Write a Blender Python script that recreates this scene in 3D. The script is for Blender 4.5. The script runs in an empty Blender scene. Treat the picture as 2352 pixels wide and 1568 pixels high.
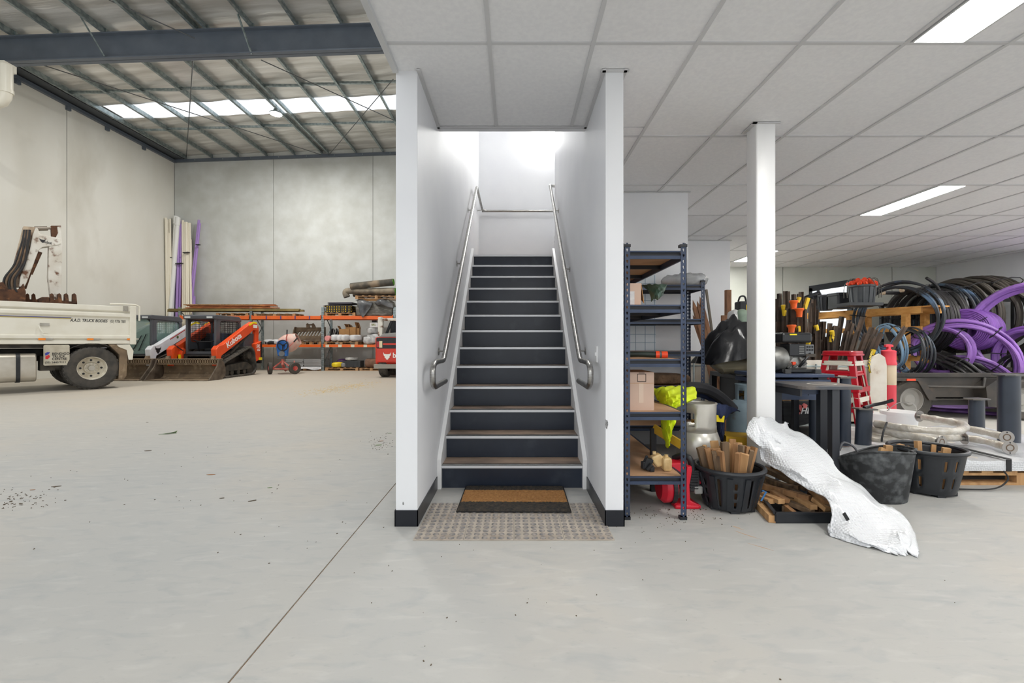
import bpy, math, random
from mathutils import Matrix, Vector
R = math.radians
rnd = random.Random(7)
scene = bpy.context.scene
col = scene.collection
# ------------------------------------------------------------ camera, sky, exposure
FPX, CX, CY, HC = 1051.0, 1181.0, 786.0, 1.176          # focal length and vanishing point in a 2352x1568 frame, eye height
cam_d = bpy.data.cameras.new('camera'); cam = bpy.data.objects.new('camera', cam_d); col.objects.link(cam)
cam_d.sensor_width = 36.0; cam_d.lens = FPX * 36.0 / 2352.0
cam_d.shift_x = -(CX - 1176.0) / 2352.0; cam_d.shift_y = (CY - 784.0) / 2352.0
cam_d.clip_start = 0.05; cam_d.clip_end = 200
cam.location = (0, 0, HC); cam.rotation_euler = (R(90), 0, 0)
scene.camera = cam
world = bpy.data.worlds.new('sky'); scene.world = world; world.use_nodes = True
bg = world.node_tree.nodes['Background']; bg.inputs[0].default_value = (0.93, 0.965, 1.0, 1); bg.inputs[1].default_value = 1.3
vs = scene.view_settings
vs.view_transform = 'Standard'; vs.look = 'None'; vs.gamma = 1.0; vs.use_curve_mapping = False; vs.exposure = 0.18
PANEL_W, BAY_W, OYSTER_W = 36.0, 260.0, 115.0              # lamp strengths: ceiling panels, high bay lamps, stair lamp

def at(px, py, Z):                                        # pixel of the photograph at depth Z -> point in the room
    return Vector(((px - CX) / FPX * Z, Z, HC - (py - CY) / FPX * Z))

# ------------------------------------------------------------ materials
def lin(c):
    return tuple(((v / 255.0) / 12.92 if v / 255.0 <= 0.04045 else ((v / 255.0 + 0.055) / 1.055) ** 2.4) for v in c)
_m = {}
def mat(name, c, rough=0.6, metal=0.0, c2=None, scale=6.0, amount=0.5, bump=0.0, bscale=None, stretch=(1, 1, 1), rot=(0, 0, 0),
        kind='noise', detail=5.0, spec=0.5, alpha=1.0, trans=0.0, emit=None, c3=None, s3=1.0, lo=0.35, hi=0.65, lo3=0.55, hi3=0.7, coat=0.0, sub=0.0):
    if name in _m: return _m[name]
    m = bpy.data.materials.new(name); m.use_nodes = True; _m[name] = m
    nt = m.node_tree; N = nt.nodes; L = nt.links
    b = N['Principled BSDF']; cl = (*lin(c), 1)
    b.inputs['Base Color'].default_value = cl
    b.inputs['Roughness'].default_value = rough; b.inputs['Metallic'].default_value = metal
    b.inputs['Specular IOR Level'].default_value = spec
    if coat: b.inputs['Coat Weight'].default_value = coat
    if alpha < 1: b.inputs['Alpha'].default_value = alpha
    if trans: b.inputs['Transmission Weight'].default_value = trans
    if emit: b.inputs['Emission Color'].default_value = cl; b.inputs['Emission Strength'].default_value = emit
    if c2 is not None or bump:
        tc = N.new('ShaderNodeTexCoord'); mp = N.new('ShaderNodeMapping')
        mp.inputs['Scale'].default_value = stretch; mp.inputs['Rotation'].default_value = rot
        L.new(tc.outputs['Object'], mp.inputs['Vector'])
        def tex(sc, k=kind):
            if k == 'voronoi':
                t = N.new('ShaderNodeTexVoronoi'); t.inputs['Scale'].default_value = sc; L.new(mp.outputs[0], t.inputs['Vector']); return t.outputs['Distance']
            if k == 'wave':
                t = N.new('ShaderNodeTexWave'); t.inputs['Scale'].default_value = sc; t.inputs['Distortion'].default_value = 5.0; t.inputs['Detail'].default_value = 3.0
                t.inputs['Detail Scale'].default_value = 1.5; L.new(mp.outputs[0], t.inputs['Vector']); return t.outputs['Fac']
            t = N.new('ShaderNodeTexNoise'); t.inputs['Scale'].default_value = sc; t.inputs['Detail'].default_value = detail; L.new(mp.outputs[0], t.inputs['Vector']); return t.outputs['Fac']
        src = None
        if c2 is not None:
            f = tex(scale); rp = N.new('ShaderNodeValToRGB'); rp.color_ramp.elements[0].position = lo; rp.color_ramp.elements[1].position = hi
            rp.color_ramp.elements[0].color = cl; rp.color_ramp.elements[1].color = (*lin(c2), 1)
            L.new(f, rp.inputs[0]); src = rp.outputs[0]
            if c3 is not None:
                f3 = tex(s3, 'noise'); r3 = N.new('ShaderNodeValToRGB'); r3.color_ramp.elements[0].position = lo3; r3.color_ramp.elements[1].position = hi3
                L.new(f3, r3.inputs[0]); mx = N.new('ShaderNodeMix'); mx.data_type = 'RGBA'
                L.new(r3.outputs[0], mx.inputs[0]); L.new(src, mx.inputs[6]); mx.inputs[7].default_value = (*lin(c3), 1); src = mx.outputs[2]
            L.new(src, b.inputs['Base Color'])
        if bump:
            f2 = tex(bscale or scale * 3); bp = N.new('ShaderNodeBump'); bp.inputs['Strength'].default_value = bump; bp.inputs['Distance'].default_value = 0.02
            L.new(f2, bp.inputs['Height']); L.new(bp.outputs[0], b.inputs['Normal'])
    return m

# ------------------------------------------------------------ mesh helpers
kids = {}
def frame_of(d):
    d = Vector(d).normalized(); up = Vector((0, 0, 1)) if abs(d.z) < 0.95 else Vector((1, 0, 0))
    u = d.cross(up).normalized(); return d, u, u.cross(d).normalized()
def root_of(o):
    while o.parent is not None: o = o.parent
    return o
class MB:
    def __init__(s): s.v = []; s.f = []
    def add(s, vs_, fs):
        n = len(s.v); s.v += [tuple(p) for p in vs_]; s.f += [tuple(i + n for i in f) for f in fs]; return s
    def box(s, a, b):                                     # two opposite corners
        x0, y0, z0 = a; x1, y1, z1 = b
        return s.add([(x0,y0,z0),(x1,y0,z0),(x1,y1,z0),(x0,y1,z0),(x0,y0,z1),(x1,y0,z1),(x1,y1,z1),(x0,y1,z1)],
                     [(0,3,2,1),(4,5,6,7),(0,1,5,4),(1,2,6,5),(2,3,7,6),(3,0,4,7)])
    def cb(s, c, d, rz=0.0, rx=0.0, ry=0.0):              # centre, size, rotation
        M_ = Matrix.Translation(c) @ Matrix.Rotation(rz, 4, 'Z') @ Matrix.Rotation(ry, 4, 'Y') @ Matrix.Rotation(rx, 4, 'X')
        h = [k / 2 for k in d]; t = MB().box((-h[0],-h[1],-h[2]), h)
        return s.add([M_ @ Vector(p) for p in t.v], t.f)
    def bar(s, p, q, w, h, roll=None):                    # rectangular bar from p to q; roll is the width direction
        p, q = Vector(p), Vector(q); d, u, n = frame_of(q - p)
        if roll is not None: u = Vector(roll); u = (u - d * u.dot(d)).normalized(); n = u.cross(d)
        u, n = u * w / 2, n * h / 2
        return s.add([p-u-n, p+u-n, p+u+n, p-u+n, q-u-n, q+u-n, q+u+n, q-u+n], [(0,1,2,3),(7,6,5,4),(0,4,5,1),(1,5,6,2),(2,6,7,3),(3,7,4,0)])
    def cyl(s, p, q, r, r2=None, n=14, caps=True):
        p, q = Vector(p), Vector(q); d, u, w = frame_of(q - p); r2 = r if r2 is None else r2
        vs_ = []
        for k in range(n):
            a = 2 * math.pi * k / n; e = u * math.cos(a) + w * math.sin(a); vs_ += [p + e * r, q + e * r2]
        fs = [(2*k, 2*((k+1) % n), 2*((k+1) % n)+1, 2*k+1) for k in range(n)]
        if caps: fs += [tuple(2*k for k in range(n))[::-1], tuple(2*k+1 for k in range(n))]
        return s.add(vs_, fs)
    def tube(s, path, r, n=8, closed=False):
        P = [Vector(p) for p in path]; m = len(P); vs_ = []; up = None
        rr = r if isinstance(r, (list, tuple)) else [r] * m
        for i in range(m):
            t = (P[(i+1) % m] - P[i-1]) if closed else (P[min(i+1, m-1)] - P[max(i-1, 0)])
            if t.length < 1e-9: t = Vector((0, 0, 1))
            t.normalize()
            if up is None: up = frame_of(t)[1]
            up = (up - t * up.dot(t))
            up = up.normalized() if up.length > 1e-6 else frame_of(t)[1]
            w = t.cross(up)
            vs_ += [P[i] + (up * math.cos(2*math.pi*k/n) + w * math.sin(2*math.pi*k/n)) * rr[i] for k in range(n)]
        fs = []
        for i in range(m if closed else m - 1):
            j = (i + 1) % m
            fs += [(i*n+k, i*n+(k+1) % n, j*n+(k+1) % n, j*n+k) for k in range(n)]
        if not closed: fs += [tuple(range(n))[::-1], tuple((m-1)*n + k for k in range(n))]
        return s.add(vs_, fs)
    def lathe(s, prof, c=(0,0,0), n=24, axis=(0,0,1), sx=1.0, sy=1.0, cap=True):      # profile of (radius, height)
        c = Vector(c); d, u, w = frame_of(axis)
        if abs(d.z) > 0.99: u, w = Vector((1,0,0)), Vector((0,1,0))
        vs_ = []; m = len(prof)
        for r, h in prof:
            vs_ += [c + d * h + u * (r * sx * math.cos(2*math.pi*k/n)) + w * (r * sy * math.sin(2*math.pi*k/n)) for k in range(n)]
        fs = [(i*n+k, i*n+(k+1) % n, (i+1)*n+(k+1) % n, (i+1)*n+k) for i in range(m-1) for k in range(n)]
        if cap and prof[0][0] > 1e-4: fs.append(tuple(range(n))[::-1])
        if cap and prof[-1][0] > 1e-4: fs.append(tuple((m-1)*n + k for k in range(n)))
        return s.add(vs_, fs)
    def prism(s, poly, plane, d0, d1):                    # polygon in 'xy', 'xz' or 'yz', pushed along the third axis
        f3 = {'xy': lambda a, b, d: (a, b, d), 'xz': lambda a, b, d: (a, d, b), 'yz': lambda a, b, d: (d, a, b)}[plane]
        n = len(poly); vs_ = [f3(a, b, d0) for a, b in poly] + [f3(a, b, d1) for a, b in poly]
        return s.add(vs_, [tuple(range(n))[::-1], tuple(range(n, 2*n))] + [(k, (k+1) % n, (k+1) % n + n, k + n) for k in range(n)])
    def ball(s, c, r, n=14, m=8):
        r = r if isinstance(r, (list, tuple)) else (r, r, r); c = Vector(c); vs_ = [c + Vector((0,0,-r[2]))]
        for i in range(1, m):
            a = math.pi * i / m - math.pi / 2
            vs_ += [c + Vector((r[0]*math.cos(a)*math.cos(2*math.pi*k/n), r[1]*math.cos(a)*math.sin(2*math.pi*k/n), r[2]*math.sin(a))) for k in range(n)]
        vs_.append(c + Vector((0,0,r[2]))); e = len(vs_) - 1
        fs = [(0, 1+(k+1) % n, 1+k) for k in range(n)] + [(1+i*n+k, 1+i*n+(k+1) % n, 1+(i+1)*n+(k+1) % n, 1+(i+1)*n+k) for i in range(m-2) for k in range(n)]
        fs += [(e, 1+(m-2)*n+k, 1+(m-2)*n+(k+1) % n) for k in range(n)]
        return s.add(vs_, fs)
    def grid(s, G):                                       # rows of points
        m, n = len(G), len(G[0])
        return s.add([p for r_ in G for p in r_], [(i*n+j, i*n+j+1, (i+1)*n+j+1, (i+1)*n+j) for i in range(m-1) for j in range(n-1)])
    def build(s, name, m, parent=None, smooth=None, bevel=0.0, solid=0.0, subsurf=0, w=False, seg=2):
        vs_ = s.v
        if w and parent is not None:
            r = root_of(parent); iv = (Matrix.Translation(r.location) @ r.rotation_euler.to_matrix().to_4x4()).inverted()
            vs_ = [tuple(iv @ Vector(p)) for p in s.v]
        me = bpy.data.meshes.new(name); me.from_pydata(vs_, [], s.f); me.update()
        import bmesh
        bm = bmesh.new(); bm.from_mesh(me); bmesh.ops.recalc_face_normals(bm, faces=bm.faces); bm.to_mesh(me); bm.free()
        if smooth: me.shade_smooth(); me.set_sharp_from_angle(angle=R(smooth if smooth is not True else 40))
        o = bpy.data.objects.new(name, me); col.objects.link(o); me.materials.append(m)
        if parent is not None: o.parent = parent; kids.setdefault(parent.name, []).append(o)
        if solid: md = o.modifiers.new('solid', 'SOLIDIFY'); md.thickness = solid; md.offset = 0
        if bevel: md = o.modifiers.new('bevel', 'BEVEL'); md.width = bevel; md.segments = seg; md.limit_method = 'ANGLE'; md.angle_limit = R(40)
        if subsurf: md = o.modifiers.new('sub', 'SUBSURF'); md.levels = subsurf; md.render_levels = subsurf
        return o
def tag(o, label, cat, group=None):
    o['label'] = label; o['category'] = cat
    if group: o['group'] = group
    return o
def struct(o): o['kind'] = 'structure'; return o
def thing(name, label, cat, loc=(0,0,0), rz=0.0, group=None):
    o = bpy.data.objects.new(name, None); col.objects.link(o); o.location = loc; o.rotation_euler = (0, 0, rz); o.empty_display_size = 0.1
    return tag(o, label, cat, group)
def clone(o, parent=None):
    c = o.copy(); col.objects.link(c)
    if parent is not None: c.parent = parent; kids.setdefault(parent.name, []).append(c)
    for ch in list(kids.get(o.name, [])): clone(ch, c)
    return c
def dup(o, loc=None, rz=None, label=None, group=None):
    c = clone(o)
    if loc is not None: c.location = loc
    if rz is not None: c.rotation_euler = (0, 0, rz)
    if label: c['label'] = label
    if group: c['group'] = group
    return c
def text(name, s_, size, m, parent, loc, xdir, updir, shear=0.0, squeeze=1.0, depth=0.002, align='LEFT', w=False, bold=0.0):
    cu = bpy.data.curves.new(name, 'FONT'); cu.body = s_; cu.size = size; cu.shear = shear; cu.extrude = depth; cu.align_x = align; cu.offset = bold * size
    t = bpy.data.objects.new(name, cu); col.objects.link(t)
    bpy.context.view_layer.update()
    me = bpy.data.meshes.new_from_object(t.evaluated_get(bpy.context.evaluated_depsgraph_get())); bpy.data.objects.remove(t)
    x = Vector(xdir).normalized(); u = Vector(updir); u = (u - x * u.dot(x)).normalized(); n = x.cross(u); loc = Vector(loc)
    P = [loc + x * (v.co.x * squeeze) + u * v.co.y + n * v.co.z for v in me.vertices]; F = [tuple(p.vertices) for p in me.polygons]
    bpy.data.meshes.remove(me)
    b = MB(); b.v = [tuple(p) for p in P]; b.f = F
    return b.build(name, m, parent, w=w)
def rrect(x0, y0, x1, y1, r, n=5):                        # rounded rectangle outline
    out = []
    for cx, cy, a0 in ((x1-r, y1-r, 0), (x0+r, y1-r, 90), (x0+r, y0+r, 180), (x1-r, y0+r, 270)):
        out += [(cx + r*math.cos(R(a0+90*k/n)), cy + r*math.sin(R(a0+90*k/n))) for k in range(n+1)]
    return out
def spline(pts, k=8, closed=False):                       # Catmull-Rom through points
    P = [Vector(p) for p in pts]; n = len(P); out = []
    for i in range(n if closed else n - 1):
        a, b, c, d = (P[(i-1) % n], P[i], P[(i+1) % n], P[(i+2) % n]) if closed else (P[max(i-1,0)], P[i], P[i+1], P[min(i+2,n-1)])
        for j in range(k):
            t = j / k; out.append(0.5*((2*b) + (c-a)*t + (2*a-5*b+4*c-d)*t*t + (3*b-a-3*c+d)*t**3))
    if not closed: out.append(P[-1])
    return out

# ------------------------------------------------------------ palette
WHITE = mat('white_paint', (232,233,235), 0.55, c2=(226,227,230), scale=1.5)
WHITE2 = mat('white_gloss_paint', (236,236,236), 0.35)
TILE = mat('ceiling_tile_board', (236,236,237), 0.9, c2=(230,230,232), scale=40, bump=0.02, bscale=220)
TBAR = mat('ceiling_grid_shaded', (203,203,204), 0.6)  # greyer than the tiles: the shading of the bars is put into this colour
BLACK = mat('black_paint', (24,26,30), 0.5, c2=(33,35,39), scale=9)
SKIRT = mat('black_vinyl_skirting', (22,25,33), 0.32)
STEEL = mat('brushed_stainless', (176,174,170), 0.28, 1.0, c2=(150,148,144), scale=12, stretch=(1,1,8))
GALV = mat('galvanised_steel', (170,180,180), 0.42, 0.75, c2=(140,152,153), scale=9, kind='voronoi')
NAVY = mat('dark_blue_steel_paint', (90,98,108), 0.42, c2=(97,105,115), scale=3)
RUBBER = mat('tyre_rubber', (58,56,53), 0.85, c2=(82,77,70), scale=5, bump=0.1, bscale=40)
PLASTIC_BK = mat('black_plastic', (30,33,38), 0.45, c2=(40,43,48), scale=7)
WOOD = mat('pine_timber', (196,150,98), 0.75, c2=(166,118,70), scale=5, stretch=(1,1,9), c3=(120,84,52), s3=4)
# ============================================================ THE ROOM
XL, XR, XLO, XRO = -0.62, 0.585, -0.758, 0.70             # stair walls: inner faces and outer faces
ZC, YB, XW = HC + 1.73, 10.57, 9.75                       # ceiling height, storage back wall, right wall
XLEFT, YBACK = -15.3, 20.6                                # warehouse left and back walls
def rz_at(x): return 9.37 + (x - XLEFT) * 0.035           # underside of the purlins

# floor: pale dusty concrete
def floor_material():
    m = bpy.data.materials.new('dusty_concrete_floor'); m.use_nodes = True; nt = m.node_tree; N = nt.nodes; L = nt.links
    b = N['Principled BSDF']; tc = N.new('ShaderNodeTexCoord')
    def noise(sc, stretch=(1,1,1), rot=0.0, det=6, dist=0.0):
        mp = N.new('ShaderNodeMapping'); mp.inputs['Scale'].default_value = stretch; mp.inputs['Rotation'].default_value = (0,0,rot)
        t = N.new('ShaderNodeTexNoise'); t.inputs['Scale'].default_value = sc; t.inputs['Detail'].default_value = det; t.inputs['Distortion'].default_value = dist
        L.new(tc.outputs['Object'], mp.inputs[0]); L.new(mp.outputs[0], t.inputs['Vector']); return t.outputs['Fac']
    def ramp(f, *st):
        r = N.new('ShaderNodeValToRGB'); e = r.color_ramp.elements
        while len(e) < len(st): e.new(0.5)
        for k, (p, c) in enumerate(st): e[k].position = p; e[k].color = (*lin(c), 1)
        L.new(f, r.inputs[0]); return r.outputs[0]
    def mix(a, c, f, mode='MIX', k=1.0):
        x = N.new('ShaderNodeMix'); x.data_type = 'RGBA'; x.blend_type = mode
        if isinstance(f, float): x.inputs[0].default_value = f
        else:
            mu = N.new('ShaderNodeMath'); mu.operation = 'MULTIPLY'; mu.inputs[1].default_value = k; L.new(f, mu.inputs[0]); L.new(mu.outputs[0], x.inputs[0])
        L.new(a, x.inputs[6])
        if isinstance(c, tuple): x.inputs[7].default_value = (*lin(c), 1)
        else: L.new(c, x.inputs[7])
        return x.outputs[2]
    def step(f, lo, hi):
        r = N.new('ShaderNodeMapRange'); r.inputs[1].default_value = lo; r.inputs[2].default_value = hi; L.new(f, r.inputs[0]); return r.outputs[0]
    c = ramp(noise(0.55, det=4), (0.3, (174,174,171)), (0.5, (178,177,173)), (0.7, (184,181,174)))
    c = mix(c, (204,188,165), step(noise(0.7, det=7), 0.5, 0.8), k=0.35)                     # tan dust
    c = mix(c, (152,156,158), step(noise(4.6, (1.0,2.6,1), 0.25, 9, 0.8), 0.52, 0.74), k=0.45)   # trowel streaks
    c = mix(c, (212,210,204), step(noise(6.3, (0.8,2.6,1), -0.3, 9, 0.5), 0.55, 0.76), k=0.26)
    c = mix(c, (140,143,143), step(noise(26, (1,2,1), 0.6, 6), 0.62, 0.8), k=0.35)
    c = mix(c, (176,160,138), step(noise(120, det=2), 0.70, 0.78), k=0.5)
    # a warm drift of dirt in the warehouse half
    sx = N.new('ShaderNodeSeparateXYZ'); L.new(tc.outputs['Object'], sx.inputs[0])
    far = step(sx.outputs['Y'], 4.0, 12.0)
    c = mix(c, (184,171,150), far, k=0.65)
    L.new(c, b.inputs['Base Color']); b.inputs['Roughness'].default_value = 0.62
    bp = N.new('ShaderNodeBump'); bp.inputs['Strength'].default_value = 0.12; bp.inputs['Distance'].default_value = 0.01
    L.new(noise(14, (1,2,1), 0.2), bp.inputs['Height']); L.new(bp.outputs[0], b.inputs['Normal'])
    return m
FLOOR = floor_material()
# two slabs with a saw cut between them
fl = MB().box((XLEFT, -14, -0.15), (-0.992, YBACK, 0)).box((-0.984, -14, -0.15), (16, YBACK, 0)).build('floor', FLOOR); struct(fl)
MB().box((-0.994, -14, -0.15), (-0.982, YBACK, -0.006)).build('saw_cut', mat('saw_cut_dirt', (150,118,84), 0.9), fl)
# dirt marks lying on the slab, each a thin patch with a ragged outline
def patch(name, cx, cy, rx, ry, m, rz=0.0, n=26, j=0.35, z=0.0012, parent=None):
    P = []
    for k in range(n):
        a = 2*math.pi*k/n; q = 1 + rnd.uniform(-j, j); x, y = rx*q*math.cos(a), ry*q*math.sin(a)
        P.append((cx + x*math.cos(rz) - y*math.sin(rz), cy + x*math.sin(rz) + y*math.cos(rz)))
    return MB().prism(P, 'xy', 0.0002, z).build(name, m, parent)

# concrete wall panels
CONC_B = mat('trowelled_concrete', (192,193,187), 0.8, c2=(204,206,202), scale=1.6, detail=9, c3=(176,177,169), s3=0.7, lo3=0.5, hi3=0.9, bump=0.15, bscale=9)
CONC_L = mat('pale_concrete', (222,219,208), 0.8, c2=(229,227,218), scale=0.8, detail=8, c3=(206,202,190), s3=0.45, bump=0.08, bscale=12, stretch=(1,1,0.5))
CONC_S = mat('sage_concrete', (204,207,197), 0.8, c2=(216,218,211), scale=1.4, detail=9, c3=(190,194,182), s3=0.8, bump=0.1, bscale=10)
SEAL = mat('grey_sealant', (120,120,116), 0.8)
wb = struct(MB().box((XLEFT-0.3, YBACK+0.012, 0), (XLO, YBACK+0.3, 10.4)).build('wall_back', SEAL))
xs = [XLEFT, -10.84, -6.36, -1.9, XLO]
for a, b in zip(xs, xs[1:]): MB().box((a+0.01, YBACK, 0), (b-0.01, YBACK+0.05, 10.2)).build('wall_panel', CONC_B, wb)
wl = struct(MB().box((XLEFT-0.3, 10.8, 0), (XLEFT-0.012, YBACK, 10.2)).box((XLEFT-0.3, -6, 5.5), (XLEFT-0.012, 10.8, 10.2)).build('wall_left', SEAL))
ys = [-6, 0.9, 5.8, 10.75, 15.65, YBACK]
for a, b in zip(ys, ys[1:]): MB().box((XLEFT-0.05, a+0.012, 0 if a > 10 else 5.5), (XLEFT, b-0.012, 9.62)).build('wall_panel', CONC_L, wl)
# dividing wall between the warehouse and the stair block, mezzanine face above the ceiling edge
struct(MB().box((XLO, 8.05, 0), (XLO+0.1, YBACK, 10.4)).box((XLO, -1.6, ZC+0.04), (XLO+0.1, 2.93, 10.4)).box((XLO, 2.93, 5.7), (XLO+0.1, 8.05, 10.4)).build('wall_mezzanine', WHITE))
# stair enclosure
wsl = struct(MB().box((XLO, 2.93, 0), (XL, 8.05, 5.7)).build('wall_stair_left', WHITE, bevel=0.003))
wsr = struct(MB().box((XR, 2.93, 0), (XRO, 6.6, 5.7)).build('wall_stair_right', WHITE, bevel=0.003))
struct(MB().box((XL, 8.05, 0), (2.2, 8.17, 5.7)).build('wall_stair_back', WHITE))
struct(MB().box((2.05, 3.7, ZC+0.08), (2.15, 8.05, 5.7)).box((XRO, 3.7, ZC+0.08), (2.05, 3.8, 5.7)).build('wall_landing', WHITE))
struct(MB().box((XLO, 3.7, ZC+0.02), (XRO, 3.8, 5.7)).build('wall_over_stair', WHITE))
struct(MB().box((XLO, 3.7, 5.7), (2.2, 8.17, 5.8)).build('ceiling_stairwell', WHITE))
# store blocks behind the shelves
struct(MB().box((XRO, 5.285, 0), (2.006, 7.8, ZC+0.01)).build('wall_partition', WHITE))
struct(MB().box((XRO, 7.8, 0), (3.68, YB, ZC+0.01)).build('wall_partition_far', WHITE))
# storage back wall with a window opening (sloping head)
wx0, wx1 = at(1858, 700, YB).x, at(1958, 700, YB).x
zt0, zt1, zb = at(0, 657, YB).z, at(0, 641, YB).z, at(0, 800, YB).z
sb = MB()
j1, j2 = at(1798, 0, YB).x, at(2049, 0, YB).x
def wpan(x0, x1, nm='wall_panel', parent=None):
    return MB().box((x0+0.008, YB, 0), (x1-0.008, YB+0.15, ZC+0.3)).build(nm, CONC_S, parent)
ws = struct(MB().box((2.0, YB+0.03, 0), (wx0-0.05, YB+0.2, ZC+0.3)).box((wx1+0.05, YB+0.03, 0), (XW+0.2, YB+0.2, ZC+0.3)).build('wall_storage_back', SEAL))
wpan(3.68, j1, parent=ws)
MB().prism([(j1+0.008,0),(j2-0.008,0),(j2-0.008,ZC+0.3),(wx1,ZC+0.3),(wx1,zb),(wx0,zb),(wx0,zt0),(wx1,zt1),(wx1,ZC+0.3),(j1+0.008,ZC+0.3)], 'xz', YB, YB+0.15).build('wall_panel', CONC_S, ws)
wpan(j2, XW, parent=ws)
DARKAL = mat('dark_aluminium_frame', (52,56,60), 0.45, 0.3)
wn = struct(MB().prism([(wx0,zt0),(wx1,zt1),(wx1,zt1-0.14),(wx0,zt0-0.13)], 'xz', YB-0.03, YB+0.12).build('window_1', DARKAL))
MB().box((wx0, YB-0.03, zb), (wx0+0.06, YB+0.12, zt0-0.05)).box((wx1-0.04, YB-0.03, zb), (wx1, YB+0.12, zt1-0.05)).box((wx0, YB-0.03, zb), (wx1, YB+0.12, zb+0.05)).build('window_frame', DARKAL, wn)
GLASS = mat('clear_glass', (235,242,245), 0.05, trans=1.0)
MB().box((wx0+0.05, YB+0.04, zb+0.04), (wx1-0.03, YB+0.05, zt0-0.08)).build('pane', GLASS, wn)
MB().box((wx0+0.24, YB+0.02, zb), (wx0+0.265, YB+0.1, zt0-0.08)).build('mullion', DARKAL, wn)
struct(MB().box((XW, 4.6, 0), (XW+0.2, YB+0.2, ZC+0.3)).build('wall_right', WHITE))
# ceiling: a 1200 x 600 grid
ce = struct(MB().box((XLO+0.02, -1.6, ZC+0.03), (XW, 3.7, ZC+0.12)).box((XRO, 3.7, ZC+0.03), (XW, YB+0.1, ZC+0.12)).build('ceiling', WHITE))
gx = [XLO] + [-0.144 + 0.603*k for k in range(17)] + [XW]; gz = [-1.6, -0.946, 0.254, 1.454, 2.654] + [2.654+1.2*k for k in range(1, 7)] + [YB]
def rects(x0, x1, y0, y1):
    if y1 <= 3.7 or x0 >= XRO: return [(x0, x1, y0, y1)]
    out = []
    if y0 < 3.7: out.append((x0, x1, y0, 3.7))
    if x1 > XRO: out.append((max(x0, XRO), x1, max(y0, 3.7), y1))
    return out
panels = {(4, 3): 1, (4, 2): 0, (9, 7): 1, (9, 10): 1, (13, 10): 1, (13, 3): 0, (13, 7): 0}
LP = []
lightcells = [(2.30, 1.454), (4.71, 5.054), (4.71, 8.654), (7.06, 8.654), (7.7, 1.454), (4.71, -0.946), (7.7, 5.054), (0.3, -0.946), (7.7, 5.054), (8.91, 6.254), (8.91, 3.854)]  # cells without their own label are unseen panels, added to brighten the storage
for a, b in zip(gx, gx[1:]):
    for c_, d in zip(gz, gz[1:]):
        for (x0, x1, y0, y1) in rects(a, b, c_, d):
            lit = [l for l in lightcells if x0-0.01 <= l[0] < x1-0.1 and abs(l[1]-c_) < 0.05]
            if lit:
                lx = lit[0][0]
                if lx - x0 > 0.05: MB().box((x0+0.01, y0+0.01, ZC+0.008), (lx-0.005, y1-0.01, ZC+0.028)).build('ceiling_tile', TILE, ce)
                if x1 - lx > 0.36: MB().box((lx+0.31, y0+0.01, ZC+0.008), (x1-0.01, y1-0.01, ZC+0.028)).build('ceiling_tile', TILE, ce)
                LP.append((lx, y0, y1))
            else: MB().box((x0+0.01, y0+0.01, ZC+0.008), (x1-0.01, y1-0.01, ZC+0.028)).build('ceiling_tile', TILE, ce)
for x in gx[1:-1]:
    y1 = 3.7 if XL < x < XR else YB
    MB().box((x-0.012, -1.6, ZC), (x+0.012, y1, ZC+0.01)).build('grid_bar', TBAR, ce)
for y in gz[1:-1]:
    x0 = XLO if y < 3.7 else XRO
    MB().box((x0, y-0.012, ZC+0.001), (XW, y+0.012, ZC+0.009)).build('grid_bar', TBAR, ce)
# edge angles where walls meet the ceiling and the fascia of the mezzanine edge
MB().box((XL, 2.9, ZC-0.004), (XL+0.022, 3.7, ZC+0.004)).box((XR-0.022, 2.9, ZC-0.004), (XR, 3.7, ZC+0.004)).box((XL, 3.675, ZC-0.004), (XR, 3.70, ZC+0.004)).box((XRO, 2.9, ZC-0.004), (XRO+0.02, 5.28, ZC+0.004)).box((XRO, 5.262, ZC-0.004), (2.03, 5.284, ZC+0.004)).box((XRO, 7.775, ZC-0.004), (3.7, 7.8, ZC+0.004)).box((XR-0.03, 2.905, ZC-0.004), (XRO+0.03, 2.93, ZC+0.004)).build('edge_angle', TBAR, ce)
MB().box((XLO-0.012, -1.6, ZC-0.02), (XLO+0.022, 2.91, ZC+0.06)).build('fascia', mat('fascia_grey', (196,197,198), 0.6), ce)
EMIT = mat('light_diffuser', (255,253,248), 0.4, emit=PANEL_W)
ldesc = {(2.30, 1.454): 'long ceiling light panel in the tile grid in front of the white column', (4.71, 5.054): 'long lit ceiling panel between the white column and the coiled pipes',
         (4.71, 8.654): 'lit ceiling panel near the window wall behind the white column', (7.06, 8.654): 'lit ceiling panel above the star pickets and timber shelf'}
for lx, y0, y1 in LP:
    lab = ldesc.get((lx, round(y0, 3)), 'added long ceiling light panel, out of view over the open floor')
    t = thing('ceiling_light', lab, 'light', (lx+0.15, (y0+y1)/2, ZC), group='recessed ceiling lights')
    h = (y1-y0)/2 - 0.012
    MB().box((-0.15,-h,0.004),(0.15,h,0.012)).build('diffuser', EMIT, t)
    MB().box((-0.155,-h-0.008,0),(-0.142,h+0.008,0.03)).box((0.142,-h-0.008,0),(0.155,h+0.008,0.03)).box((-0.142,-h-0.008,0),(0.142,-h,0.03)).box((-0.142,h,0),(0.142,h+0.008,0.03)).build('frame', TBAR, t)
# white steel column
cx0, cx1 = at(1737,0,3.62).x, at(1782,0,3.62).x
struct(MB().prism(rrect(cx0, 3.62, cx1, 3.62+cx1-cx0, 0.012, 3), 'xy', 0, ZC+0.01).build('column', WHITE2, smooth=40))
MB().box((cx0-0.03, 3.60, ZC-0.004), (cx1+0.03, 3.62, ZC+0.003)).box((cx0-0.03, 3.60, ZC-0.004), (cx0, 3.80, ZC+0.003)).build('column_trim', TBAR, ce)
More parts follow.
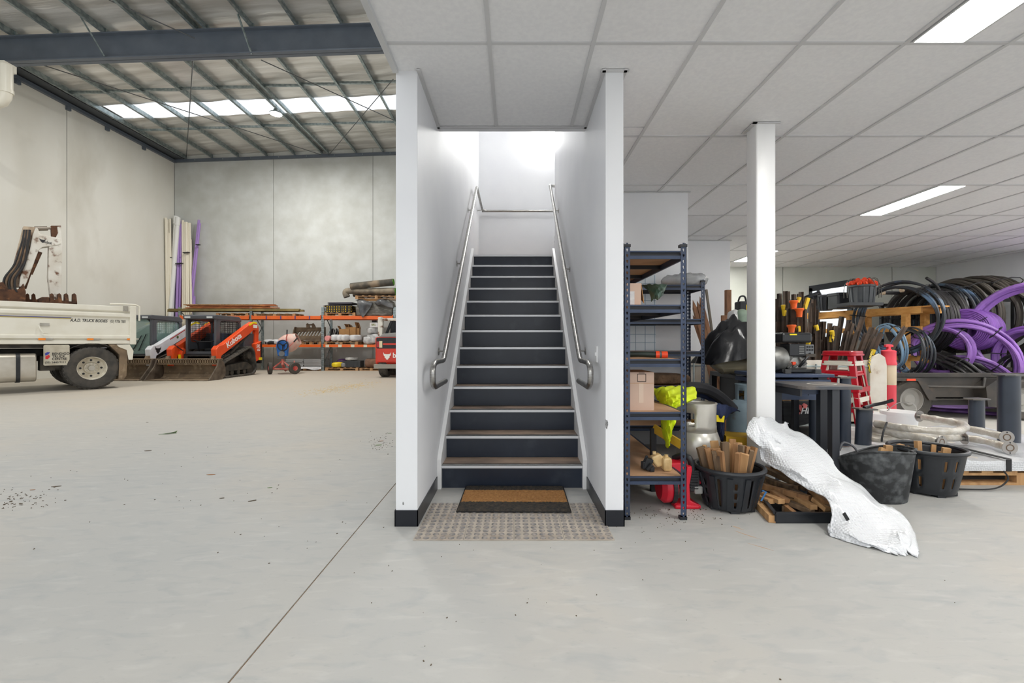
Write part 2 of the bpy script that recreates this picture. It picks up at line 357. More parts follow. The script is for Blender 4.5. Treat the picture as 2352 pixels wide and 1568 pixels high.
# black skirtings
sk = 0.103
struct(MB().box((XLO-0.006, 2.922, 0), (XL+0.006, 2.93, sk)).box((XL, 2.922, 0), (XL+0.007, 3.66, sk)).box((XLO-0.006, 2.922, 0), (XLO, 8, sk)).build('baseboard_left', SKIRT))
struct(MB().box((XR-0.006, 2.922, 0), (XRO+0.006, 2.93, sk)).box((XR-0.007, 2.922, 0), (XR, 3.66, sk)).box((XRO, 2.922, 0), (XRO+0.006, 5.28, sk)).build('baseboard_right', SKIRT))

# ------------------------------------------------------------ warehouse roof
rf = struct(MB().box((XLEFT-0.3, -6, 10.5), (XLO, YBACK, 10.52)).build('roof', GALV)) if False else None
FOIL = mat('silver_foil_lining', (246,244,239), 0.28, 0.4, c2=(196,192,184), scale=0.9, detail=8, stretch=(0.35,3.2,1), bump=0.9, bscale=2.2)
def foil_rows(y0, y1, ny):
    G = []
    nx = 120
    for i in range(ny+1):
        y = y0 + (y1-y0)*i/ny; row = []
        for k in range(nx+1):
            x = XLEFT-0.2 + (XLO - XLEFT+0.25)*k/nx; ph = ((x - XLEFT) % 1.275)/1.275
            row.append((x, y, rz_at(x) + 0.225 - 0.035*math.sin(math.pi*ph)**2 + 0.012*math.sin(y*23+math.sin(x*2.1)*1.5)))
        G.append(row)
    return G
SK0, SK1 = 16.25, 17.25
roof = struct(MB().grid(foil_rows(-6, -2.0, 20)).grid(foil_rows(-1.0, 3.0, 20)).grid(foil_rows(4.0, 8.5, 24)).grid(foil_rows(9.5, SK0, 60)).grid(foil_rows(SK1, YBACK, 30)).build('roof', FOIL, smooth=True, solid=0.01))
SKYL = bpy.data.materials.new('translucent_sheet'); SKYL.use_nodes = True
_n = SKYL.node_tree.nodes; _n.remove(_n['Principled BSDF']); _t = _n.new('ShaderNodeBsdfTranslucent'); _t.inputs[0].default_value = (0.97,0.98,1,1)
SKYL.node_tree.links.new(_t.outputs[0], _n['Material Output'].inputs[0])
MB().add([(XLEFT+0.6, SK0, rz_at(XLEFT+0.6)+0.235), (XLO, SK0, rz_at(XLO)+0.235), (XLO, SK1, rz_at(XLO)+0.235), (XLEFT+0.6, SK1, rz_at(XLEFT+0.6)+0.235)], [(0,1,2,3)]).build('skylight', SKYL, roof)
for s0, s1 in ((-2.0,-1.0),(3.0,4.0),(8.5,9.5)): MB().add([(XLEFT-0.3, s0, rz_at(XLEFT-0.3)+0.235), (XLO, s0, rz_at(XLO)+0.235), (XLO, s1, rz_at(XLO)+0.235), (XLEFT-0.3, s1, rz_at(XLEFT-0.3)+0.235)], [(0,1,2,3)]).build('skylight', SKYL, roof)  # unseen extra strips, added to let more daylight into the warehouse
MB().add([(XLEFT-0.3, SK0, rz_at(XLEFT)+0.235), (XLEFT+0.6, SK0, rz_at(XLEFT+.6)+0.235), (XLEFT+0.6, SK1, rz_at(XLEFT+.6)+0.235), (XLEFT-0.3, SK1, rz_at(XLEFT)+0.235)], [(0,1,2,3)]).build('roof_sheet', FOIL, roof)
def purlin(x):
    z = rz_at(x); b = MB(); w_, h_, t_ = 0.075, 0.2, 0.004
    for (x0, x1, z0, z1) in ((x-0.003, x+0.003, z, z+h_), (x, x+w_, z, z+t_), (x-w_, x, z+h_-t_, z+h_), (x+w_-t_, x+w_, z, z+0.02)):
        b.box((x0, -6, z0), (x1, YBACK, z1))
    return b.build('purlin', GALV, roof)
px_list = [429, 489, 549, 614, 678, 741, 755, 818, 880, 942, 1005, 1068, 1130]
PX = [at(p, 0, YBACK).x for p in px_list]
for x in PX: purlin(x)
for yb in (15.2, 17.9, 8.6):
    for a, b in zip(PX, PX[1:]):
        if b - a > 0.6: MB().box((a+0.01, yb-0.035, rz_at(a)+0.06), (b-0.01, yb+0.035, rz_at(a)+0.13)).build('bridging_bar', GALV, roof)
def rafter(y, d=0.70, w=0.25):
    b = MB()
    def seg(z0, z1, y0, y1):
        b.add([(XLEFT, y0, rz_at(XLEFT)+z0), (XLO, y0, rz_at(XLO)+z0), (XLO, y1, rz_at(XLO)+z0), (XLEFT, y1, rz_at(XLEFT)+z0),
               (XLEFT, y0, rz_at(XLEFT)+z1), (XLO, y0, rz_at(XLO)+z1), (XLO, y1, rz_at(XLO)+z1), (XLEFT, y1, rz_at(XLEFT)+z1)],
              [(0,3,2,1),(4,5,6,7),(0,1,5,4),(1,2,6,5),(2,3,7,6),(3,0,4,7)])
    seg(-0.03, 0, y-w/2, y+w/2); seg(-d, -d+0.03, y-w/2, y+w/2); seg(-d, 0, y-0.012, y+0.012)
    return b.build('roof_beam', NAVY, roof)
rafter(12.42); rafter(4.2); rafter(-4)
for x in PX:                                                # cleats that hold purlins to the beam
    if x < -1.2: MB().box((x-0.05, 12.40, rz_at(x)), (x+0.05, 12.44, rz_at(x)+0.17)).build('cleat', GALV, roof)
for (pxa, pya, pxb, pyb) in ((185, 38, 240, 130), (546, 32, 578, 124)):      # fly braces
    q = at(pxb, pyb, 12.33); p = at(pxa, pya, 12.0)
    MB().bar(p, q, 0.045, 0.03).build('fly_brace', GALV, roof)
# dark angles along the eaves
b = MB().add([(XLEFT, YBACK-0.1, rz_at(XLEFT)-0.12), (XLO, YBACK-0.1, rz_at(XLO)-0.12), (XLO, YBACK, rz_at(XLO)-0.12), (XLEFT, YBACK, rz_at(XLEFT)-0.12),
          (XLEFT, YBACK-0.1, rz_at(XLEFT)), (XLO, YBACK-0.1, rz_at(XLO)), (XLO, YBACK, rz_at(XLO)), (XLEFT, YBACK, rz_at(XLEFT))],
         [(0,3,2,1),(4,5,6,7),(0,1,5,4),(1,2,6,5),(2,3,7,6),(3,0,4,7)])
b.build('eave_angle', NAVY, roof)
MB().box((XLEFT, -6, rz_at(XLEFT)-0.13), (XLEFT+0.12, YBACK, rz_at(XLEFT)-0.02)).build('eave_angle', NAVY, roof)
MB().box((XLEFT+0.02, 4.5, rz_at(XLEFT)+0.02), (XLEFT+0.5, YBACK, rz_at(XLEFT)+0.035)).build('eave_flashing', mat('dark_flashing_steel', (84,88,92), 0.5, 0.4), roof)  # dark grey sheet along the left eave
for y in (11.2, 12.6, 14.0, 15.6, 17.1, 18.8): MB().box((XLEFT, y, rz_at(XLEFT)-0.26), (XLEFT+0.08, y+0.13, rz_at(XLEFT)-0.12)).build('cleat', NAVY, roof)
for k in range(9): MB().cyl((XLEFT+1.0+k*1.25, YBACK-0.115, rz_at(XLEFT+1.0+k*1.25)-0.06), (XLEFT+1.0+k*1.25, YBACK-0.09, rz_at(XLEFT+1.0+k*1.25)-0.06), 0.025, n=6).build('bolt', GALV, roof)
# bracing rods
for (a, b2, r_) in ((at(100,150,12.6), at(740,356,20.45), 0.014), (at(443,141,12.6), at(428,360,20.45), 0.014), (at(600,138,12.6), at(905,276,17.6), 0.014), (at(755,356,20.45), at(903,182,13.9), 0.014), (at(250,0,11.3), at(448,88,12.3), 0.014)):
    a = Vector(a); b2 = Vector(b2)
    MB().cyl(a, b2, r_, n=6).build('brace_rod', mat('rod_steel', (96,98,98), 0.5, 0.5), roof)
# PVC downpipe by the left wall, top
CREAM = mat('cream_pvc', (226,221,205), 0.4)
dp = thing('downpipe', 'cream plastic downpipe with an elbow under the dark roof beam', 'pipe', at(14, 240, 11.6))
p0 = at(14,150,11.6); p1 = at(14,226,11.6); p2 = at(-40,237,11.6)
MB().tube([p0, at(14,205,11.6), at(12,222,11.6), at(4,233,11.6), at(-8,237,11.6), p2], 0.13, 14).build('elbow_pipe', CREAM, dp, smooth=True, w=True)
MB().cyl(at(14,206,11.6), at(14,214,11.6), 0.145, n=14).build('joint_collar', CREAM, dp, smooth=True, w=True)
MB().box(tuple(at(-20,150,11.9)-Vector((0,0.15,0.15))), tuple(at(24,164,11.9)+Vector((0,0.15,0.2)))).build('rainhead', CREAM, dp, w=True)
# high bay lamps
def highbay(x, y, lab, drop=0.35, power=BAY_W):
    t = thing('high_bay_lamp', lab, 'lamp', (x, y, rz_at(x)-drop-0.2), group='high bay lamps under the roof')
    MB().lathe([(0.21,0.0),(0.21,0.03),(0.16,0.07),(0.1,0.10),(0.08,0.17),(0.0,0.17)], n=20).build('housing', GALV, t, smooth=True)
    MB().lathe([(0.0,-0.012),(0.19,-0.008),(0.19,0.0),(0.0,0.0)], n=20).build('lens', mat('lamp_lens', (255,255,252), 0.4, emit=40), t)
    MB().cyl((0,0,0.17), (0,0,drop+0.2), 0.008, n=6).build('hanger', GALV, t)
    l = bpy.data.lights.new('lamp_glow', 'AREA'); l.shape = 'DISK'; l.size = 0.36; l.energy = power; l.color = (1.0, 0.985, 0.95)
    lo = bpy.data.objects.new('lamp_glow', l); col.objects.link(lo); lo.parent = t; lo.location = (0, 0, -0.02)
    return t
p = at(634, 262, 16.2)
highbay(p.x, 16.2, 'lit high bay lamp hanging below the roof by the white skylight strip', drop=rz_at(p.x)-p.z-0.2, power=BAY_W*1.6)
for x, y, pw in ((-4.5, 10.2, 0.5), (-9.5, 7.6, 0.75), (-4.5, 1.5, 0.1), (-11.5, 1.0, 0.15)): highbay(x, y, 'added high bay lamp below the roof, out of view over the open floor', power=BAY_W*pw)  # lamps outside the view, added as fill light for the warehouse
# ============================================================ STAIRS
NR, RISE, GO, Y0 = 13, 0.188, 0.245, 3.69
RISER = mat('dark_riser_board', (30,38,52), 0.32, c2=(38,46,60), scale=3, c3=(60,66,76), s3=5, lo3=0.6, hi3=0.85)
TREAD = mat('dusty_tread', (104,92,84), 0.7, c2=(176,152,132), scale=4, lo=0.3, hi=0.6, stretch=(0.6,1.6,1))
NOSE = mat('aluminium_nosing', (224,226,228), 0.35, 0.3)
st = thing('staircase', 'straight staircase with dark navy risers and white nosings between white walls', 'stairs', (0, Y0, 0))
S0, S1 = XL+0.036, XR-0.036
for k in range(1, NR+1):
    y = Y0 + (k-1)*GO
    MB().box((S0, y+0.012, (k-1)*RISE), (S1, y+0.03, k*RISE-0.02)).build('riser', RISER, st, w=True)
    d = GO + 0.03 if k < NR else 8.04 - y
    MB().box((S0, y+0.006, k*RISE-0.022), (S1, y+d, k*RISE-0.003)).build('tread', TREAD, st, w=True)
    MB().box((S0, y-0.008, k*RISE-0.025), (S1, y+0.006, k*RISE)).box((S0, y-0.008, k*RISE-0.003), (S1, y+0.016, k*RISE)).build('nosing', NOSE, st, w=True)
    MB().box((S0, y+0.016, k*RISE-0.004), (S1, y+0.05, k*RISE+0.0005)).build('grip_strip', mat('grip_strip', (46,44,44), 0.9, c2=(92,82,74), scale=12), st, w=True)
for x0, x1 in ((XL+0.001, S0), (S1, XR-0.001)):
    yT = Y0 + (NR-1)*GO; s_ = RISE/GO
    MB().prism([(Y0-0.03, 0), (Y0-0.03, 0.235), (Y0+0.005, 0.275), (yT-0.02, NR*RISE+0.09), (yT+0.02, NR*RISE+0.09), (yT+0.02, NR*RISE-0.25), (Y0+0.5, 0)], 'yz', x0, x1).build('stringer', WHITE2, st, bevel=0.003, w=True)
# handrails
def handrail(sx, label):
    x = (XL + 0.07) if sx < 0 else (XR - 0.07)
    t = thing('handrail', label, 'handrail', (x, 3.5, 0.87))
    lo_z, hi_z = 1.035, 3.46
    loop = [(x,3.66,0.868),(x,3.3,0.868),(x,3.17,0.87),(x,3.10,0.905),(x,3.085,0.955),(x,3.10,1.0),(x,3.17,1.032),(x,3.3,1.037),(x,3.5,1.037),(x,3.56,1.045),(x,3.63,1.085)]
    path = [Vector(p) for p in spline(loop, 5)]
    if sx < 0:
        top = [(x,6.62,3.39),(x,6.70,3.44),(x,6.80,3.46),(x,7.2,3.46),(x,7.75,3.46),(x,7.88,3.46),(x+0.06,7.95,3.46),(x+0.2,7.96,3.46),(1.9,7.96,3.46)]
    else:
        top = [(x,6.48,3.36),(x,6.56,3.42),(x+0.01,6.64,3.45),(x+0.06,6.69,3.46),(x+0.3,6.70,3.46)]
    path += [Vector(p) for p in spline(top, 5)]
    MB().tube(path, 0.020, 12).build('rail', STEEL, t, smooth=50, w=True)
    xw = XL if sx < 0 else XR
    ys = (3.75, 4.95, 6.15) if sx < 0 else (3.75, 4.8, 6.0)
    for y in ys:
        z = 1.085 + (y-3.63)*(3.39-1.085)/(6.62-3.63) if sx < 0 else 1.085 + (y-3.63)*(3.36-1.085)/(6.48-3.63)
        br = MB().tube([(x,y,z-0.018),(x,y,z-0.06),(x+(xw-x)*0.3,y,z-0.075),(xw,y,z-0.075)], 0.007, 8).build('bracket', STEEL, t, smooth=True, w=True)
        MB().cyl((xw,y,z-0.075), (xw+(x-xw)*0.06,y,z-0.075), 0.032, n=14).build('rose', STEEL, br, smooth=True, w=True)
    if sx < 0:
        br = MB().tube([(x+0.02,7.7,3.44),(x,7.7,3.40),(xw,7.7,3.39)], 0.008, 8).build('bracket', STEEL, t, smooth=True, w=True)
    return t
handrail(-1, 'stainless handrail on the stair wall by the warehouse, running on around the landing')
handrail(1, 'stainless handrail on the stair wall with the light switch, ending at the wall corner')
# light switch
sw = thing('light_switch', 'small white light switch on the stair wall beside the handrail', 'switch', (XR, 3.17, 1.09))
y_ = XR*FPX/(1371-CX)
c_ = Vector((XR, y_, HC-(813-CY)/FPX*y_))
sw.location = c_
MB().box((-0.009,-0.035,-0.058),(0,0.035,0.058)).build('switch_plate', WHITE2, sw, bevel=0.003)
MB().box((-0.015,-0.008,-0.012),(-0.009,0.008,0.012)).build('rocker', WHITE2, sw)
# stair lamp
p = at(1256, 319, 8.02)
lamp = thing('wall_lamp', 'round glowing lamp high on the white wall above the stair landing', 'lamp', (p.x, 8.05, p.z))
MB().lathe([(0.165,0),(0.165,0.03),(0.16,0.032)], n=28, axis=(0,-1,0)).build('base', WHITE2, lamp, smooth=True)
MB().lathe([(0.185,0.03),(0.17,0.06),(0.12,0.085),(0.05,0.097),(0.0,0.10)], n=28, axis=(0,-1,0)).build('diffuser', mat('opal_diffuser', (255,254,250), 0.3, emit=OYSTER_W), lamp, smooth=True)
OP2 = mat('opal_diffuser_dim', (255,254,250), 0.3, emit=OYSTER_W*0.6)
t2 = thing('stairwell_fill_lamp', 'added round lamp out of view on the stairwell ceiling', 'lamp', (0.5, 5.6, 5.7))  # unseen second lamp, added to brighten the stairwell walls
MB().lathe([(0.0,-0.09),(0.12,-0.075),(0.17,-0.05),(0.185,-0.03),(0.2,0.0)], n=24).build('diffuser', OP2, t2, smooth=True)
MB().lathe([(0.19,-0.032),(0.205,-0.03),(0.205,0.0)], n=24).build('base', WHITE2, t2, smooth=True)
# tactile tiles: two rows of four, 6 x 6 studs each
TACT = mat('dusty_tactile_tile', (168,158,146), 0.7, c2=(186,175,162), scale=7, c3=(150,136,122), s3=3)
STUD = mat('worn_tactile_stud', (150,142,134), 0.5, c2=(112,110,110), scale=30, lo=0.4, hi=0.6)
stud_me = MB().lathe([(0.0185,0.0),(0.0175,0.004),(0.0145,0.0052),(0.0,0.0055)], n=12); stud_o = None
TX, TY = -0.602, 2.716
for i in range(2):
    for j in range(4):
        desc = ['by the dark skirting of the warehouse side', 'second from the warehouse side', 'third from the warehouse side', 'by the shelving side'][j]
        t = thing('tactile_tile', 'dusty tactile floor tile, %s row, %s' % (('outer', 'doormat')[i], desc), 'floor tile', (TX+0.3*j+0.15, TY+0.312*i+0.153, 0.0), group='tactile tiles at the foot of the stairs')
        MB().box((-0.149,-0.1545,0.0005),(0.149,0.1545,0.005)).build('tile_plate', TACT, t, bevel=0.001)
        for a in range(6):
            for b_ in range(6):
                if stud_o is None: stud_o = stud_me.build('stud', STUD, t, smooth=True); s_ = stud_o
                else:
                    s_ = stud_o.copy(); col.objects.link(s_); s_.parent = t; kids.setdefault(t.name, []).append(s_)
                s_.location = (-0.125+0.05*a, -0.13+0.052*b_, 0.005); s_.rotation_euler = (0,0,rnd.uniform(0,6))
# door mat
mt = thing('doormat', 'striped coir doormat, tan ribs between charcoal borders, at the foot of the stairs', 'doormat', (0.0, 3.41, 0.011), rz=R(-0.6))
COIR = mat('tan_coir', (172,118,66), 0.95, c2=(206,152,92), scale=60, bump=1.0, bscale=160, lo=0.3, hi=0.7)
COIRD = mat('charcoal_coir', (52,50,48), 0.95, c2=(92,80,66), scale=45, bump=1.0, bscale=160, lo=0.35, hi=0.75)
MB().box((-0.395,-0.275,0),(0.395,0.275,0.007)).build('backing', mat('mat_backing', (26,25,25), 0.9), mt)
def fuzz(x0, x1, y0, y1, h, nx, ny):
    G = []
    for i in range(ny+1):
        G.append([(x0+(x1-x0)*k/nx+rnd.uniform(-.002,.002), y0+(y1-y0)*i/ny, (0.006 if i in (0,ny) or k in (0,nx) else h+rnd.uniform(-.0025,.0025))) for k in range(nx+1)])
    return MB().grid(G)
fuzz(-0.39,0.39,-0.272,-0.10,0.015,110,22).build('border', COIRD, mt, smooth=80)
fuzz(-0.385,0.385,0.16,0.27,0.015,110,14).build('border', COIRD, mt, smooth=80)
for k in range(6): fuzz(-0.388,0.388,-0.096+0.043*k,-0.062+0.043*k,0.018,110,5).build('rib', COIR, mt, smooth=80)
# wall scars
DARKSCAR = mat('scuffed_plaster', (70,70,70), 0.9, c2=(170,170,170), scale=60)
def scar(px, py, w_, h_, y, x=None, parent=None):
    c = at(px, py, y); P = [(c.x + w_*rnd.uniform(0.5,1)*math.cos(2*math.pi*k/12), c.z + h_*rnd.uniform(0.5,1)*math.sin(2*math.pi*k/12)) for k in range(12)]
    MB().prism(P, 'xz', y-0.0012, y+0.002).build('scuff_mark', DARKSCAR, parent)
scar(1393, 975, 0.012, 0.045, 2.93, parent=wsr); scar(926, 1156, 0.007, 0.012, 2.93, parent=wsl)
# ============================================================ WAREHOUSE: truck, excavator, loaders
TRW = mat('truck_white', (226,222,208), 0.4, c2=(214,208,190), scale=2.5, lo=0.45, hi=0.8)
CHASSIS = mat('dirty_black_steel', (40,38,35), 0.7, c2=(72,66,57), scale=5)
GRIME = mat('muddy_steel', (136,116,92), 0.8, c2=(104,88,70), scale=3, c3=(164,146,120), s3=6)
RUST = mat('rusty_steel', (104,70,48), 0.9, c2=(70,48,36), scale=6, c3=(130,88,58), s3=9)
ORANGE_L = mat('amber_lens', (245,140,30), 0.3)
INKBLK = mat('black_print', (28,28,30), 0.6)
ALU = mat('dull_aluminium', (190,186,176), 0.4, 0.7, c2=(166,160,148), scale=4)
def hull_circles(cs, n=72):                                # outline around circles (cx, cy, r)
    pts = [(cx + r*math.cos(2*math.pi*k/n), cy + r*math.sin(2*math.pi*k/n)) for cx, cy, r in cs for k in range(n)]
    pts = sorted(set(pts)); cr = lambda o, a, b: (a[0]-o[0])*(b[1]-o[1]) - (a[1]-o[1])*(b[0]-o[0])
    def half(ps):
        h = []
        for p in ps:
            while len(h) > 1 and cr(h[-2], h[-1], p) <= 0: h.pop()
            h.append(p)
        return h[:-1]
    return half(pts) + half(pts[::-1])
def resample(P, step):
    out = []; n = len(P); acc = 0.0
    for i in range(n):
        a, b = Vector(P[i]), Vector(P[(i+1) % n]); L_ = (b-a).length
        while acc < L_: out.append((a + (b-a)*(acc/L_), (b-a).normalized())); acc += step
        acc -= L_
    return out
def tyre(mb, c, r, w, y_axis=(0,1,0), rim=0.56, n=40):
    ri = r*rim; h = w/2
    mb.lathe([(ri,-h*0.8),(r*0.80,-h),(r*0.93,-h*0.96),(r,-h*0.72),(r,h*0.72),(r*0.93,h*0.96),(r*0.80,h),(ri,h*0.8),(ri*0.98,0),(ri,-h*0.8)], c, n, y_axis, cap=False)
    return mb
def wheel(parent, c, r, w, rim_m, axis=(0,-1,0), rim=0.56, lugs=34, dish=0.0, rows=3, n=36, holes=8, hub_m=None):
    ax = Vector(axis).normalized(); c = Vector(c); _, u, v_ = frame_of(ax)
    ty = tyre(MB(), c, r*0.975, w, axis, rim, n).build('tyre', RUBBER, parent, smooth=35)
    if lugs:
        tr = MB()
        for q in range(rows):
            for k in range(lugs):
                a = 2*math.pi*(k + 0.5*(q % 2))/lugs; e = u*math.cos(a)+v_*math.sin(a); t = ax.cross(e); off = (q-(rows-1)/2)*w*0.78/rows
                ww, ll = w*0.66/rows/2, math.pi*r/lugs*0.72; p = c + ax*off + e*r*0.965
                P = [p+ax*ww*0.6+t*ll, p+ax*ww+t*0, p+ax*ww*0.6-t*ll, p-ax*ww*0.6-t*ll, p-ax*ww, p-ax*ww*0.6+t*ll]
                tr.add(P + [x + e*r*0.04 for x in P], [(0,1,2,3,4,5),(11,10,9,8,7,6)] + [(i,(i+1)%6,(i+1)%6+6,i+6) for i in range(6)])
        tr.build('tread', RUBBER, ty)
    ri = r*rim; f = w*0.42
    prof_ = [(ri*1.02,f),(ri*1.02,f*0.9),(ri*0.93,f*0.85),(ri*0.88,-f*0.1),(ri*0.84,-f*0.55),(ri*0.5,-f*0.6),(ri*0.46,-f*0.1),(ri*0.40,0.0),(0,0.0)] if dish else None
    rm = MB().lathe(prof_ or [(ri*1.02,f),(ri*1.02,f*0.9),(ri*0.93,f*0.85),(ri*0.86,f*0.3-dish),(ri*0.55,f*0.25-dish),(ri*0.45,f*0.5-dish),(ri*0.42,f*0.55-dish),(0,f*0.55-dish)], c, n, axis, cap=False).build('rim', rim_m, parent, smooth=35)
    if holes:
        hb = MB()
        for k in range(holes):
            a = 2*math.pi*k/holes; p = c + (u*math.cos(a)+v_*math.sin(a))*ri*0.67 + ax*((-f*0.585) if dish else (f*0.26))
            hb.cyl(p, p+ax*0.006, ri*0.085, n=10)
        hb.build('hand_holes', BLACK, rm)
        nb = MB()
        for k in range(10):
            a = 2*math.pi*k/10; p = c + (u*math.cos(a)+v_*math.sin(a))*ri*0.36 + ax*((-0.01) if dish else (f*0.5))
            nb.cyl(p, p+ax*0.03, ri*0.05, n=6)
        h0 = -0.01 if dish else f*0.5; nb.cyl(c+ax*h0, c+ax*(h0+0.05), ri*0.26, ri*0.22, n=14)
        nb.build('hub', hub_m or ALU, rm)
    return ty
# ---- tipper truck; local x runs along its side to the tailgate, local y goes across it
TB = (-10.54, 11.44); TD = (0.622, 0.783)
truck = thing('tipper_truck', 'white tipper truck with black lettering along its ribbed steel body', 'truck', (TB[0], TB[1], 0), math.atan2(TD[1], TD[0]))
def tp(px, py, yl=0.0):                                    # pixel -> local point on the plane y = yl of the truck
    k = (px - CX)/FPX; bx, by = TB[0]-TD[1]*yl, TB[1]+TD[0]*yl
    t = (k*by - bx)/(TD[0]-TD[1]*k); Z = by + TD[1]*t
    return Vector((t, yl, HC-(py-CY)/FPX*Z))
X0, X1, BW = -4.2, 0.83, 2.35
MB().box((X0,0.05,1.14),(X1,BW-0.05,1.2)).build('bed_floor', TRW, truck)
sd = MB().box((X0,0.05,1.2),(X1,0.10,2.05)).box((X0,BW-0.10,1.2),(X1,BW-0.05,2.05)).box((X0,0.1,1.2),(X0+0.06,BW-0.1,2.2)).build('body_side', TRW, truck)
MB().prism([(0.0,2.11),(0.0,1.99),(0.05,1.95),(0.11,1.95),(0.11,2.11)],'yz',X0,X1).build('top_rail', TRW, truck, bevel=0.012)
MB().prism([(0.03,1.94),(-0.0,1.91),(-0.0,1.84),(0.05,1.80),(0.06,1.94)],'yz',X0,X1-0.05).build('upper_rib', TRW, truck, bevel=0.008)
MB().prism([(0.06,1.37),(0.0,1.34),(0.0,1.27),(0.06,1.25)],'yz',X0,X1-0.05).build('lower_rib', TRW, truck, bevel=0.008)
MB().prism([(0.06,1.25),(0.02,1.22),(0.02,1.14),(0.06,1.13)],'yz',X0,X1).build('bottom_rail', TRW, truck, bevel=0.006)
MB().box((X1-0.10,-0.015,1.12),(X1+0.03,0.12,2.13)).build('corner_post', TRW, truck, bevel=0.012)
MB().box((X1-0.03,0.1,1.14),(X1+0.03,BW-0.1,2.05)).build('tailgate', TRW, truck, bevel=0.01)
MB().box((X1-0.03,0.0,1.13),(X1+0.03,0.12,2.1)).build('tailgate_post', TRW, truck)
MB().tube([(X1-0.5,0.03,2.16),(X1-0.3,0.03,2.17),(X1+0.02,0.03,2.17),(X1+0.1,0.03,2.13),(X1+0.1,0.03,1.75)],0.022,8).build('tailgate_lever', TRW, truck, smooth=True)
MB().box((X1-0.24,-0.03,1.98),(X1-0.14,0.0,2.12)).cyl((X1-0.19,-0.05,2.04),(X1-0.19,0,2.04),0.03,n=8).build('latch', ALU, truck)
for k in (88, 200, 292):
    p = tp(k, 778); q = MB().box((p.x,0.0,p.z-0.028),(p.x+0.12,0.02,p.z+0.022)).build('marker_lamp', ORANGE_L, truck)
    MB().box((p.x+0.12,0.0,p.z-0.02),(p.x+0.24,0.022,p.z+0.018)).build('lamp_bracket', ALU, q)
p = tp(92, 745)
MB().box((p.x,0.03,p.z-0.03),(p.x+0.16,0.055,p.z+0.04)).build('hook_plate', ALU, truck)
MB().tube([(p.x-0.02,0.0,p.z-0.02),(p.x,-0.04,p.z-0.1),(p.x+0.05,-0.05,p.z-0.2),(p.x+0.13,-0.03,p.z-0.21)],0.014,8).build('hook', TRW, truck, smooth=True)
text('lettering', 'A.A.D. TRUCK BODIES', 0.105, INKBLK, truck, (-0.40,0.049,1.685), (1,0,0), (0,0,1), shear=0.25, squeeze=0.66, bold=0.018)
text('lettering', '(03) 9706 7881', 0.10, INKBLK, truck, (0.335,0.049,1.685), (1,0,0), (0,0,1), shear=0.15, squeeze=0.52)
MB().box((X0,0.047,1.765),(-0.38,0.05,1.785)).build('stripe', mat('stripe_blue', (84,84,140), 0.5), truck)
MB().box((X0,0.047,1.745),(-0.38,0.05,1.765)).build('stripe', mat('stripe_gold', (190,170,90), 0.5), truck)
MB().box((X0-0.5,0.72,0.72),(X1-0.05,0.84,1.02)).box((X0-0.5,1.5,0.72),(X1-0.05,1.62,1.02)).box((X0,0.2,1.04),(X1-0.2,2.1,1.14)).build('chassis', CHASSIS, truck)
MB().cyl((0,0.2,0.52),(0,BW-0.2,0.52),0.11).ball((0,BW/2,0.52),0.24).build('axle', CHASSIS, truck, smooth=True)
for c_ in (0.13, 0.46, BW-0.46, BW-0.13): wheel(truck, (0,c_,0.53), 0.53, 0.27, mat('cream_rim', (222,216,200), 0.5, c2=(190,180,160), scale=6), axis=(0,-1,0) if c_ < 1 else (0,1,0), dish=0.07 if c_ in (0.13, BW-0.13) else 0.0)
# guards, flaps, tank
guard = [(math.cos(R(a))*0.68, 0.53+math.sin(R(a))*0.62) for a in range(20, 161, 10)]
G = [[(x, y, z) for y in (0.02, 0.62)] for x, z in guard]
MB().grid(G).build('wheel_guard', CHASSIS, truck, solid=0.015)
a, b = tp(100, 792), tp(160, 838)
fp = MB().prism(rrect(a.x, b.z, b.x, a.z, 0.03), 'xz', 0.0, 0.03).build('mudflap', mat('flap_grey', (196,190,172), 0.6, c2=(170,160,140), scale=5), truck)
FT = mat('flap_print', (40,38,40), 0.6)
for k, s_ in enumerate(('BENDIGO', 'TRUCK', 'CENTRE')): text('lettering', s_, 0.075, FT, fp, (a.x+0.14,-0.001,a.z-0.235-0.062*k), (1,0,0), (0,0,1), squeeze=0.92, bold=0.02)
text('lettering', '(03) 5440 9111', 0.062, FT, fp, (a.x+0.02,-0.001,a.z-0.435), (1,0,0), (0,0,1), squeeze=0.95, bold=0.01)
MB().prism([(a.x+0.02,a.z-0.20),(a.x+0.06,a.z-0.17),(a.x+0.11,a.z-0.17),(a.x+0.08,a.z-0.225),(a.x+0.03,a.z-0.25)],'xz',-0.002,0).build('emblem', mat('emblem_blue', (52,60,150), 0.5), fp)
MB().prism([(a.x+0.03,a.z-0.27),(a.x+0.09,a.z-0.23),(a.x+0.11,a.z-0.28),(a.x+0.07,a.z-0.335),(a.x+0.03,a.z-0.33)],'xz',-0.002,0).build('emblem', mat('emblem_red', (200,40,44), 0.5), fp)
MB().prism([(0.50,0.22),(0.60,0.2),(0.66,0.3),(0.70,1.12),(0.30,1.12),(0.42,0.98),(0.52,0.85)],'xz',0.0,0.62).build('rear_flap', GRIME, truck, bevel=0.01)
MB().prism([(0.46,1.12),(0.72,1.12),(0.80,0.95),(0.78,0.72),(0.70,0.72),(0.66,0.98),(0.50,1.06)],'xz',-0.02,0.0).build('bracket_plate', TRW, truck)
MB().prism(rrect(0.02, 0.26, 0.62, 0.92, 0.14, 6),'yz',-2.5,-0.97).build('fuel_tank', mat('fuel_tank_alloy', (200,194,182), 0.32, 0.6, c2=(178,170,156), scale=3), truck, smooth=True, bevel=0.02)
for x in (-1.3, -2.1): MB().prism(rrect(0.005, 0.245, 0.635, 0.935, 0.15, 6),'yz',x,x+0.07).build('tank_strap', BLACK, truck, smooth=True)
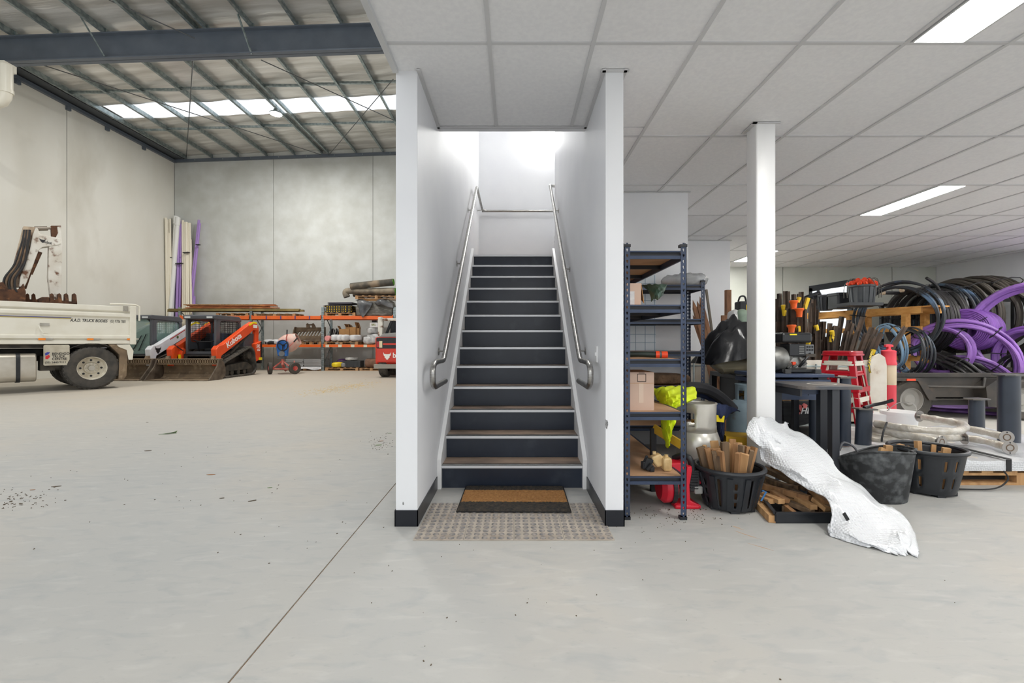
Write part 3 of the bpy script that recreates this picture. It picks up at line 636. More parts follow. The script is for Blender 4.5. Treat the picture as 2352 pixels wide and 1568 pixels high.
MB().box((-0.9,0.15,0.5),(-0.65,0.6,0.85)).cyl((-0.75,0.25,0.62),(-0.5,0.25,0.62),0.12).build('air_tank', CHASSIS, truck)
# ---- compact excavator standing in the tipper body: boom, dipper arm, bucket, swing post
EXW = mat('worn_white_paint', (224,220,210), 0.5, c2=(206,198,184), scale=3, c3=(110,72,48), s3=6, lo3=0.54, hi3=0.66)
YE = 1.15
_e = tp(40, 690, YE)
exc = thing('excavator', 'worn white excavator boom and arm with brown stains standing in the truck body', 'excavator', (0,0,0), 0.0)
exc.location = truck.location; exc.rotation_euler = truck.rotation_euler
def cp(pts, y=YE): return [(p.x, p.z) for p in (tp(a/3.563, 480+b/3.563, y) for a, b in pts)]
MB().prism(cp([(150,640),(160,560),(240,330),(262,215),(285,160),(305,165),(318,208),(340,214),(480,246),(492,290),(470,300),(340,318),(310,345),(215,600),(195,640)]),'xz',YE-0.15,YE+0.15).build('boom', EXW, exc, bevel=0.015)
MB().prism(cp([(110,455),(190,145),(285,152),(262,225),(200,460),(150,640),(60,640),(30,600),(60,520)]),'xz',YE-0.09,YE+0.13).build('boom_plate', mat('stained_white', (196,176,150), 0.6, c2=(96,62,44), scale=4), exc)
MB().prism(cp([(395,310),(388,560),(405,700),(470,745),(492,700),(498,520),(505,300),(490,145),(462,150),(470,200),(440,260)]),'xz',YE-0.13,YE+0.13).build('dipper_arm', EXW, exc, bevel=0.012)
MB().prism(cp([(415,140),(495,140),(495,210),(420,240)]),'xz',YE-0.08,YE+0.08).build('linkage', RUST, exc)
a, b = tp(285/3.563,480+160/3.563,YE-0.02), tp(388/3.563,480+158/3.563,YE-0.02); c_ = tp(490/3.563,480+150/3.563,YE-0.02)
MB().cyl(a,b,0.055).cyl(b,c_,0.03).build('arm_ram', mat('ram_steel',(150,140,128),0.4,0.6), exc, smooth=True)
a, b = tp(320/3.563,480+350/3.563,YE-0.05), tp(240/3.563,480+530/3.563,YE-0.05); c_ = tp(200/3.563,480+650/3.563,YE-0.05)
MB().cyl(a,b,0.06).cyl(b,c_,0.035).build('boom_ram', RUST, exc, smooth=True)
HOSE = mat('worn_hose', (60,52,46), 0.7, c2=(130,104,78), scale=4)
for k in range(5):
    o_ = k*22
    P = [tp(x/3.563,480+y/3.563,YE-0.13-0.015*k) for x, y in ((200+o_*0.5,170),(185+o_*0.55,260),(120+o_*0.9,450),(40+o_*1.0,560),(30+o_*1.05,640),(60+o_*0.9,680))]
    MB().tube(spline(P,5),0.022,8).build('hose', HOSE if k%2 else mat('black_hose',(34,32,32),0.6), exc, smooth=True)
MB().prism(cp([(-60,690),(-30,610),(20,600),(60,660),(150,660),(185,610),(205,680),(200,790),(-60,790)]),'xz',YE-0.2,YE+0.2).build('swing_post', RUST, exc, bevel=0.02)
MB().prism(cp([(320,728),(380,728),(385,760),(470,735),(480,755),(605,768),(610,860),(320,860)]),'xz',YE-0.45,YE+0.35).build('bucket', RUST, exc, bevel=0.01)
for x in (405, 465, 520, 585):
    P = cp([(x-18,780),(x-16,705),(x-2,698),(x+12,712),(x+20,780)]); MB().prism(P,'xz',YE-0.47,YE-0.30).build('tooth', RUST, exc)
for x in (225, 275):
    P = cp([(x-18,790),(x-16,700),(x-2,690),(x+12,702),(x+24,790)],YE+0.35); MB().prism(P,'xz',YE+0.30,YE+0.40).build('tooth', RUST, exc)
MB().prism(cp([(190,740),(300,740),(320,860),(190,860)],YE+0.3),'xz',YE+0.2,YE+0.36).build('bucket_side', RUST, exc)
MB().box((-3.9,0.5,1.2),(-1.6,1.9,2.0)).build('undercarriage', RUST, exc, bevel=0.05)
text('lettering','bobcat',0.10,FT,exc,tp(355/3.563,480+275/3.563,YE-0.153),(1,0,-0.12),(0.12,0,1),squeeze=0.55,bold=0.01)
# cat head emblem, in the plane given by x and up directions
CAT = [(-.5,.5),(-.38,.28),(-.15,.22),(.15,.22),(.38,.28),(.5,.5),(.46,.1),(.3,-.1),(.34,-.22),(.2,-.28),(.14,-.42),(.0,-.5),(-.14,-.42),(-.2,-.28),(-.34,-.22),(-.3,-.1),(-.46,.1)]
def cathead(name, c, xd, s_, m, parent, nrm):
    c, xd, nrm = Vector(c), Vector(xd), Vector(nrm); n = len(CAT)
    P = [c + xd*(a*s_) + Vector((0,0,1))*(b*s_) for a, b in CAT]
    return MB().add(P + [p + nrm*0.004 for p in P], [tuple(range(n)), tuple(range(n,2*n))[::-1]] + [(i,(i+1)%n,(i+1)%n+n,i+n) for i in range(n)]).build(name, m, parent)
cathead('emblem', tp(348/3.563,480+258/3.563,YE-0.15), (1,0,0), 0.11, FT, exc, (0,-1,0))

# ---- compact track loaders, front towards -y
TRACK = mat('rubber_track', (62,60,57), 0.85, c2=(96,90,82), scale=4)
CABG = mat('charcoal_cab_paint', (72,75,80), 0.45, c2=(80,83,88), scale=2)
YELL = mat('yellow_decal', (250,226,20), 0.5)
MESHB = mat('black_mesh', (34,35,37), 0.6)
CABGLASS = mat('tinted_cab_glass', (150,180,172), 0.05, alpha=0.35)
def mesh_panel(p0, du, dv, nu, nv, r):                     # crossed bars spanning a parallelogram
    b = MB(); p0, du, dv = Vector(p0), Vector(du), Vector(dv)
    for i in range(nu+1): b.bar(p0+du*(i/nu), p0+du*(i/nu)+dv, r, r)
    for j in range(nv+1): b.bar(p0+dv*(j/nv), p0+dv*(j/nv)+du, r, r)
    return b
def loader(name, label, x, y, body, arm_m, brand, model, closed):
    L = thing(name, label, 'loader', (x, y, 0))
    W = 0.98
    # bucket
    prof = [(0.0,0.012),(0.35,0.012),(0.62,0.02),(0.74,0.08),(0.80,0.2),(0.79,0.38),(0.72,0.52),(0.62,0.62)]
    bk = MB().grid([[(sx, py, pz) for sx in (-W, W)] for py, pz in prof]).build('bucket', GRIME, L, solid=0.025)
    for sx in (-W, W): MB().prism([(0.0,0.0),(0.62,0.0),(0.76,0.08),(0.82,0.2),(0.81,0.38),(0.74,0.52),(0.60,0.66),(0.50,0.64),(0.40,0.42)],'yz',sx-0.02,sx+0.02).build('bucket_cheek', mat('scraped_steel',(112,100,86),0.6,0.3,c2=(74,62,52),scale=4), bk, bevel=0.004)
    MB().box((-W,-0.06,0.0),(W,0.22,0.022)).build('cutting_edge', mat('worn_edge_steel',(150,140,124),0.5,0.5,c2=(110,98,82),scale=6), bk)
    gb = MB().box((-W,0.50,0.62),(W,0.70,0.66)).box((-W,0.50,0.48),(W,0.53,0.52))
    for k in range(25): gb.box((-W+0.05+k*0.077,0.5,0.5),(-W+0.085+k*0.077,0.53,0.64))
    gb.build('spill_guard', GRIME, bk)
    for sx in (-1,1): MB().prism([(0.55,0.60),(0.62,0.74),(0.80,0.76),(0.92,0.62),(0.9,0.42),(0.8,0.30),(0.78,0.5)],'yz',sx*0.72-0.05,sx*0.72+0.05).build('bucket_bracket', GRIME, bk)
    # tracks
    cs = [(1.12,0.30,0.28),(2.55,0.30,0.28),(2.42,0.72,0.30)]
    for sx in (-1,1):
        x0, x1 = (0.50,0.87) if sx > 0 else (-0.87,-0.50)
        out = hull_circles(cs); inn = hull_circles([(a,b,r-0.05) for a,b,r in cs]); ro = resample(out, 0.035); ri_ = resample(inn, 0.035); n = min(len(ro), len(ri_))
        tk = MB(); A = [ro[int(i*len(ro)/n)][0] for i in range(n)]; B = [ri_[int(i*len(ri_)/n)][0] for i in range(n)]
        V = [];
        for p in A: V += [(x0,p.x,p.y),(x1,p.x,p.y)]
        for p in B: V += [(x0,p.x,p.y),(x1,p.x,p.y)]
        F = []
        for i in range(n):
            j = (i+1) % n; o2 = 2*n
            F += [(2*i,2*i+1,2*j+1,2*j),(o2+2*i,o2+2*j,o2+2*j+1,o2+2*i+1),(2*i,2*j,o2+2*j,o2+2*i),(2*i+1,o2+2*i+1,o2+2*j+1,2*j+1)]
        tk.add(V,F); tr = tk.build('track', TRACK, L)
        lg = MB()
        for p, d in resample(out, 0.105):
            nx_ = Vector((d.y,-d.x)); c = p + nx_*0.012
            lg.bar((x0+0.01,c.x,c.y),(x1-0.01,c.x,c.y),0.05,0.03,roll=(0,d.x,d.y))
        lg.build('track_lugs', TRACK, tr)
        xf = x1-0.06 if sx > 0 else x0+0.06
        MB().prism([(1.05,0.22),(1.2,0.42),(2.3,0.50),(2.62,0.35),(2.6,0.22)],'yz',min(xf,sx*0.55),max(xf,sx*0.55)).build('track_frame', CHASSIS, L, bevel=0.02)
        sp = MB().cyl((sx*0.56,2.42,0.72),(sx*0.84,2.42,0.72),0.13)
        for k in range(12): a = k*math.pi/6; sp.cyl((sx*0.66,2.42+0.2*math.cos(a),0.72+0.2*math.sin(a)),(sx*0.78,2.42+0.2*math.cos(a),0.72+0.2*math.sin(a)),0.028,n=6)
        sp.lathe([(0.0,0),(0.19,0),(0.19,0.03),(0.0,0.03)],(sx*0.7,2.42,0.72),20,(sx,0,0)); sp.build('sprocket', CHASSIS, L, smooth=True)
        for k in range(5): MB().cyl((sx*0.6,1.12+0.357*k,0.16),(sx*0.8,1.12+0.357*k,0.16),0.09 if 0<k<4 else 0.2,n=16).build('roller', CHASSIS, L, smooth=True)
        for k in (0,4): pass
    # chassis and engine
    MB().box((-0.48,1.0,0.32),(0.48,3.0,0.75)).build('chassis', CHASSIS, L, bevel=0.02)
    MB().prism([(2.3,0.7),(3.05,0.62),(3.12,0.7),(3.12,1.40),(3.0,1.5),(2.3,1.5)],'yz',-0.72,0.72).build('engine_hood', CABG, L, bevel=0.03)
    for sx in (-1,1):
        MB().prism([(2.78,0.48),(3.05,0.55),(3.13,0.75),(3.13,1.22),(2.75,1.12)],'yz',sx*0.72,sx*0.875).build('rear_side_panel', body, L, bevel=0.01)
        MB().box((min(sx*0.72,sx*0.88),3.06,0.4),(max(sx*0.72,sx*0.88),3.16,1.2)).build('rear_corner', BLACK, L)
        MB().box((sx*0.88-0.004,2.95,0.52),(sx*0.88+0.004,3.16,0.62)).build('decal', YELL, L)
        # loader arms
        MB().prism([(0.72,0.42),(0.66,0.95),(0.78,1.06),(1.0,1.10),(2.45,1.80),(2.75,1.92),(2.95,1.90),(3.08,1.72),(3.02,1.60),(2.75,1.62),(2.5,1.48),(1.05,0.80),(0.92,0.74),(0.84,0.42)],'yz',sx*0.62,sx*0.80).build('loader_arm', arm_m, L, bevel=0.015)
        MB().prism([(2.86,0.95),(3.1,0.95),(3.12,1.72),(2.98,1.80),(2.90,1.55)],'yz',sx*0.66,sx*0.78).build('rear_link', arm_m, L, bevel=0.01)
        MB().cyl((sx*0.71,1.5,0.78),(sx*0.71,2.62,1.50),0.045).cyl((sx*0.71,0.95,0.62),(sx*0.71,1.5,0.78),0.03).build('lift_ram', CHASSIS, L, smooth=True)
        MB().prism([(2.45,1.82),(2.75,1.93),(2.95,1.91),(2.95,1.85),(2.75,1.87),(2.48,1.76)],'yz',sx*0.795,sx*0.803).build('decal', YELL if body is not TRW else mat('grey_decal',(200,204,210),0.5), L)
        MB().box((sx*0.80-0.003,0.70,0.44),(sx*0.80+0.003,0.83,0.52)).build('decal', YELL, L)
        # front uprights with yellow decals
        MB().prism([(0.92,0.42),(1.05,0.42),(1.12,0.95),(1.0,1.0),(0.95,0.8)],'yz',min(sx*0.50,sx*0.62),max(sx*0.50,sx*0.62)).build('front_upright', arm_m, L, bevel=0.01)
        MB().box((sx*0.56-0.04,0.91,0.46),(sx*0.56+0.04,0.925,0.78)).build('decal', YELL, L)
        MB().tube([(sx*0.5,1.0,0.9),(sx*0.6,0.9,1.02),(sx*0.66,0.85,1.1),(sx*0.7,0.9,1.0),(sx*0.7,1.0,0.9)],0.018,6).build('hydraulic_hose', BLACK, L, smooth=True)
    # cab
    MB().box((-0.52,1.02,0.62),(0.52,1.16,0.80)).build('step_panel', BLACK, L, bevel=0.01)
    MB().box((-0.36,1.0,0.66),(0.36,1.02,0.72)).build('warning_decal', mat('decal_pale',(210,205,190),0.5,c2=(190,120,40),scale=14), L)
    for sx in (-1,1):
        MB().box((min(sx*0.5,sx*0.43),1.10,0.78),(max(sx*0.5,sx*0.43),1.20,1.98)).build('cab_post', CABG, L, bevel=0.015)
        MB().box((min(sx*0.5,sx*0.44),2.34,1.2),(max(sx*0.5,sx*0.44),2.44,1.95)).build('cab_post', CABG, L, bevel=0.015)
    MB().box((-0.43,1.10,0.78),(0.43,1.17,0.88)).build('cab_sill', CABG, L, bevel=0.01)
    MB().prism([(1.02,1.94),(1.0,2.05),(1.1,2.08),(2.35,2.08),(2.48,2.0),(2.48,1.90)],'yz',-0.52,0.52).build('cab_roof', CABG, L, bevel=0.02)
    for sx in (-1,1):
        n = rrect(1.30,1.18,2.36,1.90,0.12); o_ = rrect(1.16,0.95,2.46,1.98,0.16); m_ = len(n); xx0, xx1 = sx*0.505, sx*0.47
        V = [(xx0,a,b) for a,b in o_]+[(xx0,a,b) for a,b in n]+[(xx1,a,b) for a,b in o_]+[(xx1,a,b) for a,b in n]
        F = []
        for i in range(m_):
            j = (i+1)%m_; F += [(i,j,m_+j,m_+i),(2*m_+i,3*m_+i,3*m_+j,2*m_+j),(i,2*m_+i,2*m_+j,j),(m_+i,m_+j,3*m_+j,3*m_+i)]
        MB().add(V,F).build('side_frame', CABG, L)
        if closed: MB().prism(n,'yz',xx1-0.004,xx1+0.004).build('side_window', CABGLASS, L)
        else: mesh_panel((sx*0.49,1.28,0.98),(0,1.1,0),(0,0,0.94),16,14,0.010).build('side_mesh', MESHB, L)
    mesh_panel((-0.44,2.40,1.15),(0.88,0,0),(0,0,0.80),14,12,0.010).build('rear_mesh', MESHB, L)
    if closed:
        MB().prism(rrect(-0.44,0.80,0.44,1.94,0.15),'xz',1.085,1.095).build('windscreen', CABGLASS, L)
        MB().tube([(0.1,1.06,0.9),(0.35,1.055,1.45)],0.012,6).tube([(-0.1,1.06,0.9),(0.2,1.055,1.4)],0.012,6).build('wiper', BLACK, L)
    for sx in (-1,1): MB().box((sx*0.36-0.09,0.985,1.965),(sx*0.36+0.09,1.01,2.025)).build('work_lamp', mat('lamp_glass',(206,210,210),0.2), L)
    stt = MB().box((-0.26,1.65,0.85),(0.26,2.1,0.98)).build('seat', BLACK, L, bevel=0.04)
    MB().box((-0.25,2.05,0.95),(0.25,2.2,1.5)).build('seat_back', mat('seat_blue',(70,84,110),0.7), stt, bevel=0.04)
    for sx in (-1,1): MB().tube([(sx*0.33,1.5,0.85),(sx*0.32,1.45,1.05),(sx*0.3,1.4,1.15)],0.02,8).ball((sx*0.3,1.39,1.18),0.045).build('joystick', BLACK, L, smooth=True)
    MB().tube([(-0.4,1.35,1.25),(-0.2,1.3,1.2),(0.2,1.3,1.2),(0.4,1.35,1.25)],0.022,8).build('lap_bar', BLACK, L, smooth=True)
    d = Vector((0,1.45,0.70)).normalized()
    if brand == 'Kubota':
        text('lettering','Kubota',0.26,mat('white_print',(245,245,242),0.5),L,(0.802,1.22,0.98),(0,d.y,d.z),(0,-d.z,d.y),squeeze=1.15,bold=0.02)
        text('lettering','SVL',0.17,_m['white_print'],L,(0.877,2.80,0.98),(0,1,0),(0,0,1),shear=0.2,squeeze=0.85,bold=0.02)
        text('lettering','65-2',0.12,_m['white_print'],L,(0.877,2.84,0.86),(0,1,0),(0,0,1),shear=0.2,squeeze=0.85,bold=0.02)
        MB().box((0.80,2.72,1.70),(0.804,2.98,1.82)).build('decal', mat('white_label',(238,238,232),0.5), L)
    else:
        cathead('emblem', (0.802,0.98,0.93), (0,1,0), 0.24, INKBLK, L, (1,0,0))
        MB().prism([(1.5,1.26),(2.2,1.60),(2.2,1.63),(1.5,1.29)],'yz',0.80,0.803).build('stripe', mat('red_stripe',(170,30,34),0.5), L)
        MB().cyl((0.80,1.85,1.36),(0.803,1.85,1.36),0.05,n=12).build('decal', mat('green_decal',(120,150,60),0.5,c2=(60,60,60),scale=20), L)
    return L
KORANGE = mat('loader_orange', (232,84,34), 0.4, c2=(222,76,30), scale=3)
BWHITE = mat('loader_white', (222,224,230), 0.4, c2=(208,208,210), scale=3)
loader('track_loader', 'orange compact track loader with mesh cab and muddy bucket', -10.29, 13.92, KORANGE, KORANGE, 'Kubota', 'SVL', False)
loader('track_loader', 'white compact track loader with glazed black cab, behind the tipper truck', -12.42, 13.95, BWHITE, BWHITE, 'Bobcat', '', True)
for p, c_ in (((0.0,1.5),1),): pass

# ---- red skid steer loader seen from behind, partly hidden by the stair wall
RED_L = mat('loader_red', (214,58,38), 0.4, c2=(200,50,34), scale=3)
sk_ = thing('skid_steer_loader', 'red wheeled skid steer loader showing its rear door and tail lamp', 'loader', (-3.85, 15.25, 0))
bx0, bx1 = -0.80, 0.75
zz = lambda py: HC-(py-CY)/FPX*15.3
MB().box((bx0,0.05,zz(836)),(bx1,1.6,zz(774))).build('body', RED_L, sk_, bevel=0.05)
MB().box((bx0+0.05,0.0,zz(832)),(bx1-0.05,0.08,zz(778))).build('rear_door', RED_L, sk_, bevel=0.03)
MB().prism(rrect(bx0+0.06,zz(800),bx1-0.06,zz(775),0.04),'xz',-0.012,0.01).build('grille_band', BLACK, sk_)
MB().box((bx0+0.28,-0.02,zz(792)),(bx1-0.1,-0.01,zz(788))).build('red_stripe', RED_L, sk_)
MB().box((bx0+0.08,-0.03,zz(797)),(bx0+0.16,-0.005,zz(784))).build('tail_lamp', mat('lamp_red',(170,24,28),0.3), sk_)
MB().box((bx0+0.16,-0.03,zz(798)),(bx0+0.26,-0.005,zz(783))).build('reverse_lamp', mat('lamp_cream',(222,208,170),0.3), sk_)
cathead('emblem', (bx0+0.42,-0.012,zz(817)), (1,0,0), 0.26, mat('white_emblem',(240,238,232),0.5), sk_, (0,-1,0))
text('lettering','bobcat',0.24,_m['white_emblem'],sk_,(bx0+0.60,-0.008,zz(821)),(1,0,0),(0,0,1),bold=0.015)
MB().box((bx0-0.02,-0.05,zz(846)),(bx1,0.5,zz(836))).build('bumper', mat('bumper_steel',(150,146,136),0.5,0.4), sk_, bevel=0.01)
MB().prism([(bx0+0.1,zz(774)),(bx0+0.25,zz(766)),(bx1,zz(758)),(bx1,zz(774))],'xz',0.1,1.5).build('engine_cover', mat('cover_grey',(150,150,146),0.6), sk_, bevel=0.02)
MB().prism([(bx0+0.06,zz(772)),(bx0+0.06,zz(728)),(bx0+0.18,zz(727)),(bx0+0.22,zz(740)),(bx0+0.2,zz(772))],'xz',0.15,0.35).build('loader_arm', EXW, sk_, bevel=0.02)
MB().box((bx0+0.18,0.2,zz(736)),(bx1,0.32,zz(730))).build('arm_crossbar', EXW, sk_, bevel=0.02)
MB().tube(spline([(bx0+0.5,0.3,zz(735)),(bx0+0.42,0.25,zz(750)),(bx0+0.3,0.3,zz(768))],5),0.05,8).build('hydraulic_hose', BLACK, sk_, smooth=True)
MB().box((-0.45,0.6,zz(765)),(0.5,1.6,2.0)).build('cab', BLACK, sk_, bevel=0.03)
for sx in (-0.56,0.55): wheel(sk_, (sx,0.42,0.40), 0.40, 0.30, mat('red_rim',(150,50,40),0.6), axis=(-1 if sx<0 else 1,0,0), lugs=18, rows=2, holes=0)
for sx in (-0.56,0.55): wheel(sk_, (sx,1.4,0.40), 0.40, 0.30, _m['red_rim'], axis=(-1 if sx<0 else 1,0,0), lugs=18, rows=2, holes=0)

# ---- concrete mixer
mx = thing('concrete_mixer', 'small concrete mixer, pale drum and blue gear case on a red wheeled frame', 'mixer', (-8.56, 16.95, 0))
ZM = 16.95
def mq(px, py, dy=0.0): p = at(px, py, ZM+dy); return (p.x+8.56, dy, p.z)
REDF = mat('faded_red_paint', (196,72,66), 0.6, c2=(214,140,126), scale=6)
for px in (620, 677): wheel(mx, (mq(px,846)[0],0.0,0.22), 0.22, 0.13, REDF, axis=(-0.8 if px<650 else 0.8,-0.6,0), lugs=0, holes=0, n=24, rim=0.42)
MB().tube([mq(625,847),mq(672,847)],0.03,8).tube([mq(625,847),mq(649,828),mq(672,847)],0.03,8).tube([mq(649,800),mq(649,836),mq(653,846,0.3),mq(656,850,0.8)],0.05,8).tube([mq(676,846),mq(676,828)],0.025,8).build('frame', REDF, mx, smooth=True)
BLUE = mat('bright_blue_enamel', (44,110,190), 0.4)
MB().prism([(mq(x,0)[0],mq(0,y)[2]) for x,y in ((637,795),(640,785),(646,780.5),(655,780.5),(661,785),(662.5,795),(661,818),(641,817))],'xz',-0.12,0.06).build('gear_case', BLUE, mx, bevel=0.03)
c_ = Vector(mq(649.5,793,-0.2)); rr = 0.19
MB().tube([c_+Vector((rr*math.cos(2*math.pi*k/24),0,rr*math.sin(2*math.pi*k/24))) for k in range(24)],0.022,8,closed=True).bar(c_,c_+Vector((0,0,-rr)),0.03,0.03).bar(c_,c_+Vector((rr*0.85,0,rr*0.5)),0.03,0.03).bar(c_,c_+Vector((-rr*0.85,0,rr*0.5)),0.03,0.03).cyl(c_,c_+Vector((0,0.12,0)),0.035).build('tilt_wheel', BLACK, mx, smooth=True)
MB().cyl(mq(647,812,-0.2),mq(647,812,0),0.10,n=16).box((mq(652,0)[0],-0.16,mq(0,817)[2]),(mq(657,0)[0],0,mq(0,806)[2])).box((mq(640,0)[0],-0.1,mq(0,824)[2]),(mq(656,0)[0],0.1,mq(0,817)[2])).build('motor', mat('motor_grey',(110,112,114),0.4,0.4), mx, smooth=True)
ax = Vector((0.80,0.15,0.42)).normalized(); c_ = Vector(mq(655,792,0.35))
MB().lathe([(0.0,-0.2),(0.22,-0.18),(0.31,-0.08),(0.34,0.10),(0.34,0.2),(0.30,0.34),(0.22,0.52),(0.205,0.52),(0.28,0.34),(0.32,0.2)],c_,28,ax,cap=False).build('drum', mat('pinkish_drum',(222,190,176),0.7,c2=(208,158,146),scale=3,c3=(196,186,176),s3=5), mx, smooth=True)
MB().tube([mq(658,790),mq(658,775),mq(660,767)],0.025,8).tube([mq(664,796),mq(675,785)],0.02,8).build('lever', REDF, mx, smooth=True)
MB().tube([mq(659,769),mq(659.5,757)],0.022,8).tube([mq(675,785),mq(683,776)],0.026,8).build('grip', BLACK, mx, smooth=True)
# ============================================================ PALLET RACKING AND ITS LOAD
RKO = mat('racking_orange', (232,106,36), 0.45, c2=(222,96,30), scale=4)
PALW = mat('pallet_timber', (186,146,104), 0.8, c2=(156,118,80), scale=5, stretch=(4,1,1), c3=(130,98,70), s3=3)
HARD = mat('hardwood_red', (176,104,58), 0.75, c2=(142,82,48), scale=6, stretch=(0.6,4,4), c3=(198,130,80), s3=2)
OLIVE = mat('treated_pine_olive', (138,122,72), 0.8, c2=(108,94,56), scale=6, stretch=(0.6,4,4), c3=(160,142,92), s3=2)
YR, YR2 = 19.0, 19.85
def yz(py, Z=YR): return HC-(py-CY)/FPX*Z
def yx(px, Z=YR): return (px-CX)/FPX*Z
UPX = [yx(412), yx(576), yx(741), yx(906)]
H1, H2 = (yz(797), yz(791.3)), (yz(733), yz(725.3))        # lower and upper beam (bottom, top)
rack = thing('pallet_rack', 'long two-level pallet rack with orange beams along the back wall', 'rack', (UPX[0], YR, 0))
for x in UPX:
    for y in (YR, YR2):
        up = MB().box((x-0.05,y-0.006,0),(x+0.05,y+0.0,yz(705))).box((x-0.05,y,0),(x-0.042,y+0.07,yz(705))).box((x+0.042,y,0),(x+0.05,y+0.07,yz(705))).box((x-0.07,y-0.02,0),(x+0.07,y+0.09,0.01)).build('upright', GALV, rack, w=True)
        if y == YR:
            hb = MB()
            for k in range(32):
                for sx in (-0.022,0.022): hb.box((x+sx-0.008,y-0.009,0.1+0.077*k),(x+sx+0.008,y-0.006,0.14+0.077*k))
            hb.build('slots', BLACK, up, w=True)
    for z0, z1 in ((0.2,1.0),(1.0,0.2+1.6),(2.5,1.8)): MB().bar((x,YR+0.04,z0),(x,YR2,z1),0.03,0.03).build('frame_brace', GALV, rack, w=True)
for a, b in zip(UPX, UPX[1:]):
    for z0, z1 in (H1, H2):
        for y in (YR-0.03, YR2+0.03):
            MB().box((a+0.05,y-0.02,z0),(b-0.05,y+0.02,z1)).box((a+0.05,y-0.028,z0+0.0),(a+0.09,y+0.02,z1+0.03)).box((b-0.09,y-0.028,z0),(b-0.05,y+0.02,z1+0.03)).build('beam', RKO, rack, bevel=0.004, w=True)
        MB().box((a+0.06,YR,z1-0.03),(b-0.06,YR2,z1-0.005)).build('deck', mat('deck_board',(150,120,88),0.8), rack, w=True)
for k in range(4): MB().box((yx(612+33*k),YR-0.056,H2[0]),(yx(614.5+33*k),YR-0.05,H2[1])).build('tape_mark', mat('tape_blue',(70,60,120),0.6), rack, w=True)
for k in range(4): MB().box((yx(749+29*k),YR-0.056,H1[0]),(yx(757+29*k),YR-0.05,H1[1])).build('paper_label', mat('paper_label',(220,205,180),0.7), rack, w=True)

def pallet(label, x0, x1, y0, y1, z0, h=0.13, m=PALW, group='timber pallets', rz=0.0, nb=7, cat='pallet'):
    cx_, cy_ = (x0+x1)/2, (y0+y1)/2; t = thing('pallet', label, cat, (cx_, cy_, z0), rz, group); w_, d_ = (x1-x0)/2, (y1-y0)/2
    bt = 0.02
    for k in range(nb):
        a = -w_ + (2*w_-0.095)*k/(nb-1); MB().box((a,-d_,h-bt),(a+0.095,d_,h+rnd.uniform(-.001,.001))).build('deck_board', m, t)
    for k in range(3):
        c = -d_ + 0.045 + (2*d_-0.09)*k/2
        MB().box((-w_,c-0.045,h-2*bt),(w_,c+0.045,h-bt)).build('lead_board', m, t)
        MB().box((-w_,c-0.045,0),(w_,c+0.045,bt)).build('base_board', m, t)
        for j in range(3):
            e = -w_ + 0.06 + (2*w_-0.12)*j/2; MB().box((e-0.06,c-0.045,bt),(e+0.06,c+0.045,h-2*bt)).build('block', m, t)
    return t
def sack(name, label, cat, c, r, m, group=None, seed=0, lump=0.12, rz=0.0):
    q = random.Random(seed); b = MB().ball((0,0,r[2]), r, 18, 10); ph = [q.uniform(0,6) for _ in range(6)]
    V = []
    for x, y, z in b.v:
        f = 1 + lump*(math.sin(3*x/r[0]+ph[0])*math.sin(2.5*y/r[1]+ph[1]) + 0.6*math.sin(6*x/r[0]+ph[2]+2*z/r[2])*math.sin(5*y/r[1]+ph[3]))
        zz_ = max(0.0, r[2] + (z-r[2])*f); e = abs((z-r[2])/r[2]); sq = (1 - e**4)**0.25 / max(1e-3, math.sqrt(max(1e-6, 1-e*e))) if e < 0.98 else 1.0
        V.append((x*f*min(sq,1.5), y*f*min(sq,1.5), zz_))
    b.v = V; o = b.build(name, m, smooth=True, subsurf=1); o.location = c; o.rotation_euler = (0,0,rz)
    return tag(o, label, cat, group)
T1, T2 = H1[1]+0.002, H2[1]+0.002
# timber on the top level, left
def plank(name, label, p, q, w_, h_, m, group):
    p, q = Vector(p), Vector(q); c = (p+q)/2; o = MB().bar(p-c, q-c, w_, h_, roll=(0,1,0)).build(name, m); o.location = c
    return tag(o, label, 'timber', group)
pallet('weathered timber pallet under the reddish boards on the rack', yx(496), yx(570), YR+0.0, YR2-0.05, T2, 0.12, nb=5)
pallet('pale timber pallet under the olive boards on the rack', yx(583), yx(678), YR+0.0, YR2-0.05, T2, 0.10, nb=6)
zo = yz(714)
for k in range(12):
    r_, c_ = divmod(k, 6); y = YR+0.02+0.13*c_; z = zo+0.025+0.05*r_
    plank('treated_board', 'olive treated pine board in the long bundle on top of the rack', (yx(386+rnd.uniform(0,6),y), y, z), (yx(697+rnd.uniform(-16,3),y), y, z+rnd.uniform(-.01,.01)), 0.12, 0.045, OLIVE, 'olive treated boards on the rack')
z2 = zo+0.108
tops = [(430,640,HARD),(462,612,HARD),(425,628,PALW),(448,636,HARD),(440,610,HARD),(470,618,HARD),(425,600,PALW),(446,632,HARD),(432,622,HARD)]
for k, (a, b, m_) in enumerate(tops):
    r_, c_ = divmod(k, 3); y = YR+0.05+0.24*c_; z = z2+0.022+0.066*r_
    plank('hardwood_board', 'reddish hardwood board in the loose heap on top of the rack', (yx(a,y),y,z), (yx(b,y),y,z+0.02*(k%2)), 0.2, 0.04, m_, 'reddish boards on the rack')
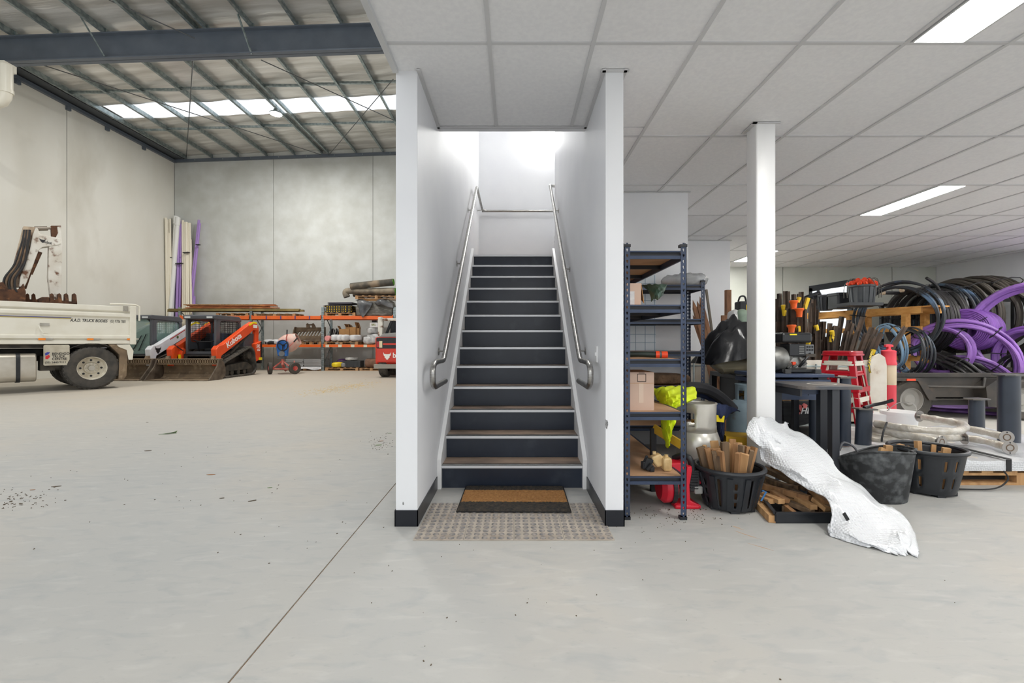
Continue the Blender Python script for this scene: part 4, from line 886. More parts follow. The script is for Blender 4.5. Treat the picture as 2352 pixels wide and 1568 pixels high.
# top level, right: grey sheets, bags, rolls of turf
pl = pallet('timber pallet under the black and yellow mats on the rack', yx(745), yx(816), YR, YR2, T2, 0.14, nb=6)
MATB = mat('black_rubber_mat',(44,42,42),0.8,c2=(70,66,62),scale=8)
z = T2+0.145
for k in range(9):
    dx = rnd.uniform(-6,3); lift = 0.012*k
    o = MB().prism([(yx(744+dx),0.0),(yx(807+rnd.uniform(-3,3)),0.0),(yx(806),0.022),(yx(752+dx),0.026)],'xz',YR,YR2).build('speed_hump_mat', mat('hazard_mat',(232,190,44),0.7,c2=(46,42,38),scale=3.2,kind='wave',lo=0.25,hi=0.35) if k in (1,3,5,7) else MATB)
    o.location = (0,0,z); z += 0.034; tag(o, 'flat black rubber mat with yellow bands in the stack on the pallet rack', 'mat', 'stacked rubber mats on the rack')
for k in range(3):
    o = MB().cb((0,0,0),(yx(808)-yx(752),0.8,0.022),ry=-0.05+0.02*k).build('corflute_sheet', mat('dark_sheet',(58,54,66),0.6)); o.location = (yx(780),YR+0.42,z+0.045+0.03*k); tag(o,'thin dark sheet lying tilted on top of the rubber mats','sheet','dark sheets on the mats')
GBAG = mat('grey_plastic_wrap',(66,68,72),0.35,c2=(104,104,104),scale=3,bump=0.8,bscale=6)
PILE = mat('grey_bundle',(118,116,108),0.8,c2=(76,74,70),scale=2.5,stretch=(1,1,9),c3=(160,158,150),s3=3)
G = []
xa, xb = yx(818), yx(900)
o = MB().prism([(0,0),(xb-xa,0),(xb-xa+0.03,0.3),(xb-xa-0.1,0.66),(0.45,0.62),(0.1,0.60),(-0.04,0.35)],'xz',0,0.8).build('plastic_bundle', PILE, bevel=0.06, seg=4); o.location = (xa, YR, T2)
tag(o,'grey layered bundle of sheets on the rack beneath the turf rolls','bundle')
def rag(name, label, cat, pts, m, th=0.012, sub=2, group=None, k=4, amp=0.0):        # draped cloth from rows of points
    rows = [spline(r_, k) for r_ in pts]; n = len(rows[0]); cols_ = [spline([r_[j] for r_ in rows], k) for j in range(n)]
    G_ = [[cols_[j][i] for j in range(n)] for i in range(len(cols_[0]))]
    if amp:
        for i, r_ in enumerate(G_):
            for j, p_ in enumerate(r_): w_ = math.sin(0.9*j+0.35*i+1)+0.8*math.sin(1.7*j-0.6*i+2)+0.6*math.sin(0.5*j+1.1*i); r_[j] = p_ + Vector((0, amp*w_, amp*0.5*math.cos(1.3*j+0.8*i)))
    c = Vector((sum(p.x for r_ in G_ for p in r_)/sum(len(r_) for r_ in G_), sum(p.y for r_ in G_ for p in r_)/sum(len(r_) for r_ in G_), min(p.z for r_ in G_ for p in r_)))
    o = MB().grid([[tuple(p-c) for p in r_] for r_ in G_]).build(name, m, smooth=60, solid=th); o.location = c
    return tag(o, label, cat, group)
def wv(px, py, Z, j=0.06): p = at(px, py, Z); return p + Vector((0, rnd.uniform(-j,j), 0))
rag('plastic_sheet','dark crumpled plastic draped over the grey bundle on the rack','plastic sheet',[[wv(816,690,19.6),wv(826,686,19.6),wv(840,688,19.6),wv(856,690,19.6)],[wv(820,692,18.95),wv(832,690,18.9),wv(846,694,18.95),wv(856,696,18.95)],[wv(826,712,18.9),wv(834,712,18.85),wv(842,710,18.9),wv(850,708,18.92)],[wv(828,722,18.88),wv(832,728,18.85),wv(836,726,18.86),wv(842,718,18.9)]],GBAG)
rag('plastic_sheet','dark shiny plastic bunched on the grey bundle near the stair wall','plastic sheet',[[wv(862,690,19.7),wv(876,684,19.7),wv(892,686,19.7),wv(902,694,19.7)],[wv(860,694,18.96,.1),wv(874,688,18.92,.1),wv(890,692,18.95,.1),wv(902,698,18.96,.1)],[wv(866,702,18.92,.08),wv(878,700,18.9,.08),wv(892,706,18.9,.08),wv(904,708,18.93,.08)]],GBAG)
pallet('timber pallet carrying the turf rolls high on the rack', yx(816), yx(912), YR, YR2, T2+0.70, 0.15, nb=7)
MB_ = MB().box((yx(834),YR+0.05,T2+0.63),(yx(871),YR2-0.1,T2+0.70)).build('packing_timber', WOOD); tag(MB_,'short pale packing timber under the turf pallet','timber')
TURF = mat('turf_backing',(70,68,62),0.9,c2=(96,90,80),scale=3,c3=(140,124,104),s3=1.5)
def roll(label, pts, r, m, name='turf_roll', cat='roll'):
    P = spline(pts, 5); t = thing(name, label, cat, P[0])
    MB().tube(P, r, 18).build('roll_body', m, t, smooth=True, w=True)
    e = P[-1]; d = (P[-1]-P[-2]).normalized(); sp = []
    for k in range(50):
        a = 0.5*k; q = r*0.98*(1-k/52); _, u, v_ = frame_of(d); sp.append(e + d*0.004 + u*q*math.cos(a) + v_*q*math.sin(a))
    MB().tube(sp, 0.012, 6).build('rolled_edge', mat('grass_edge',(90,150,40),0.9), t, w=True)
    return t
roll('dark turf roll lying topmost on the rack pallets', [at(806,658,19.2),at(840,654,19.2),at(880,650,19.2),at(904,648,19.2)], 0.145, TURF)
roll('sagging tan-grey turf roll bent over the end of its pallet on the rack', [at(797,682,19.25),at(794,672,19.25),at(802,668,19.25),at(840,669,19.25),at(908,668,19.25)], 0.13, mat('turf_tan',(150,138,118),0.9,c2=(92,86,78),scale=3))
roll('grey turf roll behind the sagging one on the rack', [at(812,675,19.6),at(840,675,19.6),at(908,674,19.6)], 0.12, TURF)
# middle level, left: bucket attachment, pallet, white bags
pallet('orange-brown pallet under the slatted digger bucket', yx(692), yx(738), YR-0.02, YR2, T1, 0.13, nb=5)
bk = thing('digger_bucket', 'brown slotted digger bucket resting on its back on the middle rack level', 'bucket', (yx(700), YR+0.2, T1+0.13))
GB = mat('brown_bucket_steel',(122,104,82),0.8,c2=(92,76,60),scale=4)
bx = lambda a: yx(a)-yx(700)
bz = lambda b: yz(b)-T1-0.13
MB().prism([(bx(671),bz(771)),(bx(737),bz(771)),(bx(734),bz(785)),(bx(690),bz(781)),(bx(684),bz(778))],'xz',-0.15,-0.10).build('lip_plate', GB, bk)
MB().prism([(bx(671),bz(751)),(bx(737),bz(751)),(bx(737),bz(760)),(bx(668),bz(762))],'xz',0.15,0.22).build('back_plate', GB, bk)
for k in range(9):
    a = 676+7*k; MB().bar((bx(a),-0.12,bz(772)),(bx(a+2),0.2,bz(757)),0.05,0.03).build('slat', GB, bk)
for a in (669, 737): MB().prism([(-0.15,bz(774)),(0.25,bz(776)),(0.25,bz(750)),(0.1,bz(750))],'yz',bx(a)-0.02,bx(a)+0.02).build('side_plate', GB, bk)
for a in (699,712): MB().prism([(bx(a-3),bz(752)),(bx(a-3.5),bz(743)),(bx(a),bz(741)),(bx(a+4),bz(747)),(bx(a+6),bz(752))],'xz',0.1,0.14).build('hitch_ear', GB, bk)
MB().cyl((bx(697),0.12,bz(745)),(bx(714),0.12,bz(745)),0.03).build('hitch_pin', GB, bk)
MB().box((bx(684),-0.25,bz(783)),(bx(735),0.4,0.0)).build('base_frame', GB, bk)
WBAG = mat('white_film_bag',(222,222,220),0.4,c2=(196,196,198),scale=5,bump=0.5,bscale=9)
for k, (a, b) in enumerate(((618,14),(634,10))): sack('film_bag','white film-wrapped packet on the rack behind the mixer, %s' % ('beside the loader' if k==0 else 'beside the drum'),'packet',(yx(a,19.2),19.25,T1),(0.24 if k==0 else 0.17,0.25,0.11),WBAG,None,k+3)
o = MB().cyl((0,0,0),(0.36,0,0),0.07,n=12).build('black_roll', BLACK, smooth=True); o.location = (yx(607,18.95),19.05,T1+0.08); tag(o,'short black plastic roll lying on the rack behind the orange loader','roll')
o = MB().prism([(0,0),(0.55,0),(0.55,0.32),(0.1,0.34)],'xz',0,0.4).build('timber_box', PALW, bevel=0.01); o.location = (yx(648),19.35,T1); tag(o,'plain timber crate on the rack behind the mixer drum','crate')
# middle level, right
pallet('timber pallet under the white film rolls on the rack', yx(745), yx(822), YR-0.02, YR2, T1, 0.13, nb=6)
for k, a in enumerate((768, 781, 790, 813)):
    sack('film_roll','white film roll lying end-on on the pallet, %s' % ['next to the pink roll','second after the pink roll','third after the pink roll','nearest the bagged parts'][k],'roll',(yx(a),19.2,T1+0.135),(0.19 if k!=3 else 0.24,0.28,0.145),WBAG,'white film rolls on the rack',k+10,0.08)
o = MB().lathe([(0,0),(0.1,0.01),(0.12,0.04),(0.12,0.3),(0.1,0.33),(0,0.33)],n=18,axis=(0,-1,0)).build('pink_roll', mat('pink_film',(226,150,146),0.5), smooth=True); o.location = (yx(750.5),19.35,T1+0.255); tag(o,'small pink roll at the end of the row of white film rolls','roll')
for k, (a, w_, h_, rz_) in enumerate(((783,0.42,0.26,0.1),(800,0.46,0.34,-0.15),(807,0.3,0.30,0.2))):
    t = thing('cardboard_box', 'open cardboard box on the white film rolls, %s' % ['with two raised flaps','tilted in the middle','nearest the upright flap'][k], 'box', (yx(a), 19.5+0.05*k, T1+0.40), rz_)
    CARD = mat('cardboard',(196,150,98),0.85,c2=(184,138,88),scale=4)
    MB().box((-w_/2,-0.2,0),(w_/2,-0.19,h_)).box((-w_/2,0.19,0),(w_/2,0.2,h_)).box((-w_/2,-0.2,0),(-w_/2+0.01,0.2,h_)).box((w_/2-0.01,-0.2,0),(w_/2,0.2,h_)).box((-w_/2,-0.2,0),(w_/2,0.2,0.01)).build('carton', CARD, t)
    MB().cb((-w_/2-0.03,0,h_+0.06),(0.008,0.38,0.16),ry=-0.5).build('flap', CARD, t); MB().cb((w_/2-0.02,0,h_+0.1),(0.008,0.38,0.22),ry=-0.3).build('flap', CARD, t)
BST = mat('black_strap_bundle',(28,28,29),0.7,c2=(48,46,44),scale=9)
for k in range(12):
    a = 746+3.2*k+rnd.uniform(-1,1); h_ = 0.52+rnd.uniform(-0.04,0.08)
    o = MB().tube([(0,0,0),(0.015,0,h_*0.5),(0.05+0.01*k,0,h_)],[0.028,0.026,0.02],6).build('black_stake', BST, smooth=True); o.location = (yx(a),19.6,T1+0.135); tag(o,'thin black plastic stake standing in the cluster behind the film rolls','stake','black stakes on the rack')
for k, (a, py, r_) in enumerate(((846,788,(0.3,0.25,0.17)),(858,772,(0.33,0.25,0.22)),(850,760,(0.22,0.2,0.14)))):
    sack('bagged_parts','clear plastic bag of grey parts on the rack, %s' % ['low in front','stacked in the middle','topmost of its pile'][k],'bag',(yx(a),19.25,T1 if k==0 else T1+0.02 if k==1 else T1+0.45),r_,mat('clear_bag',(206,206,204),0.25,c2=(160,160,160),scale=5,bump=0.6,bscale=8),None,k+20,0.15)
o = MB().box((-0.17,-0.12,0),(0.17,0.12,0.2)).build('white_carton', WHITE2, bevel=0.01); o.location = (yx(857),19.2,T1+0.72); tag(o,'small white printed carton on top of the bagged parts','carton')
MB().box((-0.10,-0.122,0.06),(0.08,-0.12,0.15)).build('print', mat('print_olive',(130,140,70),0.6,c2=(220,220,210),scale=18), o)
# bottom level
pallet('low pallet under the stacked aluminium sheets', yx(662), yx(738), YR-0.02, YR2, 0.0, 0.12, nb=6)
SHT = mat('aluminium_sheet',(176,178,178),0.35,0.5,c2=(200,202,202),scale=2,stretch=(1,1,12))
for k in range(12):
    for j, (a, b) in enumerate(((657,697),(698,738))):
        o = MB().box((0,0,0),(yx(b+rnd.uniform(-1.5,0.5))-yx(a),0.8,0.026)).build('metal_sheet', SHT); o.location = (yx(a+rnd.uniform(-1,1)),YR+rnd.uniform(-.03,.03),0.122+0.030*k); tag(o,'flat grey aluminium tray in the %s under the rack' % ('stack nearer the mixer','stack nearer the rack upright')[j],'tray','aluminium tray stacks')
rag('plastic_wrap','torn white wrap hanging over the pallet below the aluminium trays','plastic sheet',[[wv(684,842,18.95,.03),wv(700,843,18.95,.03),wv(720,842,18.95,.03),wv(738,843,18.95,.03)],[wv(684,849,18.9,.05),wv(702,846,18.9,.05),wv(722,850,18.9,.05),wv(738,847,18.9,.05)]],WBAG,0.01)
pallet('pallet on the floor under the yellow and purple sacks', yx(747), yx(823), YR-0.02, YR2, 0.0, 0.13, nb=6)
pallet('pallet on the floor under the brown roll beside the red loader', yx(826), yx(880), YR-0.02, YR2, 0.0, 0.11, nb=5)
sack('yellow_sack','bright yellow plastic sack lying on the low pallet','sack',(yx(776,19.15),19.12,0.135),(0.24,0.22,0.11),mat('yellow_bag',(238,212,40),0.4,c2=(220,190,30),scale=4,bump=0.3),None,31,0.1,0.3)
sack('purple_sack','purple plastic sack slumped behind the yellow one','sack',(yx(783,19.4),19.5,0.135),(0.22,0.2,0.17),mat('purple_bag',(92,58,112),0.4,c2=(70,44,90),scale=4,bump=0.3),None,32,0.12)
sack('grey_sack','small grey bag beside the yellow sack on the low pallet','sack',(yx(789.5,19.1),19.1,0.135),(0.1,0.12,0.1),mat('grey_bag',(110,112,116),0.5,c2=(150,150,150),scale=8),None,33,0.1)
CRT = mat('dark_crate',(58,60,62),0.6)
t = thing('plastic_crate','dark grey ribbed plastic crate on the low pallet','crate',(yx(810),19.3,0.135))
MB().box((-0.42,-0.25,0),(0.30,0.25,0.27)).build('crate_body', CRT, t, bevel=0.01)
for k in range(14): MB().box((-0.41+0.052*k,-0.262,0.01),(-0.385+0.052*k,-0.25,0.26)).build('rib', CRT, t)
for k in range(3): MB().box((-0.43,-0.258,0.06+0.09*k),(0.31,-0.25,0.075+0.09*k)).build('rib', CRT, t)
sack('white_sack','white and grey paper sack lying on the dark crate','sack',(yx(803),19.25,0.41),(0.27,0.2,0.075),mat('paper_sack',(206,204,198),0.6,c2=(150,150,148),scale=5),None,34,0.08)
o = MB().lathe([(0.0,0),(0.17,0.01),(0.19,0.05),(0.19,0.62),(0.17,0.66),(0,0.66)],n=20,axis=(1,0,0.0)).build('brown_roll', mat('brown_felt',(132,100,80),0.95,c2=(108,80,64),scale=8,bump=0.3), smooth=True); o.location = (yx(837),19.2,0.31); tag(o,'brown felt roll lying on the pallet beside the red loader','roll')
# small black box fixed to the wall
o = MB().box((-0.1,-0.06,-0.1),(0.1,0,0.1)).cyl((0,-0.03,-0.1),(0,-0.03,-0.5),0.012,n=6).build('wall_box', BLACK); p = at(860,735,20.58); o.location = p; tag(o,'small black box with a cable on the concrete wall behind the rack','box')
# ---- plastic pipes leaning in the corner
PW, PC, PP = mat('pipe_white',(232,232,228),0.4), mat('pipe_cream',(232,224,204),0.45), mat('pipe_lilac',(164,132,196),0.45)
PG = mat('pipe_grey',(176,180,186),0.4); PR = mat('pipe_red_brown',(140,70,58),0.5)
pipes = [(381,500,386,PC,.05),(384,504,391,PC,.045),(390,503,396,PC,.045),(388,535,397,PC,.04),(404,497,389,PW,.085),(409,500,382,PW,.09),(412,508,402,PP,.045),(414,506,406,PP,.045),(417,515,409,PP,.045),
 (420,506,422,PC,.05),(424,510,425,PC,.05),(428,510,430,PC,.055),(432,512,434,PC,.055),(436,512,441,PC,.04),(438,550,446,PC,.04),(457,505,420,PP,.05),(459,512,424,PP,.045),(441,650,440,PP,.05),(443,640,448,PP,.04),
 (391,660,394,PP,.04),(398,660,396,PP,.045),(402,620,400,PG,.05),(416,640,413,PR,.05),(447,680,446,PP,.035),(407,560,404,PP,.045),(426,560,428,PC,.045),(421,580,420,PC,.05),(374,735,376,PW,.07)]
kinds_ = {id(PC):'slim cream plastic pipe leaning in the concrete corner',id(PW):'thick white plastic pipe leaning in the concrete corner',id(PP):'lilac plastic pipe leaning in the concrete corner',id(PG):'grey plastic pipe leaning among the lilac pipes in the corner',id(PR):'short red-brown pipe leaning among the lilac pipes in the corner'}
for k, (a, b, c, m_, r_) in enumerate(pipes):
    Zt, Zb_ = 20.42-0.015*(k%6), 20.12-0.05*(k%7)
    Zt = min(Zt, 15.2*FPX/(CX-a)); Zb_ = min(Zb_, 15.2*FPX/(CX-c))
    p = at(a,b,Zt); q = Vector(((c-CX)/FPX*Zb_, Zb_, 0.0))
    t = thing('plastic_pipe', kinds_[id(m_)], 'pipe', q, group='plastic pipes leaning in the corner')
    MB().cyl(q, p, r_, n=12).build('pipe_body', m_, t, smooth=True, w=True)
    if m_ is PW: d = (p-q).normalized(); MB().cyl(p-d*0.35, p+d*0.01, r_*1.18, n=12).build('socket_end', m_, t, smooth=True, w=True)
for (px_, py_, w_) in ((388,592,14),(412,605,14),(428,580,12),(455,562,7)):
    p = at(px_,py_,20.16); o = MB().cb((0,0,0),(w_*0.0195,0.14,0.03),ry=-0.1).build('tie_strap', BLACK); o.location = p; tag(o,'thin black strap tied around the leaning plastic pipes','strap','straps around the pipes')
# ============================================================ STORAGE UNDER THE MEZZANINE
SHB = mat('blue_black_shelf_paint', (44,54,74), 0.38, 0.2, c2=(58,70,94), scale=4)
SHI = mat('shelf_black_and_recess_shade', (26,28,34), 0.5)  # black of caps and bars, also the painted shade in the rail recess
MDF = mat('mdf_board', (190,152,118), 0.8, c2=(176,138,104), scale=3, c3=(150,120,96), s3=2)
def atz(px, py, z): Z = (HC-z)*FPX/(py-CY); return at(px, py, Z)
def shelf_unit(label, x0, x1, y0, y1, top, levels):
    t = thing('shelving_unit', label, 'shelf', (x0, y0, 0)); a = 0.038
    for x, sx in ((x0,1),(x1,-1)):
        for y, sy in ((y0,1),(y1,-1)):
            u = MB(); xa, xb = sorted((x, x+sx*a)); ya, yb = sorted((y, y+sy*a)); yt = sorted((y, y+sy*0.003)); xt = sorted((x, x+sx*0.003))
            u.box((xa,yt[0],0),(xa+0.0125,yt[1],top)); u.box((xb-0.0125,yt[0],0),(xb,yt[1],top))
            u.box((xt[0],ya,0),(xt[1],ya+0.0125,top)); u.box((xt[0],yb-0.0125,0),(xt[1],yb,top))
            z = 0.03
            u.box((xa,yt[0],0),(xb,yt[1],0.03)); u.box((xt[0],ya,0),(xt[1],yb,0.03))
            while z < top:
                u.box((xa+0.0125,yt[0],z+0.019),(xb-0.0125,yt[1],min(z+0.038,top))); u.box((xt[0],ya+0.0125,z+0.019),(xt[1],yb-0.0125,min(z+0.038,top)))
                u.box((xa+0.0125,yt[0],z),(xa+0.0155,yt[1],z+0.007)); u.box((xb-0.0155,yt[0],z),(xb-0.0125,yt[1],z+0.007)); z += 0.038
            u.build('upright', SHB, t, w=True)
            MB().box((xa-0.004,ya-0.004,top-0.012),(xb+0.004,yb+0.004,top+0.006)).build('end_cap', SHI, t, w=True)
            MB().box((xa-0.003,ya-0.003,0),(xb+0.003,yb+0.003,0.02)).build('foot', SHI, t, w=True)
    for z in levels:
        for y, s in ((y0,1),(y1,-1)):
            e = 0.004*s
            MB().box((x0+0.036,min(y,y+s*.012)+e,z-0.008),(x1-0.036,max(y,y+s*.012)+e,z+0.002)).box((x0+0.036,min(y,y+s*.012)+e,z-0.052),(x1-0.036,max(y,y+s*.012)+e,z-0.030)).build('cross_rail', SHB, t, w=True)
            MB().box((x0+0.036,min(y+s*.014,y+s*.02)+e,z-0.05),(x1-0.036,max(y+s*.014,y+s*.02)+e,z)).build('rail_web', SHI, t, w=True)  # web coloured darker than its rail, recess shade put into the colour
        for x, s in ((x0,1),(x1,-1)):
            MB().box((min(x,x+s*.014)+0.004*s,y0+0.036,z-0.052),(max(x,x+s*.014)+0.004*s,y1-0.036,z+0.002)).build('side_rail', SHB, t, w=True)
        for k in (1,2): yy = y0+(y1-y0)*k/3; MB().box((x0+0.02,yy-0.012,z-0.04),(x1-0.02,yy+0.012,z-0.012)).build('support_bar', SHI, t, w=True)
        MB().box((x0+0.02,y0+0.02,z-0.012),(x1-0.02,y1-0.02,z)).build('shelf_board', MDF, t, w=True)
    return t
S1X0, S1X1, S1Y0, S1Y1 = at(1434,0,3.03).x, at(1577,0,3.03).x, 3.03, 4.55
LV = [0.285, 0.712, 1.064, 1.424, 1.781]
shelf_unit('tall dark blue bolted shelving unit standing end-on beside the stair wall', S1X0, S1X1, S1Y0, S1Y1, 1.82, LV)
shelf_unit('dark blue shelving unit standing against the white partition', 0.82, 2.0, 4.8, 5.22, 1.82, [0.30,0.72,1.08,1.42,1.779])
CARD = _m['cardboard']; PCARD = mat('pale_cardboard', (206,178,160), 0.85, c2=(198,170,152), scale=3)
# cardboard boxes on the near shelf
t = thing('cardboard_box', 'brown cardboard box with an open flap on the near shelving', 'box', (0.80, 3.12, LV[3]))
MB().box((-0.03,0,0),(0.065,0.32,0.155)).build('carton', PCARD, t); MB().add([(0.065,0,0.155),(0.065,0.2,0.155),(0.13,0.22,0.06),(0.085,0.0,0.02)],[(0,1,2,3)]).build('flap', CARD, t, solid=0.004)
MB().box((-0.028,-0.001,0.01),(0.02,0,0.1)).build('tape', mat('white_label_paper',(226,224,222),0.5,c2=(200,198,200),scale=30), t)
t = thing('cardboard_box', 'pale cardboard box with a printed square and tape on the near shelving', 'box', (0.872, 3.13, LV[1]))
MB().box((-0.085,0,0),(0.085,0.3,0.26)).build('carton', PCARD, t)
MB().box((-0.02,-0.0012,0.05),(0.012,0,0.185)).build('tape', mat('shiny_tape',(214,190,170),0.2), t)
BPR = mat('brown_print',(60,46,40),0.7)
for a, b in (((-0.03,0.195),(0.03,0.199)),((-0.03,0.245),(0.03,0.249)),((-0.03,0.195),(-0.026,0.249)),((0.026,0.195),(0.03,0.249))): MB().box((a[0],-0.0012,a[1]),(b[0],0,b[1])).build('print', BPR, t)
MB().box((-0.02,-0.0012,0.252),(0.02,0,0.256)).build('print', BPR, t)
MB().box((-0.086,-0.002,0.184),(0.086,0.0,0.186)).build('carton_seam', CARD, t)
TARP = mat('dark_green_tarp',(44,66,54),0.45,c2=(64,90,76),scale=9,bump=0.4,bscale=14)
def pr(*pts): return [at(*p) for p in pts]
rag('tarp','crumpled dark green tarp hanging out of the open box on the shelving','tarp',[pr((1476,654,3.35),(1495,653,3.3),(1512,653,3.25),(1532,652,3.3)),pr((1484,664,3.25),(1498,662,3.18),(1514,664,3.12),(1528,664,3.22)),pr((1492,672,3.2),(1502,676,3.12),(1514,674,3.08),(1524,674,3.18)),pr((1496,692,3.14),(1504,686,3.1),(1511,688,3.08),(1518,681,3.14))],TARP,0.004,k=6,amp=0.006)
# hose with connectors
t = thing('garden_hose', 'dark green hose end with an orange connector on the shelving', 'hose', (0.95, 3.3, LV[2]))
zz_ = LV[2]+0.022
MB().tube(spline([(0.80,3.36,zz_),(0.9,3.33,zz_+0.004),(1.02,3.30,zz_)],6),0.020,12).build('hose', mat('hose_green',(40,52,46),0.5), t, smooth=True, w=True)
OR = mat('orange_plastic',(232,74,34),0.4)
MB().cyl((1.02,3.30,zz_),(1.045,3.295,zz_),0.028,n=16).cyl((1.06,3.292,zz_),(1.10,3.285,zz_),0.026,n=16).build('connector', OR, t, smooth=True, w=True)
MB().cyl((1.045,3.295,zz_),(1.06,3.292,zz_),0.024,n=12).build('collar', mat('grey_collar',(90,92,94),0.5), t, smooth=True, w=True)
# small engine part: carburettor and fuel bottle
t = thing('carburettor', 'small greasy carburettor with a cream plastic fuel bottle on the lowest shelf', 'engine part', (0.98, 3.2, LV[0]))
FB = mat('cream_fuel_bottle',(224,194,140),0.4,c2=(150,110,60),scale=9,lo=0.5,hi=0.8)
MB().prism(rrect(0.05,0,0.11,0.095,0.02),'xz',-0.05,0.03).build('fuel_bottle', FB, t, bevel=0.012)
MB().prism([(-0.02,0.09),(0.04,0.115),(0.06,0.09),(0.06,0.03),(0.02,0.015),(-0.01,0.05)],'xz',-0.01,0.05).build('bottle_neck', FB, t, bevel=0.012)
MB().cyl((0.0,0.0,0.11),(0.0,0.0,0.13),0.012).cyl((0.08,-0.01,0.095),(0.08,-0.01,0.108),0.012).build('cap', FB, t, smooth=True)
MB().cb((-0.05,-0.01,0.045),(0.05,0.05,0.08),ry=0.3).cb((-0.08,-0.02,0.04),(0.03,0.03,0.05),rz=0.4).cyl((-0.06,-0.04,0.01),(-0.03,-0.05,0.05),0.016).cyl((-0.09,0.0,0.02),(-0.05,0.0,0.1),0.009).cb((-0.03,-0.045,0.02),(0.03,0.03,0.036)).build('carburettor_body', BLACK, t, bevel=0.004)
# board on the partition wall
t = thing('wall_planner', 'pale gridded planner board on the white partition behind the shelving', 'board', at(1475,720,5.284))
a, b = at(1440,806,5.28), at(1505,632,5.28)
MB().box((a.x,5.27,a.z),(b.x,5.284,b.z)).build('board', mat('planner_white',(226,234,240),0.35), t, w=True)
for k in range(1,9): z = a.z+(b.z-a.z)*k/9; MB().box((a.x,5.268,z-0.003),(b.x,5.27,z+0.003)).build('grid_line', mat('planner_line',(150,172,190),0.6), t, w=True)
for k in range(1,4): x = a.x+(b.x-a.x)*k/3-0.01; MB().box((x-0.003,5.268,a.z),(x+0.003,5.27,b.z)).build('grid_line', _m['planner_line'], t, w=True)
# wrapped disc on the far shelving
CLR = mat('clear_plastic_wrap',(214,216,218),0.2,c2=(176,178,180),scale=6,bump=0.5,bscale=10,alpha=0.75)
t = thing('wrapped_disc','round tray wrapped in clear plastic lying on top of the far shelving','tray',(at(1572,0,5.0).x,5.02,1.782))
MB().lathe([(0,0),(0.17,0.004),(0.20,0.04),(0.2,0.06),(0.16,0.075),(0,0.08)],n=26).build('tray', mat('grey_tray',(170,166,160),0.5), t, smooth=True)
q = random.Random(4); b_ = MB().lathe([(0,0.0),(0.2,0.0),(0.23,0.04),(0.24,0.08),(0.2,0.12),(0.1,0.13),(0,0.13)],n=36); b_.v = [(x*(1+q.uniform(-.06,.06)),y*(1+q.uniform(-.06,.06)),max(0.0,z*(1+q.uniform(-.2,.1)))) for x,y,z in b_.v]; b_.build('plastic_wrap', CLR, t, smooth=70)
o = sack('brown_mat','brown fibrous mat folded on the lower board of the far shelving','mat',(1.62,5.0,0.722),(0.32,0.17,0.06),mat('brown_fibre',(128,100,76),0.95,c2=(96,76,58),scale=12,bump=0.8),None,41,0.06)
# ---- hi-vis clothing
HV = mat('hi_vis_yellow',(214,232,24),0.7,c2=(196,212,10),scale=5,bump=0.4,bscale=7)
NV = mat('navy_cloth',(32,42,74),0.85,c2=(40,52,88),scale=6,bump=0.4)
rag('hi_vis_jacket','fluorescent yellow work jacket slumped over the shelf edge, one sleeve hanging','jacket',[pr((1502,893,3.75),(1530,888,3.7),(1560,887,3.75),(1597,890,3.8)),pr((1504,908,3.6),(1526,897,3.5),(1556,905,3.45),(1600,905,3.6)),pr((1512,920,3.55),(1530,915,3.42),(1555,918,3.38),(1592,918,3.5)),pr((1518,930,3.50),(1532,930,3.4),(1546,932,3.36),(1556,936,3.42)),pr((1517,968,3.48),(1528,965,3.40),(1540,966,3.38),(1552,966,3.42)),pr((1525,1002,3.48),(1530,1003,3.42),(1537,1000,3.4),(1543,985,3.44)),pr((1531,1025,3.47),(1533,1028,3.43),(1535,1024,3.42),(1539,1012,3.45))],HV,0.006,k=7,amp=0.012)
rag('work_trousers','navy work trousers with a yellow band draped behind the silver gas bottle','trousers',[pr((1636,925,3.95),(1655,928,3.9),(1675,932,3.92),(1700,944,4.0)),pr((1640,945,3.88),(1652,950,3.82),(1665,956,3.86),(1680,945,3.95)),pr((1645,968,3.9),(1652,970,3.86),(1658,972,3.88),(1664,968,3.94)),pr((1651,1010,3.95),(1655,1012,3.9),(1659,1012,3.92),(1664,1010,3.98))],NV,0.010,k=6,amp=0.008)
o = MB().bar(at(1641,960,3.83),at(1663,962,3.83),0.012,0.055).build('reflective_band', mat('yellow_band',(246,222,30),0.6)); tag(o,'yellow cloth band around the navy trousers','band')
# black curved guard
t = thing('rubber_guard','dark curved rubber guard arching behind the yellow jacket','guard',at(1600,940,4.25))
MB().tube(spline([at(1548,905,4.2),at(1580,890,4.2),at(1620,893,4.2),at(1655,912,4.2),at(1685,942,4.2)],6),[0.05]*25,8).build('guard_arch', mat('dark_rubber',(44,44,48),0.8), t, smooth=True, w=True)
MB().tube(spline([at(1575,905,4.3),at(1610,902,4.3),at(1645,918,4.3),at(1672,946,4.3)],6),0.045,8).build('guard_inner', NV, t, smooth=True, w=True)
